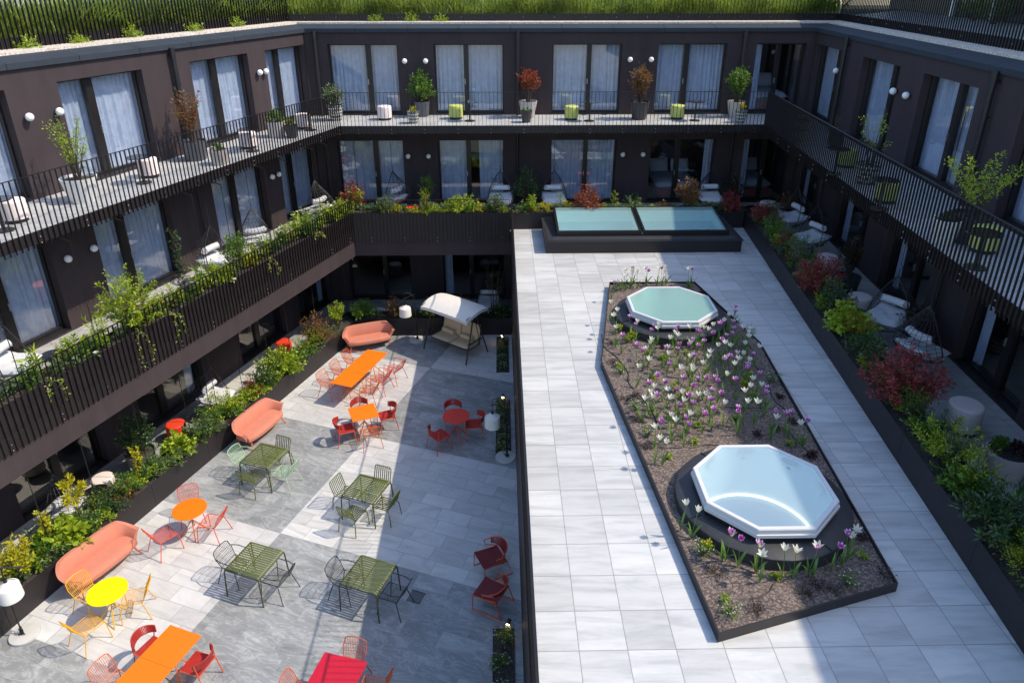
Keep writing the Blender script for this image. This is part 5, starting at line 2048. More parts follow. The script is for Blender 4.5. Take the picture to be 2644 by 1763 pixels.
for i, (u, h) in enumerate(((4.2, 0.3), (6.4, 0.5), (9.9, 0.55), (10.9, 0.8), (13.0, 0.4))):
    plant('trailing_vine', 'flowering vine trailing down the outside of the left middle railing', WL.p(u, D1L + 0.10, LZ + 0.08), group='vines trailing over the left railing', h=h, r=0.17, n=46, leaf='lime', L=0.05, habit='trail', ns=3, start=0.05, jit=0.22, flowers=('pinkpetal', 4, 0.03), stem='stemgreen')

# --- far middle-floor troughs
BY, BZ = 18.65 - D1B + 0.28, 0.52


def bloc(px, py, z, zs, y=BY):
    p = at(px, py, z)
    # slide along the sight line to the trough
    c = camo.matrix_world.translation
    t = (y - c.y) / (p.y - c.y)
    return (c.x + (p.x - c.x) * t, y, zs)


for px, py, args in (
        (885, 470, dict(label='variegated bush at the left of the far middle trough', h=0.55, r=0.30, n=420, leaf='varieg', L=0.055, ns=18)),
        (976, 455, dict(label='feathery yellow-green ball on a thin stem, far middle trough', h=0.75, r=0.20, n=520, leaf='lime', L=0.05, Wr=0.16, ns=22, start=0.45)),
        (1062, 470, dict(label='bright lime bush bulging over the far short railing', h=0.55, r=0.50, n=520, leaf='lime', L=0.065, ns=22)),
        (1140, 465, dict(label='cream-edged bush at the right end of the short railing', h=0.60, r=0.30, n=420, leaf='varieg', L=0.055, ns=18)),
        (1222, 465, dict(label='lime sprig just left of the flat roof light', h=0.55, r=0.22, n=170, leaf='lime', L=0.055, habit='upright', ns=9)),
        (1287, 455, dict(label='narrow feathery yellow-green plant behind the flat roof light, left one', h=0.62, r=0.13, n=420, leaf='lime', L=0.05, Wr=0.16, habit='column', ns=20)),
        (1350, 445, dict(label='orange-red shrub behind the left pane of the flat roof light', h=0.85, r=0.50, n=520, leaf='red', L=0.08, Wr=0.34, ns=20)),
        (1413, 450, dict(label='narrow feathery yellow-green plant behind the flat roof light, right one', h=0.66, r=0.13, n=420, leaf='lime', L=0.05, Wr=0.16, habit='column', ns=20)),
        (1455, 462, dict(label='loose light-green sprig behind the bar of the flat roof light', h=0.5, r=0.34, n=150, leaf='varieg', L=0.05, habit='airy', ns=9)),
        (1526, 465, dict(label='small red-tipped shrub before the red stool', h=0.36, r=0.28, n=220, leaf='bronze', L=0.05, Wr=0.4, ns=12)),
        (1585, 425, dict(label='tall copper-leaved shrub behind the right pane of the flat roof light', h=1.05, r=0.42, n=430, leaf='bronze', L=0.085, Wr=0.34, habit='upright', ns=16)),
        (1680, 455, dict(label='crimson shrub at the far right corner of the deck', h=0.62, r=0.36, n=620, leaf='crimson', L=0.06, Wr=0.35, ns=22))):
    args.update(h=args['h'] * 1.08, r=args['r'] * 1.15, n=int(args['n'] * 1.4))
    plant(GR, loc=bloc(px, py, 0.8, BZ if px < 1180 else 0.48), cat='shrub', **args)
x = -4.7
while x < 7.2:
    yy = BY + rr.uniform(-0.1, 0.1)
    z = BZ if x < 0 else 0.48
    if abs(x - 0.05) > 0.15:
        if rr.random() < 0.72:
            plant('trough_plant', 'low green plant in the far trough below the dark wall', (x, yy + (0 if x < 0 else 0.1), z), group='low plants of the far trough', h=rr.uniform(0.2, 0.36), r=rr.uniform(0.22, 0.32), n=170, leaf=rr.choice(('lime', 'green', 'lime', 'yellow')), L=0.055, habit='mound', ns=9, stem='stemgreen')
        else:
            plant('trough_plant', 'pale flowering plant in the far trough', (x, yy + (0 if x < 0 else 0.1), z), group='flowering plants of the far trough', h=0.3, r=0.16, n=70, leaf='green', L=0.07, habit='airy', ns=7, flowers=(rr.choice(('whitepetal', 'bluepetal', 'whitepetal')), 5, 0.035), stem='stemgreen')
    x += rr.uniform(0.26, 0.42)

# --- right trough along the deck
RZ = 0.48


def rloc(px, py, dz, zs=RZ, dx=0.36):
    p = at(px, py, RZ + dz)
    return (DRX(p.y) + dx, p.y, zs)


for px, py, dz, args in (
        (1745, 492, 0.3, dict(label='crimson shrub in the right trough beside the black table, farther one', h=0.55, r=0.40, n=620, leaf='crimson', L=0.06, Wr=0.35, ns=22)),
        (1755, 535, 0.2, dict(label='mixed green bush in the right trough at the far end', h=0.45, r=0.36, n=360, leaf='green', L=0.05, ns=16)),
        (1790, 575, 0.25, dict(label='dark green bush in the right trough opposite the roof light corner', h=0.5, r=0.38, n=380, leaf='dark', L=0.05, ns=16)),
        (1835, 585, 0.45, dict(label='tall grey-green shrub in the right trough before a hanging chair', h=0.85, r=0.40, n=620, leaf='grey', L=0.035, habit='upright', ns=18)),
        (1800, 632, 0.2, dict(label='grey bushy plant leaning over the right trough', h=0.45, r=0.32, n=420, leaf='grey', L=0.035, ns=18)),
        (1838, 650, 0.2, dict(label='light green willowy plant beside the crimson shrub', h=0.5, r=0.36, n=300, leaf='lime', L=0.06, Wr=0.3, habit='airy', ns=13)),
        (1888, 640, 0.4, dict(label='big crimson shrub halfway along the right trough', h=0.82, r=0.52, n=1150, leaf='crimson', L=0.065, Wr=0.34, ns=30)),
        (1905, 700, 0.3, dict(label='dark green shrub just below the halfway crimson one', h=0.6, r=0.36, n=420, leaf='dark', L=0.05, habit='upright', ns=14)),
        (1938, 745, 0.25, dict(label='bright yellow-green bush with broad leaves in the right trough', h=0.55, r=0.45, n=380, leaf='lime', L=0.085, Wr=0.7, ns=20)),
        (1985, 770, 0.2, dict(label='yellow wispy plant between green bushes in the right trough', h=0.6, r=0.28, n=320, leaf='amber', L=0.035, habit='airy', ns=12)),
        (2012, 805, 0.2, dict(label='dark glossy bush behind the near crimson shrub', h=0.5, r=0.40, n=420, leaf='dark', L=0.06, Wr=0.35, ns=18)),
        (2062, 880, 0.45, dict(label='largest crimson shrub of the right trough, nearest the viewer', h=0.95, r=0.62, n=1250, leaf='crimson', L=0.075, Wr=0.32, ns=34)),
        (2110, 995, 0.15, dict(label='low green plant at the foot of the largest crimson shrub', h=0.3, r=0.34, n=220, leaf='green', L=0.05, habit='mound', ns=12)),
        (2150, 1035, 0.25, dict(label='light green willow-leaved shrub reaching over the right trough', h=0.55, r=0.52, n=430, leaf='lime', L=0.07, Wr=0.28, habit='airy', ns=18)),
        (2215, 1115, 0.2, dict(label='broad-leaved green plant near the patterned pot', h=0.4, r=0.36, n=170, leaf='green', L=0.10, Wr=0.45, ns=13)),
        (2300, 1190, 0.4, dict(label='big glossy dark shrub at the right edge of the picture', h=0.7, r=0.52, n=560, leaf='dark', L=0.10, Wr=0.3, ns=24)),
        (2325, 1285, 0.2, dict(label='yellow-green feathery shrub at the right edge, front of the trough', h=0.45, r=0.38, n=620, leaf='lime', L=0.05, Wr=0.2, ns=24)),
        (2248, 1178, 0.1, dict(label='small mustard-coloured cushion plant in the right trough', h=0.22, r=0.2, n=260, leaf='yellow', L=0.025, habit='mound', ns=12))):
    args.update(h=args['h'] * 1.22, r=args['r'] * 1.22, n=int(args['n'] * 1.45))
    plant(GR, loc=rloc(px, py, dz), cat='shrub', **args)
y = 15.3
while y > -0.5:
    k = rr.random()
    plant('trough_plant', 'low green plant in the right trough beside the deck' if k < 0.75 else 'pale-flowered low plant in the right trough beside the deck', (DRX(y) + 0.36 + rr.uniform(-0.12, 0.14), y, RZ), group='low plants of the right trough' if k < 0.75 else 'flowering plants of the right trough',
          h=rr.uniform(0.2, 0.38), r=rr.uniform(0.22, 0.32), n=150, leaf=rr.choice(('green', 'lime', 'green', 'varieg')), L=0.05, habit='mound', ns=8, stem='stemgreen', flowers=None if k < 0.75 else ('whitepetal', 4, 0.03))
    y -= rr.uniform(0.26, 0.42)

y = 15.0
while y > -0.2:
    plant(GR, 'mid-height mixed shrub filling the right trough between the coloured ones', (DRX(y) + 0.42 + rr.uniform(-0.1, 0.16), y, RZ), cat='shrub', group='filler shrubs of the right trough', h=rr.uniform(0.38, 0.72), r=rr.uniform(0.28, 0.42), n=330,
          leaf=rr.choice(('green', 'grey', 'lime', 'green', 'bronze', 'varieg')), L=rr.uniform(0.04, 0.065), Wr=rr.choice((0.35, 0.5)), habit=rr.choice(('bush', 'upright', 'airy')), ns=15)
    y -= rr.uniform(0.42, 0.70)

# --- courtyard trough at the left
GZ, GD = ZG + 0.53, GPL - 0.32
for px, py, dz, args in (
        (785, 735, 0.35, dict(label='light green upright shrub in the corner behind the far sofa', h=0.85, r=0.32, n=420, leaf='lime', L=0.06, habit='upright', ns=14)),
        (772, 765, 0.15, dict(label='pale cream-green bush behind the far sofa', h=0.36, r=0.34, n=420, leaf='varieg', L=0.035, ns=18)),
        (715, 760, 0.45, dict(label='bronze-tinged shrub under the balcony, past the long table', h=0.95, r=0.50, n=720, leaf='bronze', L=0.06, Wr=0.4, ns=24)),
        (690, 800, 0.15, dict(label='green bush beside the bronze shrub in the courtyard trough', h=0.4, r=0.36, n=300, leaf='green', L=0.05, ns=14)),
        (622, 835, 0.3, dict(label='large bright green shrub with broad leaves opposite the long table', h=0.65, r=0.62, n=620, leaf='lime', L=0.085, Wr=0.55, ns=26)),
        (560, 860, 0.3, dict(label='dark green shrub left of the bright broad-leaved one', h=0.7, r=0.45, n=520, leaf='dark', L=0.05, ns=20)),
        (588, 900, 0.15, dict(label='small crimson shrub right behind the middle sofa', h=0.42, r=0.28, n=420, leaf='crimson', L=0.05, Wr=0.35, ns=18)),
        (500, 935, 0.25, dict(label='yellow-green sprawling shrub in front of the white hanging cushion', h=0.6, r=0.46, n=430, leaf='lime', L=0.06, Wr=0.5, habit='airy', ns=18)),
        (520, 985, 0.12, dict(label='cream-flecked low bush left of the middle sofa', h=0.35, r=0.36, n=340, leaf='varieg', L=0.05, ns=16)),
        (410, 1030, 0.2, dict(label='lime vine with lobed leaves before the red stool', h=0.5, r=0.34, n=220, leaf='lime', L=0.10, Wr=0.8, ns=14)),
        (350, 1075, 0.15, dict(label='green spiky plant arching over the courtyard trough', h=0.36, r=0.4, n=170, leaf='green', L=0.16, Wr=0.16, habit='airy', ns=16, start=0.05)),
        (233, 1150, 0.25, dict(label='dark rounded bush behind the near sofa', h=0.52, r=0.42, n=560, leaf='dark', L=0.05, ns=22)),
        (284, 1140, 0.15, dict(label='crimson and pink shrub beside the dark bush', h=0.4, r=0.30, n=420, leaf='crimson', L=0.05, Wr=0.35, ns=18)),
        (190, 1205, 0.15, dict(label='fresh green plant at the back of the near sofa', h=0.34, r=0.38, n=260, leaf='green', L=0.07, ns=14)),
        (118, 1225, 0.2, dict(label='big-leaved vine at the left edge, behind the near sofa', h=0.55, r=0.45, n=210, leaf='lime', L=0.12, Wr=0.8, ns=14)),
        (30, 1300, 0.3, dict(label='bright yellow shrub at the left edge of the picture', h=0.8, r=0.42, n=620, leaf='yellow', L=0.055, habit='upright', ns=20)),
        (70, 1265, 0.2, dict(label='grassy green plant by the left shade lamp', h=0.4, r=0.4, n=170, leaf='green', L=0.17, Wr=0.15, habit='airy', ns=14, start=0.05))):
    args.update(h=args['h'] * 1.15, r=args['r'] * 1.18, n=int(args['n'] * 1.4))
    plant(GR, loc=on(WL, GD, px, py, GZ + dz, GZ), cat='shrub', **args)
plant('hop_vine', 'yellow climbing vine on a thin rod, second bay from the left', on(WL, GD - 0.1, 290, 1060, GZ + 0.45, GZ), cat='climber', h=0.95, r=0.10, n=330, leaf='yellow', L=0.055, Wr=0.7, habit='column', ns=26)
plant('hop_vine', 'yellow climbing vine at the far left above the lamp', on(WL, GD - 0.1, 50, 1205, GZ + 0.45, GZ), cat='climber', h=1.0, r=0.11, n=330, leaf='yellow', L=0.055, Wr=0.7, habit='column', ns=26)
root = plant('young_tree', 'thin young tree with two tiers of yellow-green leaves', on(WL, GD + 0.02, 152, 1160, GZ + 0.6, GZ), cat='tree', h=1.35, r=0.28, n=260, leaf='yellow', L=0.11, Wr=0.32, habit='tree', ns=10, start=0.6)
u = 4.0
while u < 18:
    k = rr.random()
    plant('trough_plant', 'low leafy plant in the courtyard trough behind the sofas' if k < 0.8 else 'low flowering plant in the courtyard trough behind the sofas', WL.p(u, GD + rr.uniform(-0.08, 0.22), GZ), group='low plants of the courtyard trough' if k < 0.8 else 'low flowering plants of the courtyard trough',
          h=rr.uniform(0.22, 0.42), r=rr.uniform(0.24, 0.36), n=170, leaf=rr.choice(('green', 'lime', 'lime', 'varieg')), L=0.06, habit='mound', ns=9, stem='stemgreen', flowers=None if k < 0.8 else (rr.choice(('whitepetal', 'bluepetal')), 5, 0.035))
    u += rr.uniform(0.25, 0.42)
u = 4.2
while u < 17:
    plant(GR, 'mid-height mixed shrub filling the courtyard trough behind the sofas', WL.p(u, GD + rr.uniform(-0.14, 0.18), GZ), cat='shrub', group='filler shrubs of the courtyard trough', h=rr.uniform(0.35, 0.7), r=rr.uniform(0.26, 0.4), n=320,
          leaf=rr.choice(('green', 'lime', 'lime', 'green', 'dark', 'varieg')), L=rr.uniform(0.045, 0.075), Wr=rr.choice((0.35, 0.55)), habit=rr.choice(('bush', 'upright', 'airy')), ns=15)
    u += rr.uniform(0.5, 0.85)
u = 1.8
while u < 15:
    plant(GR, 'mid-height mixed shrub filling the left middle-floor trough', WL.p(u, LD + rr.uniform(-0.12, 0.12), LZ), cat='shrub', group='filler shrubs of the left middle trough', h=rr.uniform(0.35, 0.55), r=rr.uniform(0.2, 0.28), n=230,
          leaf=rr.choice(('green', 'lime', 'lime', 'yellow', 'varieg')), L=rr.uniform(0.045, 0.075), Wr=rr.choice((0.35, 0.55)), habit=rr.choice(('bush', 'upright', 'airy')), ns=14)
    u += rr.uniform(0.6, 1.0)
# --- shaded courtyard trough at the far end
for px, py, args in (
        (830, 690, dict(label='broad green shrub in the shaded corner of the courtyard', h=0.7, r=0.5, n=520, leaf='green', L=0.08, Wr=0.5, ns=20)),
        (868, 735, dict(label='small pale bush by the shaded stool', h=0.3, r=0.3, n=260, leaf='varieg', L=0.04, ns=14)),
        (905, 690, dict(label='bronze shrub in the shade left of the hanging-shade lamp', h=0.85, r=0.36, n=420, leaf='bronze', L=0.06, Wr=0.4, ns=18)),
        (985, 705, dict(label='green shrub in the shade right of the hanging-shade lamp', h=0.75, r=0.36, n=360, leaf='green', L=0.08, ns=16)),
        (1060, 690, dict(label='bronze shrub in the shade behind the swing seat', h=0.8, r=0.34, n=420, leaf='bronze', L=0.06, Wr=0.4, ns=18)),
        (1150, 745, dict(label='dark spreading fern-like plant at the right end of the shaded trough', h=0.45, r=0.45, n=320, leaf='dark', L=0.09, Wr=0.4, ns=16))):
    plant(GR, loc=bloc(px, py, ZG + 0.9, ZG + 0.55, 16.0), cat='shrub', **args)
plant('sapling', 'nearly bare sapling reaching up beside the deck wall', bloc(1135, 740, ZG + 0.7, ZG + 0.55, 16.0), cat='tree', h=2.3, r=0.5, n=170, leaf='varieg', L=0.045, habit='airy', ns=11, start=0.4)
for x in (-3.9, -3.3, -2.2, -1.6, -0.9):
    plant('trough_plant', 'low dark plant in the shaded trough behind the swing', (x, 16.0, ZG + 0.55), group='low plants of the shaded trough', h=0.3, r=0.28, n=120, leaf='dark', L=0.07, habit='mound', ns=9)

# --- planting slots in the paving
for (x, ys, s, m_) in ((-0.27, (15.0, 14.5, 13.9, 13.4), 'right of the swing seat', 30), (-0.27, (11.35, 10.95, 10.5, 10.05, 9.6, 9.2), 'beside the shade lamp', 60), (-0.30, (3.35, 2.85, 2.3, 1.8), 'at the front of the deck wall', 90)):
    for i, y in enumerate(ys):
        plant('candytuft', 'white-flowered cushion plant in the paving slot ' + s, (x + rr.uniform(-0.07, 0.07), y, ZG + 0.02), group='white-flowered plants in the slot ' + s, h=rr.uniform(0.16, 0.26), r=rr.uniform(0.17, 0.25), n=260, leaf='green', L=0.035, Wr=0.3, habit='mound', ns=22, stem='stemgreen', flowers=('whitepetal', 26, 0.018))

# --- small plants of the tulip bed
for px, py, kind in [(1100, 0, None)] and []:
    pass
C_ = lambda x, y: ((1550 + x * 550 / 1344) * 2352 / 2644, (650 + y * 550 / 1344) * 2352 / 2644)
B_ = lambda x, y: ((1550 + x * 550 / 1344) * 2352 / 2644, (900 + y * 550 / 1344) * 2352 / 2644)
F_ = lambda x, y: ((1744 + x * 900 / 2352) * 2352 / 2644, (1163 + y * 900 / 2352) * 2352 / 2644)
small = {
    'rosette': ('light green rosette in the gravel of the tulip bed', dict(h=0.09, r=0.075, n=26, leaf='lime', L=0.05, Wr=0.5, habit='mound', ns=9, stem='stemgreen')),
    'euphorbia': ('yellow-flowered spurge in the gravel of the tulip bed', dict(h=0.24, r=0.09, n=80, leaf='lime', L=0.04, Wr=0.4, habit='upright', ns=8, stem='stemgreen', flowers=('yellowpetal', 10, 0.022))),
    'heuchera': ('dark purple-leaved tuft in the gravel of the tulip bed', dict(h=0.09, r=0.10, n=50, leaf='purple', L=0.035, Wr=0.8, habit='mound', ns=12)),
    'speedwell': ('brownish tuft with tiny violet flowers in the tulip bed', dict(h=0.08, r=0.17, n=80, leaf='brown', L=0.025, habit='mound', ns=16, flowers=('bluepetal', 26, 0.010))),
    'muscari': ('grassy clump with white and blue spikes in the tulip bed', dict(h=0.17, r=0.15, n=90, leaf='green', L=0.10, Wr=0.12, habit='airy', ns=16, start=0.02, stem='stemgreen', flowers=('whitepetal', 22, 0.016))),
}
for nm, pos in (('rosette', [C_(120, 715), C_(215, 740), C_(395, 675), C_(365, 720), C_(330, 800), C_(200, 825), C_(545, 640), C_(740, 615), B_(615, 480), B_(570, 560), B_(600, 580), B_(735, 540), B_(395, 65), B_(825, 380), B_(855, 440), B_(890, 345), B_(430, 680), B_(1020, 360), B_(1190, 610), B_(1250, 550), B_(960, 285), F_(460, 850), F_(665, 812), F_(1185, 805), F_(1270, 710), F_(680, 980), F_(335, 1000), F_(840, 852), C_(560, 215), C_(455, 200), C_(300, 640)]),
                ('euphorbia', [C_(165, 495), C_(170, 570), C_(210, 545), C_(350, 175), B_(470, 270), B_(545, 310), B_(940, 195), B_(905, 250), F_(312, 590)]),
                ('heuchera', [C_(410, 560), B_(1130, 300), B_(990, 545), B_(1210, 460), C_(640, 260), F_(1240, 575), F_(930, 30), B_(1320, 680), B_(1110, 505)]),
                ('speedwell', [C_(70, 570), C_(85, 690), C_(40, 330), B_(160, 310), B_(235, 440), B_(290, 610), F_(265, 815), F_(890, 950), F_(1060, 930), F_(555, 1060), F_(1410, 830), F_(960, 900), B_(220, 290)]),
                ('muscari', [C_(130, 760), B_(225, 375), B_(300, 530), C_(945, 525), B_(1085, 190), F_(180, 690), F_(1165, 880), F_(370, 1090), C_(115, 215), C_(100, 240)])):
    lab, kw = small[nm]
    for q in (pos[::2] if nm == 'rosette' else pos):
        p = at(q[0], q[1], SOILZ + 0.04)
        x, y = p.x, p.y
        bad = not in_bed(x, y, 0.08)
        for cc in OCT:
            v = Vector((x - cc[0], y - cc[1]))
            if v.length < 1.46:
                v = v.normalized() * 1.46
                x, y = cc[0] + v.x, cc[1] + v.y
        if not in_bed(x, y, 0.04): continue
        plant(nm, lab, (x, y, soil_z(x, y)), group=lab + 's' if False else nm + ' tufts in the tulip bed', **kw)

# --- meadow on the roof: one carpet of tall grass
def meadow():
    rg = np.random.default_rng(3)
    Ps, Ds, Ls = [], [], []

    def scatter(Wg, u0, u1, d0, d1, n):
        u = rg.uniform(u0, u1, n)
        d = d0 + (d1 - d0) * rg.random(n) ** 1.3
        x = Wg.o.x + Wg.u.x * u + Wg.n.x * d
        y = Wg.o.y + Wg.u.y * u + Wg.n.y * d
        clump = 0.5 + 0.5 * np.sin(u * 2.1 + 0.7 * d) * np.sin(u * 0.83 - d * 1.4 + 1.0)
        P = np.stack([x, y, np.full(n, ZR + 0.30)], 1)
        D = np.stack([rg.normal(0, 0.30, n), rg.normal(0, 0.30, n), np.full(n, 1.0)], 1)
        D[:, 0] += 0.25 * np.sin(u * 1.3)
        Ps.append(P); Ds.append(D); Ls.append((0.40 + 0.75 * clump) * rg.uniform(0.7, 1.3, n))
    scatter(WL, -3.5, 17, KD - 0.10, KD - 2.6, 15000)
    scatter(WB, -3.5, 18.2, KD - 0.10, KD - 3.4, 17000)
    P, D, L = np.concatenate(Ps), np.concatenate(Ds), np.concatenate(Ls)
    return put('meadow_grass', leaf_mesh('meadow_grass', P, D, L, np.full(len(P), 0.026), LM['meadow'], curl=0.55))


tag(meadow(), 'tall sunlit meadow grass growing on the roof behind the fence', 'grass', kind='stuff')
for i, (Wg, u, h) in enumerate(((WL, 6.0, 0.45), (WL, 7.6, 0.3), (WL, 3.8, 0.35), (WL, 2.0, 0.4), (WB, 2.2, 0.3), (WB, 3.4, 0.35), (WB, 4.4, 0.3), (WL, 8.9, 0.3))):
    plant('roof_weed', 'green weed leaning through the roof fence onto the gravel', Wg.p(u, KD + 0.14, ZR + 0.07), group='weeds along the roof fence', h=h, r=0.32, n=190, leaf='lime', L=0.06, Wr=0.35, habit='bush', ns=13, stem='stemgreen')
# bushes on the right roof terrace
for i in range(9):
    plant('roof_bush', 'round green bush on the pale roof terrace behind the right fence', WR.p(1.2 + i * 1.55, KD - 3.1 + 0.3 * math.sin(i * 2.2), ZR + 0.29), group='bushes on the right roof terrace', h=0.9 + 0.25 * math.sin(i * 3.1), r=0.55, n=420, leaf='green', L=0.07, ns=18)
# ------------------------------------------------------------------ balcony furniture
M['lime'] = paint('lime_upholstery', (0.52, 0.56, 0.15), 0.6, 0.04, 5.0, bump=0.15)
M['blush'] = paint('blush_upholstery', (0.80, 0.69, 0.67), 0.6, 0.04, 5.0, bump=0.15)
M['redpouf'] = paint('red_upholstery', (0.72, 0.050, 0.018), 0.6, 0.05, 5.0, bump=0.15)
M['tabletop'] = paint('black_gloss', (0.012, 0.012, 0.014), 0.12, 0.1, 3.0)
M['potgrey'] = paint('grey_pot', (0.10, 0.105, 0.12), 0.5, 0.06, 5.0)
M['potdark'] = paint('dark_pot', (0.040, 0.042, 0.050), 0.5, 0.08, 5.0)
M['potbeige'] = paint('beige_pot', (0.52, 0.48, 0.45), 0.55, 0.05, 5.0)
M['potwhite'] = paint('white_pot', (0.76, 0.75, 0.72), 0.45, 0.04, 5.0)
M['potmauve'] = paint('mauve_pot', (0.48, 0.43, 0.45), 0.55, 0.05, 5.0)
M['cushion'] = paint('grey_cushion', (0.58, 0.59, 0.62), 0.9, 0.06, 6.0, bump=0.4)
M['wicker'] = paint('dark_wicker', (0.028, 0.028, 0.031), 0.55, 0.2, 20.0)
# black and white tumbling pattern glazed on the pots
t_ = NT('pattern_pot')
sx_n = t_.n('SeparateXYZ')
t_.set(sx_n.inputs[0], t_.obj())
an = t_.math('ARCTAN2', sx_n.outputs[1], sx_n.outputs[0])
uu = t_.math('MULTIPLY', an, 18 / (2 * math.pi))
vv = t_.math('DIVIDE', sx_n.outputs[2], 0.105)
row_ = t_.math('FLOOR', vv)
us = t_.math('ADD', uu, t_.math('MULTIPLY', row_, 0.5))
fu_, fv_ = t_.math('FRACT', us), t_.math('FRACT', vv)
zig = t_.math('ABSOLUTE', t_.math('SUBTRACT', fu_, 0.5))
topm = t_.math('GREATER_THAN', fv_, t_.math('SUBTRACT', 0.95, t_.math('MULTIPLY', zig, 0.7)))
left = t_.math('LESS_THAN', fu_, 0.5)
col_ = t_.mix(left, (0.045, 0.05, 0.05), (0.30, 0.32, 0.31))
col_ = t_.mix(topm, col_, (0.80, 0.80, 0.77))
M['potpattern'] = t_.base(col_, 0.4)

GPF = {'lime': 'lime round stools', 'blush': 'blush round stools', 'redpouf': 'red round stools'}
PROTO = {}


def pouf(mat, x, y, z, label, r=0.23, h=0.45):
    key = ('pouf', mat)
    k = r / 0.23
    if key in PROTO:
        return dup(PROTO[key], (x, y, z), 0, label, GPF[mat], scale=k)
    root = thing('stool', label, 'stool', (x, y, z), 0, GPF[mat])
    root.scale = (k,) * 3
    m = MB()
    m.lathe([(0.20, 0.0), (0.203, 0.004), (0.203, 0.07), (0.20, 0.075)], 32)
    m.build('base', M['black'], root, smooth=True)
    m = MB()
    m.lathe([(0.205, 0.07), (0.226, 0.075), (0.23, 0.09), (0.23, 0.405), (0.225, 0.43), (0.21, 0.443), (0.18, 0.448), (0.0005, 0.45)], 40, cap=False)
    m.build('seat', M[mat], root, smooth=True)
    PROTO[key] = root
    return root


def bistro(x, y, z, label):
    if 'bistro' in PROTO:
        return dup(PROTO['bistro'], (x, y, z), 0, label, 'small black pedestal tables')
    root = thing('side_table', label, 'table', (x, y, z), 0, 'small black pedestal tables')
    m = MB()
    m.lathe([(0.27, 0.600), (0.275, 0.605), (0.275, 0.612), (0.27, 0.616)], 40)
    m.build('tabletop', M['tabletop'], root)
    m = MB()
    m.tube([(0, 0, 0.02), (0, 0, 0.60)], 0.026, 12)
    m.build('post', M['black'], root, smooth=True)
    m = MB()
    m.lathe([(0.172, 0.0), (0.175, 0.006), (0.172, 0.02), (0.05, 0.026)], 36)
    m.build('base', M['black'], root, smooth=True)
    PROTO['bistro'] = root
    return root


def ashtray(x, y, z, label):
    m = MB()
    m.lathe([(0.028, 0.0), (0.03, 0.004), (0.03, 0.05), (0.024, 0.05), (0.024, 0.012)], 16)
    tag(m.build('tea_light_holder', M['grip'], loc=(x, y, z)), label, 'candle holder', 'candle holders on the balcony tables')


def pot_mesh(root, mat, rt, rb, h, style='taper'):
    m = MB()
    if style == 'bulge':
        pr = [(rb, 0), (rb + 0.012, 0.01), (rb + (rt - rb) * 0.8, h * 0.45), (rt, h * 0.9), (rt, h), (rt - 0.025, h), (rt - 0.03, h - 0.08)]
    else:
        pr = [(rb, 0), (rb + 0.006, 0.008), (rt * 0.985, h * 0.97), (rt, h), (rt - 0.02, h), (rt - 0.03, h - 0.08)]
    m.lathe(pr, 40, cap=False)
    m.v += []
    m.build('pot', M[mat], root, smooth=True)
    m = MB()
    m.lathe([(rt - 0.028, h - 0.06), (0.001, h - 0.045)], 24, cap=False)
    m.build('soil', M['soil'], root, smooth=True)


def potted(mat, x, y, z, rt, rb, ph, label, style='taper', cat='potted plant', **k):
    PSEED[0] += 1
    root = thing('potted_plant', label, cat, (x, y, z))
    pot_mesh(root, mat, rt, rb, ph, style)
    if k:
        foliage(root, seed=PSEED[0], z0=ph - 0.05, **k)
    return root


P2 = lambda px, py: at(px, py, Z2)


def Q(fn, *a, **k):
    pass


def place(fn, px, py, z, *a, **k):
    p = at(px, py, z)
    return fn(*a, p.x, p.y, z, **k) if False else p


# far upper balcony, left to right (photo points are the feet of the things)
p = P2(764, 278); potted('potpattern', p.x + 0.1, p.y + 0.1, Z2, 0.27, 0.17, 0.50, 'patterned pot with pale yellow-green plant in the far left balcony corner', h=0.75, r=0.40, n=240, leaf='varieg', L=0.10, Wr=0.35, ns=14)
p = P2(883, 277); pouf('blush', p.x, p.y + 0.15, Z2, 'blush stool beside the first door of the far upper balcony')
p = P2(969, 270); potted('potgrey', p.x, p.y + 0.22, Z2, 0.28, 0.20, 0.50, 'tall grey pot with dark evergreen bush on the far upper balcony', h=1.05, r=0.48, n=900, leaf='green', L=0.075, Wr=0.5, ns=28)
p = P2(949, 285); potted('potpattern', p.x, p.y + 0.12, Z2, 0.20, 0.13, 0.38, 'small patterned pot with lime tuft before the tall grey pot', h=0.22, r=0.12, n=90, leaf='yellow', L=0.05, Wr=0.3, ns=10, stem='stemgreen')
p = P2(1047, 275); pouf('lime', p.x, p.y + 0.15, Z2, 'lime stool at the second door of the far upper balcony')
p = P2(1079, 280); bistro(p.x, p.y + 0.1, Z2, 'black pedestal table beside the leftmost lime stool'); ashtray(p.x - 0.03, p.y + 0.1, Z2 + 0.617, 'small metal candle holder on the table by the leftmost lime stool')
p = P2(1213, 274); potted('potbeige', p.x, p.y + 0.25, Z2, 0.31, 0.20, 0.55, 'beige pot with tiered red shrub on the far upper balcony', h=1.05, r=0.44, n=620, leaf='red', L=0.095, Wr=0.32, habit='upright', ns=16, start=0.5)
p = P2(1209, 283); potted('potdark', p.x, p.y + 0.12, Z2, 0.20, 0.12, 0.38, 'small dark pot with white flowers before the beige pot', h=0.16, r=0.15, n=80, leaf='green', L=0.045, habit='mound', ns=9, stem='stemgreen', flowers=('whitepetal', 8, 0.035))
p = P2(1313, 277); pouf('lime', p.x, p.y + 0.15, Z2, 'lime stool at the third door of the far upper balcony')
p = P2(1354, 280); bistro(p.x, p.y + 0.1, Z2, 'black pedestal table at the third door of the far upper balcony'); ashtray(p.x + 0.02, p.y + 0.1, Z2 + 0.617, 'small metal candle holder on the table at the third door')
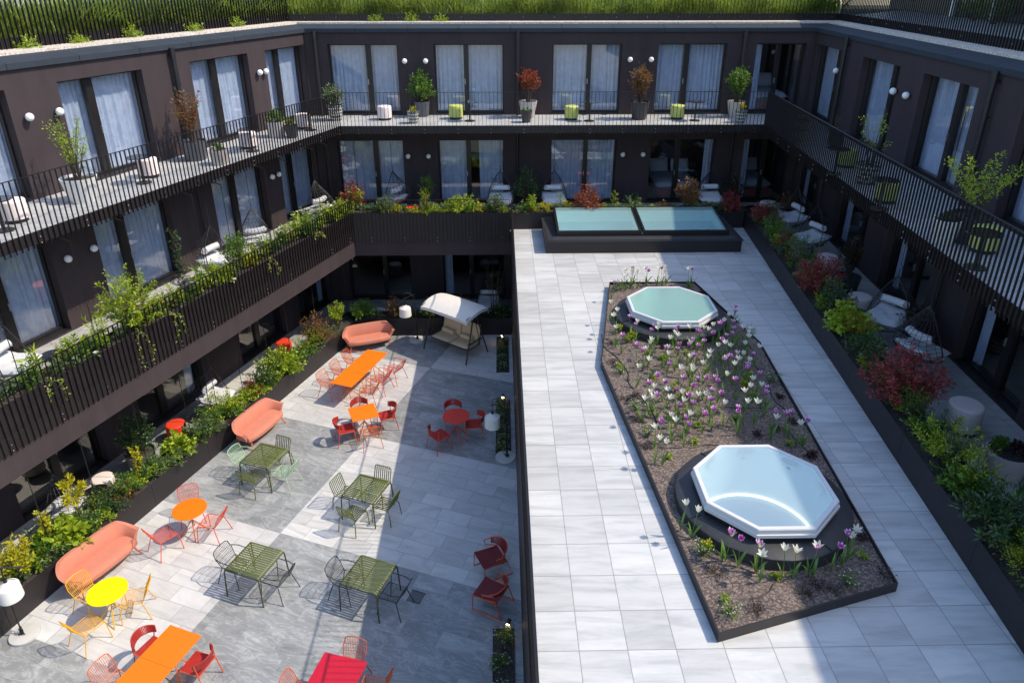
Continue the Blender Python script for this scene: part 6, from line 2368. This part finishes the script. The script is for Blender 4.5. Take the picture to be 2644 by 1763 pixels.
p = P2(1470, 277); potted('potdark', p.x, p.y + 0.22, Z2, 0.32, 0.22, 0.58, 'dark pot with bushy bronze shrub on the far upper balcony', h=1.15, r=0.42, n=900, leaf='bronze', L=0.085, Wr=0.3, habit='upright', ns=26, start=0.25)
p = P2(1557, 275); pouf('lime', p.x, p.y + 0.15, Z2, 'lime stool at the fourth door of the far upper balcony')
p = P2(1597, 279); bistro(p.x, p.y + 0.1, Z2, 'black pedestal table at the fourth door of the far upper balcony'); ashtray(p.x, p.y + 0.1, Z2 + 0.617, 'small metal candle holder on the table at the fourth door')
p = P2(1692, 272); potted('potbeige', p.x, p.y + 0.22, Z2, 0.30, 0.20, 0.52, 'beige pot with glossy evergreen at the right end of the far balcony', h=1.15, r=0.46, n=950, leaf='green', L=0.07, Wr=0.5, habit='upright', ns=26, start=0.2)
p = P2(1703, 284); potted('potpattern', p.x, p.y + 0.14, Z2, 0.20, 0.13, 0.38, 'small patterned pot with lime plant before the right-hand beige pot', h=0.3, r=0.12, n=60, leaf='yellow', L=0.06, habit='upright', ns=7, stem='stemgreen')

# left upper balcony, from the far corner towards the viewer
L2 = lambda u, d: WL.p(u, d, Z2)
q = P2(697, 295); pouf('blush', q.x, q.y, Z2, 'blush stool nearest the far corner of the left upper balcony')
q = P2(713, 300); bistro(q.x, q.y, Z2, 'black pedestal table nearest the far corner of the left upper balcony')
q = P2(632, 318); potted('potbeige', q.x, q.y + 0.2, Z2, 0.27, 0.22, 0.46, 'beige pot with green and yellow planting on the left upper balcony', h=0.42, r=0.28, n=260, leaf='green', L=0.06, ns=14, stem='stemgreen', flowers=('yellowpetal', 8, 0.035))
q = P2(669, 318); potted('potdark', q.x, q.y + 0.1, Z2, 0.20, 0.14, 0.36, 'dark pot with trailing yellow flowers on the left upper balcony', h=0.28, r=0.18, n=150, leaf='green', L=0.05, ns=10, stem='stemgreen', flowers=('yellowpetal', 14, 0.035))
q = P2(569, 342); pouf('blush', q.x, q.y + 0.1, Z2, 'blush stool between the pots and the red shrub, left upper balcony')
q = P2(577, 347); bistro(q.x + 0.05, q.y - 0.05, Z2, 'black pedestal table between the pots and the red shrub, left balcony')
q = P2(446, 370); potted('potgrey', q.x, q.y + 0.15, Z2, 0.33, 0.25, 0.50, 'large grey pot with copper-leaved shrub by the left drainpipe', h=1.35, r=0.46, n=520, leaf='bronze', L=0.085, Wr=0.36, habit='airy', ns=17, start=0.3)
q = P2(502, 380); potted('potbeige', q.x, q.y + 0.12, Z2, 0.23, 0.18, 0.38, 'low beige pot with small green plants before the copper shrub', h=0.18, r=0.17, n=120, leaf='green', L=0.05, habit='mound', ns=9, stem='stemgreen', flowers=('pinkpetal', 5, 0.03))
q = P2(342, 408); pouf('blush', q.x, q.y + 0.08, Z2, 'blush stool right of the white tree pot on the left upper balcony')
q = P2(327, 420); bistro(q.x + 0.05, q.y - 0.02, Z2, 'black pedestal table right of the white tree pot on the left balcony')
q = P2(186, 465); potted('potwhite', q.x, q.y + 0.12, Z2, 0.36, 0.24, 0.52, 'large white pot with slender green tree on the left upper balcony', h=1.25, r=0.42, n=560, leaf='lime', L=0.05, Wr=0.5, habit='airy', ns=19, start=0.25)
q = P2(42, 510); pouf('blush', q.x - 0.05, q.y + 0.05, Z2, 'blush stool at the left edge of the picture on the upper balcony')
q = P2(15, 528); bistro(q.x, q.y - 0.05, Z2, 'black pedestal table at the left edge of the picture on the upper balcony')

# right upper balcony, far to near
q = P2(1835, 300); pouf('lime', q.x, q.y, Z2, 'lime stool at the far end of the shaded right balcony')
q = P2(1822, 325); bistro(q.x + 0.1, q.y, Z2, 'black pedestal table at the far end of the shaded right balcony')
q = P2(1905, 335); potted('potdark', q.x + 0.2, q.y + 0.1, Z2, 0.24, 0.18, 0.40, 'dark pot with wispy brown plant on the right balcony', h=0.55, r=0.25, n=60, leaf='brown', L=0.045, habit='airy', ns=9)
q = P2(1940, 385); pouf('lime', q.x + 0.05, q.y + 0.1, Z2, 'lime stool between wispy shrubs on the shaded right balcony')
q = P2(1930, 400); bistro(q.x - 0.15, q.y, Z2, 'black pedestal table left of the patterned pot, right balcony')
q = P2(1985, 425); potted('potpattern', q.x + 0.1, q.y + 0.15, Z2, 0.28, 0.19, 0.46, 'patterned pot with leggy budding shrub on the right balcony', h=1.1, r=0.45, n=120, leaf='lime', L=0.05, habit='airy', ns=11, start=0.55)
q = P2(2035, 465); pouf('lime', q.x, q.y + 0.05, Z2, 'lime stool next to the patterned pot on the right balcony')
q = P2(2010, 480); bistro(q.x + 0.08, q.y, Z2, 'black pedestal table next to the patterned pot on the right balcony')
q = P2(2135, 560); potted('potwhite', q.x + 0.28, q.y + 0.1, Z2, 0.24, 0.19, 0.44, 'white pot with low greenery on the right balcony', h=0.16, r=0.18, n=120, leaf='dark', L=0.05, habit='mound', ns=9, stem='stemgreen')
q = P2(2190, 560); potted('potdark', q.x + 0.3, q.y + 0.15, Z2, 0.36, 0.27, 0.50, 'large dark pot with many-stemmed yellow-green shrub on the right balcony', h=1.15, r=0.72, n=620, leaf='lime', L=0.055, Wr=0.5, habit='airy', ns=24, start=0.35)
q = P2(2262, 580); pouf('lime', q.x, q.y + 0.08, Z2, 'lime stool nearest the viewer on the shaded right balcony')
q = P2(2232, 615); bistro(q.x + 0.05, q.y, Z2, 'black pedestal table nearest the viewer on the shaded right balcony')


# hanging chairs
def hang_chair(x, y, z, face, ztop, label):
    """seat hangs at z (bottom of the basket); the sitter looks along face degrees"""
    rz = math.radians(face + 90)
    if 'hang' in PROTO:
        root = dup(PROTO['hang'], (x, y, z), rz, label)
        return root
    root = thing('hanging_chair', label, 'hanging chair', (x, y, z), rz, 'black hanging egg chairs')
    Hh = 1.28
    # opening outline in a tilted plane, basket bulging to +y
    def outline(t):                     # t 0..1 from apex to bottom centre on one side
        w = 0.44 * math.sin(math.pi * min(1, t * 0.62 + 0.0)) ** 0.9 if t < 0.8 else 0.44 * math.sin(math.pi * 0.496) * math.sqrt(max(0, 1 - ((t - 0.8) / 0.2) ** 2))
        zz = Hh * (1 - t) if t < 0.8 else Hh * 0.2 * (1 - (t - 0.8) / 0.2) ** 0.8
        fy = 0.02 - 0.42 * max(0, t - 0.35) ** 1.3
        return w, fy, zz
    m = MB()
    N = 18
    side = [outline(i / N) for i in range(N + 1)]
    loop = [(w, fy, zz) for w, fy, zz in side] + [(-w, fy, zz) for w, fy, zz in reversed(side[1:-1])]
    m.tube(loop, 0.013, 7, closed=True)
    m.build('hoop', M['wicker'], root, smooth=True)

    def shell(s, t):                    # s -1..1 across, t 0..1 down
        w, fy, zz = outline(t)
        c = math.cos(s * math.pi / 2)
        dep = (0.10 + 0.62 * math.sin(math.pi * min(1, 0.12 + t * 0.78))) * min(1.0, t * 1.8)
        return (w * math.sin(s * math.pi / 2), fy + dep * c ** 0.8, zz + 0.02 * c)
    m = MB()
    for k in range(11):
        s = -0.9 + 1.8 * k / 10
        m.tube([shell(s, i / 14) for i in range(15)], 0.0055, 5)
    for i in range(2, 15):
        t = i / 15
        m.tube([shell(-1 + 2 * j / 14, t + 0.012 * math.sin(j * 2.4 + i)) for j in range(15)], 0.0045, 5)
    m.build('basket', M['wicker'], root, smooth=True)
    m = MB()
    pillow(m, -0.40, 0.40, -0.42, 0.36, 0.10, 0.34, n=19, puff=0.7, tuft=[(0, 0), (-0.45, 0.4), (0.45, 0.4), (-0.45, -0.4), (0.45, -0.4)],
           tilt=lambda p: (p[0] * (1.0 - 0.10 * abs(p[1])), p[1], p[2] + 0.55 * max(0, p[1] - 0.05) ** 1.3 + 0.35 * abs(p[0]) ** 2.2 + 0.05))
    m.build('cushion', M['cushion'], root, smooth=True)
    m = MB()
    m.tube([(-0.27, 0.10, 0.66), (-0.255, 0.11, 0.655), (-0.1, 0.15, 0.645), (0.1, 0.15, 0.645), (0.255, 0.11, 0.655), (0.27, 0.10, 0.66)], 0.085, 12)
    m.build('pillow', M['cushion'], root, smooth=True)
    m = MB()
    m.tube([(0, 0.02, Hh), (0, 0.02, Hh + 0.16)], 0.010, 6)
    m.tube([(0, 0.02, Hh + 0.14), (0.05, 0.02, Hh + 0.20), (0, 0.02, Hh + 0.25), (0, 0.02, ztop - z)], 0.007, 6)
    m.build('rope', M['wicker'], root, smooth=True)
    PROTO['hang'] = root
    return root


ZT1 = Z2 - 0.23
for px, py, zz, face, lab, dy in ((905, 462, 0.45, 150, 'black hanging chair with grey cushion at the left of the far middle floor', 0.5), (1150, 440, 0.5, -90, 'hanging chair facing the viewer behind the short railing', 0.5),
                                  (1272, 440, 0.5, -85, 'hanging chair in the middle of the far wall, left of the orange-red shrub', 0.5), (1632, 440, 0.5, -90, 'hanging chair behind the right pane of the flat roof light', 0.5)):
    p = bloc(px, py, zz + 0.1, 0, 17.3)
    hang_chair(p[0], p[1], 0.30, face, ZT1, lab)
for px, py, face, lab in ((445, 590, -20, 'hanging chair below the copper shrub on the left wing, cushion showing'), (555, 548, 120, 'hanging chair on the left wing seen from behind, mesh back'), (700, 478, 150, 'hanging chair at the far end of the left wing'), (20, 835, 0, 'hanging chair cut off by the left edge of the picture')):
    p = at(px, py, 0.62)
    u = (p - WL.o).dot(WL.u)
    q = WL.p(u, 1.28, 0.30)
    hang_chair(q[0], q[1], q[2], face, ZT1, lab)
for px, py, face, lab in ((1832, 500, 190, 'hanging chair at the far end of the right terrace'), (1850, 545, 200, 'hanging chair behind the tall grey-green shrub on the right terrace'), (2022, 725, 215, 'hanging chair facing the deck beside the blush stool with black table'), (2115, 800, 20, 'hanging chair facing the right wall, mesh back to the viewer')):
    p = at(px, py, 0.62)
    s = (p - WR.o).dot(WR.u)
    q = WR.p(s, 1.10, 0.30)
    hang_chair(q[0], q[1], q[2], face, ZT1, lab)
q = WL.p((at(450, 900, ZG + 0.6) - WL.o).dot(WL.u), 1.15, 0)
hang_chair(q[0], q[1], ZG + 0.28, -10, -0.83, 'hanging chair with white-lit cushion on the courtyard terrace')
q = WL.p((at(110, 1160, ZG + 0.6) - WL.o).dot(WL.u), 1.15, 0)
hang_chair(q[0], q[1], ZG + 0.28, 170, -0.83, 'hanging chair with mesh back on the courtyard terrace at far left')
hang_chair(-0.75, 17.1, ZG + 0.28, -95, -0.83, 'hanging chair in deep shade behind the bare sapling')

# middle-floor terraces
for mat, px, py, z, lab in (('redpouf', 232 + 0, 720, 0.0, None),):
    pass
for mat, px, py, lab, r in (('redpouf', 333, 690, 'red stool on the left middle terrace, sunlit', 0.25), ('redpouf', 622, 535, 'red stool half hidden behind white flowers on the left terrace', 0.25), ('blush', 140, 790, 'blush stool with white-lit top at the left railing', 0.26)):
    p = at(px, py, 0.5)
    u = (p - WL.o).dot(WL.u)
    q = WL.p(u, 1.55, 0)
    pouf(mat, q[0], q[1], 0.0, lab, r=r)
p = at(112, 815, 0.6); q = WL.p((p - WL.o).dot(WL.u), 1.72, 0); bistro(q[0], q[1], 0.0, 'black pedestal table before the white-lit stool on the left')
for mat, px, lab in (('redpouf', 943 - 0, 'red stool left of the variegated bush on the far terrace'), ('redpouf', 1530, 'red stool behind the small red-tipped shrub'), ('redpouf', 1372, 'red stool in the orange-red shrub by the flat roof light')):
    p = bloc(px, 466, 0.4, 0, 16.75)
    pouf(mat, p[0], p[1], 0.0, lab, r=0.25)
p = bloc(980, 415, 0.9, 0, 17.3); potted('potpattern', p[0], p[1], 0.0, 0.30, 0.22, 0.45, 'upright evergreen in a patterned pot on the far middle terrace', h=1.1, r=0.34, n=620, leaf='green', L=0.05, habit='upright', ns=20, start=0.15)
p = bloc(1210, 420, 0.9, 0, 17.4); potted('potdark', p[0], p[1], 0.0, 0.30, 0.22, 0.48, 'large dark shrub in a pot under the far balcony', h=1.25, r=0.52, n=720, leaf='dark', L=0.08, Wr=0.4, ns=24)
p = bloc(1452, 470, 0.4, 0, 16.9); potted('potmauve', p[0], p[1], 0.0, 0.33, 0.25, 0.45, 'mauve pot with dark plant behind the flat roof light', h=0.55, r=0.28, n=220, leaf='dark', L=0.06, ns=14)
p = bloc(1686, 420, 0.9, 0, 17.2); potted('potdark', p[0], p[1], 0.0, 0.28, 0.2, 0.45, 'dark bronze shrub in the far right corner under the balcony', h=1.15, r=0.42, n=520, leaf='darkbronze', L=0.075, Wr=0.4, ns=20)

# right terrace
for px, py, lab, r in ((1763, 480, 'blush stool at the far end of the right terrace', 0.28), (1898, 606, 'blush stool behind the halfway crimson shrub', 0.28), (1972, 700, 'blush stool with black table before it on the right terrace', 0.28), (2214, 955, 'large blush stool standing alone on the near right terrace', 0.29)):
    p = at(px, py, 0.3)
    pouf('blush', p.x, p.y, 0.0, lab, r=r)
for px, py, lab in ((1733, 478, 'black pedestal table at the far end of the right terrace'), (1868, 560, 'black pedestal table before the hanging chair with grey cushion'), (1968, 720, 'black pedestal table before the blush stool on the right terrace'), (2110, 890, 'black pedestal table behind the largest crimson shrub')):
    p = at(px, py, 0.6)
    bistro(p.x, p.y, 0.0, lab)
p = at(1805, 490, 0.3); potted('potmauve', p.x, p.y, 0.0, 0.30, 0.24, 0.45, 'mauve pot with mixed shrub at the far end of the right terrace', h=0.6, r=0.36, n=320, leaf='bronze', L=0.06, ns=16)
p = at(1945, 650, 0.3); potted('potdark', p.x, p.y, 0.0, 0.32, 0.24, 0.5, 'dark pot with tall dark bronze shrub against the right wall', h=1.2, r=0.40, n=620, leaf='darkbronze', L=0.07, Wr=0.4, habit='upright', ns=20, start=0.2)
p = at(2105, 790, 0.25); potted('potpattern', p.x, p.y + 0.2, 0.0, 0.26, 0.19, 0.40, 'patterned pot with reddish dark shrub between the hanging chairs', h=0.85, r=0.42, n=480, leaf='darkbronze', L=0.065, Wr=0.4, ns=20)
p = at(2205, 1070, 0.1); potted('potpattern', p.x - 0.03, p.y + 0.08, 0.0, 0.22, 0.16, 0.34, 'small patterned bowl with white and green planting by the right trough', h=0.22, r=0.24, n=120, leaf='lime', L=0.055, Wr=0.35, habit='airy', ns=10, stem='stemgreen', flowers=('whitepetal', 8, 0.03))
p = at(2302, 1075, 0.15)
root = potted('potmauve', p.x + 0.02, p.y, 0.0, 0.33, 0.26, 0.50, 'large mauve pot with parsley-green and purple plants at the right edge', h=0.24, r=0.17, n=320, leaf='green', L=0.04, habit='mound', ns=18, stem='stemgreen', off=(-0.10, 0.10))
foliage(root, seed=901, z0=0.45, h=0.2, r=0.17, n=70, leaf='purple', L=0.085, Wr=0.8, habit='mound', ns=10, stem='stemgreen', off=(0.14, -0.06))

# courtyard terraces under the left wing
for mat, px, py, lab in (('redpouf', 405, 985, 'red stool on the sunny courtyard terrace'), ('redpouf', 652, 795, 'red stool behind the broad-leaved shrub under the left overhang'), ('blush', 238, 1110, 'blush stool in full sun under the left overhang')):
    p = at(px, py, ZG + 0.3)
    pouf(mat, p.x, p.y, ZG, lab, r=0.25)
for px, py, lab in ((455, 960, 'black pedestal table on the courtyard terrace by the hanging chair'), (222, 1130, 'black pedestal table in front of the sunlit blush stool')):
    p = at(px, py, ZG + 0.6)
    bistro(p.x, p.y, ZG, lab)
p = bloc(868, 705, ZG + 0.4, ZG, 16.7); pouf('blush', p[0], p[1], ZG, 'blush stool in deep shade under the far overhang', r=0.26)
p = at(325, 1055, ZG + 0.3); potted('potgrey', p.x, p.y, ZG, 0.36, 0.28, 0.55, 'big grey pot with dark glossy shrub on the courtyard terrace', h=1.15, r=0.45, n=760, leaf='dark', L=0.07, Wr=0.5, ns=26)

# climbing rods hung from brackets below the balcony edges of the left wing
def rod(u, d, z0, z1, label, group):
    root = thing('climbing_rod', label, 'rod', WL.p(u, d, z0), 0, group)
    o = Vector(WL.p(u, d, z0))
    m = MB()
    a = Vector(WL.p(u, d + 0.16, z1)) - o
    b_ = Vector(WL.p(u, d - 0.12, z1 + 0.05)) - o
    m.tube([b_, a], 0.013, 6)
    m.build('bracket', M['black'], root, smooth=True)
    m = MB()
    f = Vector(WL.p(u, d + 0.16, z0)) - o
    n = 24
    m.tube([a.lerp(f, i / n) + Vector((0.004 * (i % 2), 0, 0)) for i in range(n + 1)], 0.009, 6)
    m.build('rod', M['black'], root, smooth=True)


for u in (1.0, 2.5, 3.2, 4.6, 5.5, 7.2, 8.2, 10.2, 11.5, 13.2):
    rod(u, 1.95, 0.55, Z2 - 0.32, 'thin dark climbing rod hung below the left upper balcony', 'climbing rods of the left middle floor')
for u in (2.2, 4.0, 5.4, 6.4, 7.6, 8.6, 9.6, 11.0, 12.4, 13.6):
    rod(u, 1.85, GZ, -0.80, 'thin dark climbing rod in the courtyard trough of the left wing', 'climbing rods of the left courtyard trough')
plant('clematis', 'climbing clematis with pink-white blooms on a rod of the left middle floor', on(WL, 2.10, 384, 600, LZ + 0.9, LZ), cat='climber', h=1.75, r=0.13, n=330, leaf='dark', L=0.07, Wr=0.35, habit='column', ns=34, flowers=('pinkpetal', 12, 0.04))

# setback top storey on the right roof; its eave throws the long shade on the deck
root = thing('penthouse', 'dark setback top storey with pale posts on the right roof terrace', 'building')
m = MB()
ubox(m, WR, -6.0, UR, -9.5, KD - 3.6, ZR + 0.30, 9.3)
m.build('wall', M['panel'], root)
m = MB()
ubox(m, WR, -6.0, UR, -9.6, -2.42, 9.305, 9.6)
m.build('roof', M['coping'], root)
for i in range(9):
    m = MB()
    ubox(m, WR, -1.0 + i * 2.4, -0.86 + i * 2.4, KD - 3.56, KD - 3.42, ZR + 0.30, 9.30)
    m.build('post', M['white'], root)
for i in range(8):
    m = MB()
    ubox(m, WR, -0.7 + i * 2.4, 1.2 + i * 2.4, KD - 3.59, KD - 3.55, ZR + 0.34, 8.6)
    m.build('window', M['tabletop'], root)


# beds glimpsed behind the open curtains of the far wing
M['linen'] = paint('white_linen', (0.72, 0.73, 0.76), 0.9, 0.05, 5.0, bump=0.3)
M['bedbase'] = paint('red_bed_base', (0.30, 0.045, 0.03), 0.8, 0.1, 5.0)


def bed(x, y, z, label):
    root = thing('bed', label, 'bed', (x, y, z), 0, 'beds behind the glass of the far wing')
    m = MB()
    m.box((-0.8, -1.0, 0.04), (0.8, 1.0, 0.30))
    m.build('base', M['bedbase'], root, bevel=0.02)
    m = MB()
    pillow(m, -0.8, 0.8, -1.0, 1.0, 0.26, 0.62, n=15, puff=0.9)
    m.build('duvet', M['linen'], root, smooth=True)
    for sx in (-0.4, 0.4):
        m = MB()
        pillow(m, sx - 0.34, sx + 0.34, 0.0, 0.5, -0.09, 0.09, tilt=lambda p: (p[0], 0.62 + p[1] * 0.5 - p[2] * 0.86, 0.60 + p[1] * 0.86 + p[2] * 0.5))
        m.build('pillow', M['linen'], root, smooth=True)
    return root


bed(6.2, 20.2, 0.02, 'white-made bed behind the dark glass right of the globe lamp pair')
bed(8.9, 20.3, 0.02, 'white-made bed behind the corner door of the far middle floor')
bed(9.0, 20.3, Z2 + 0.02, 'white-made bed behind the unlit corner door of the top floor')
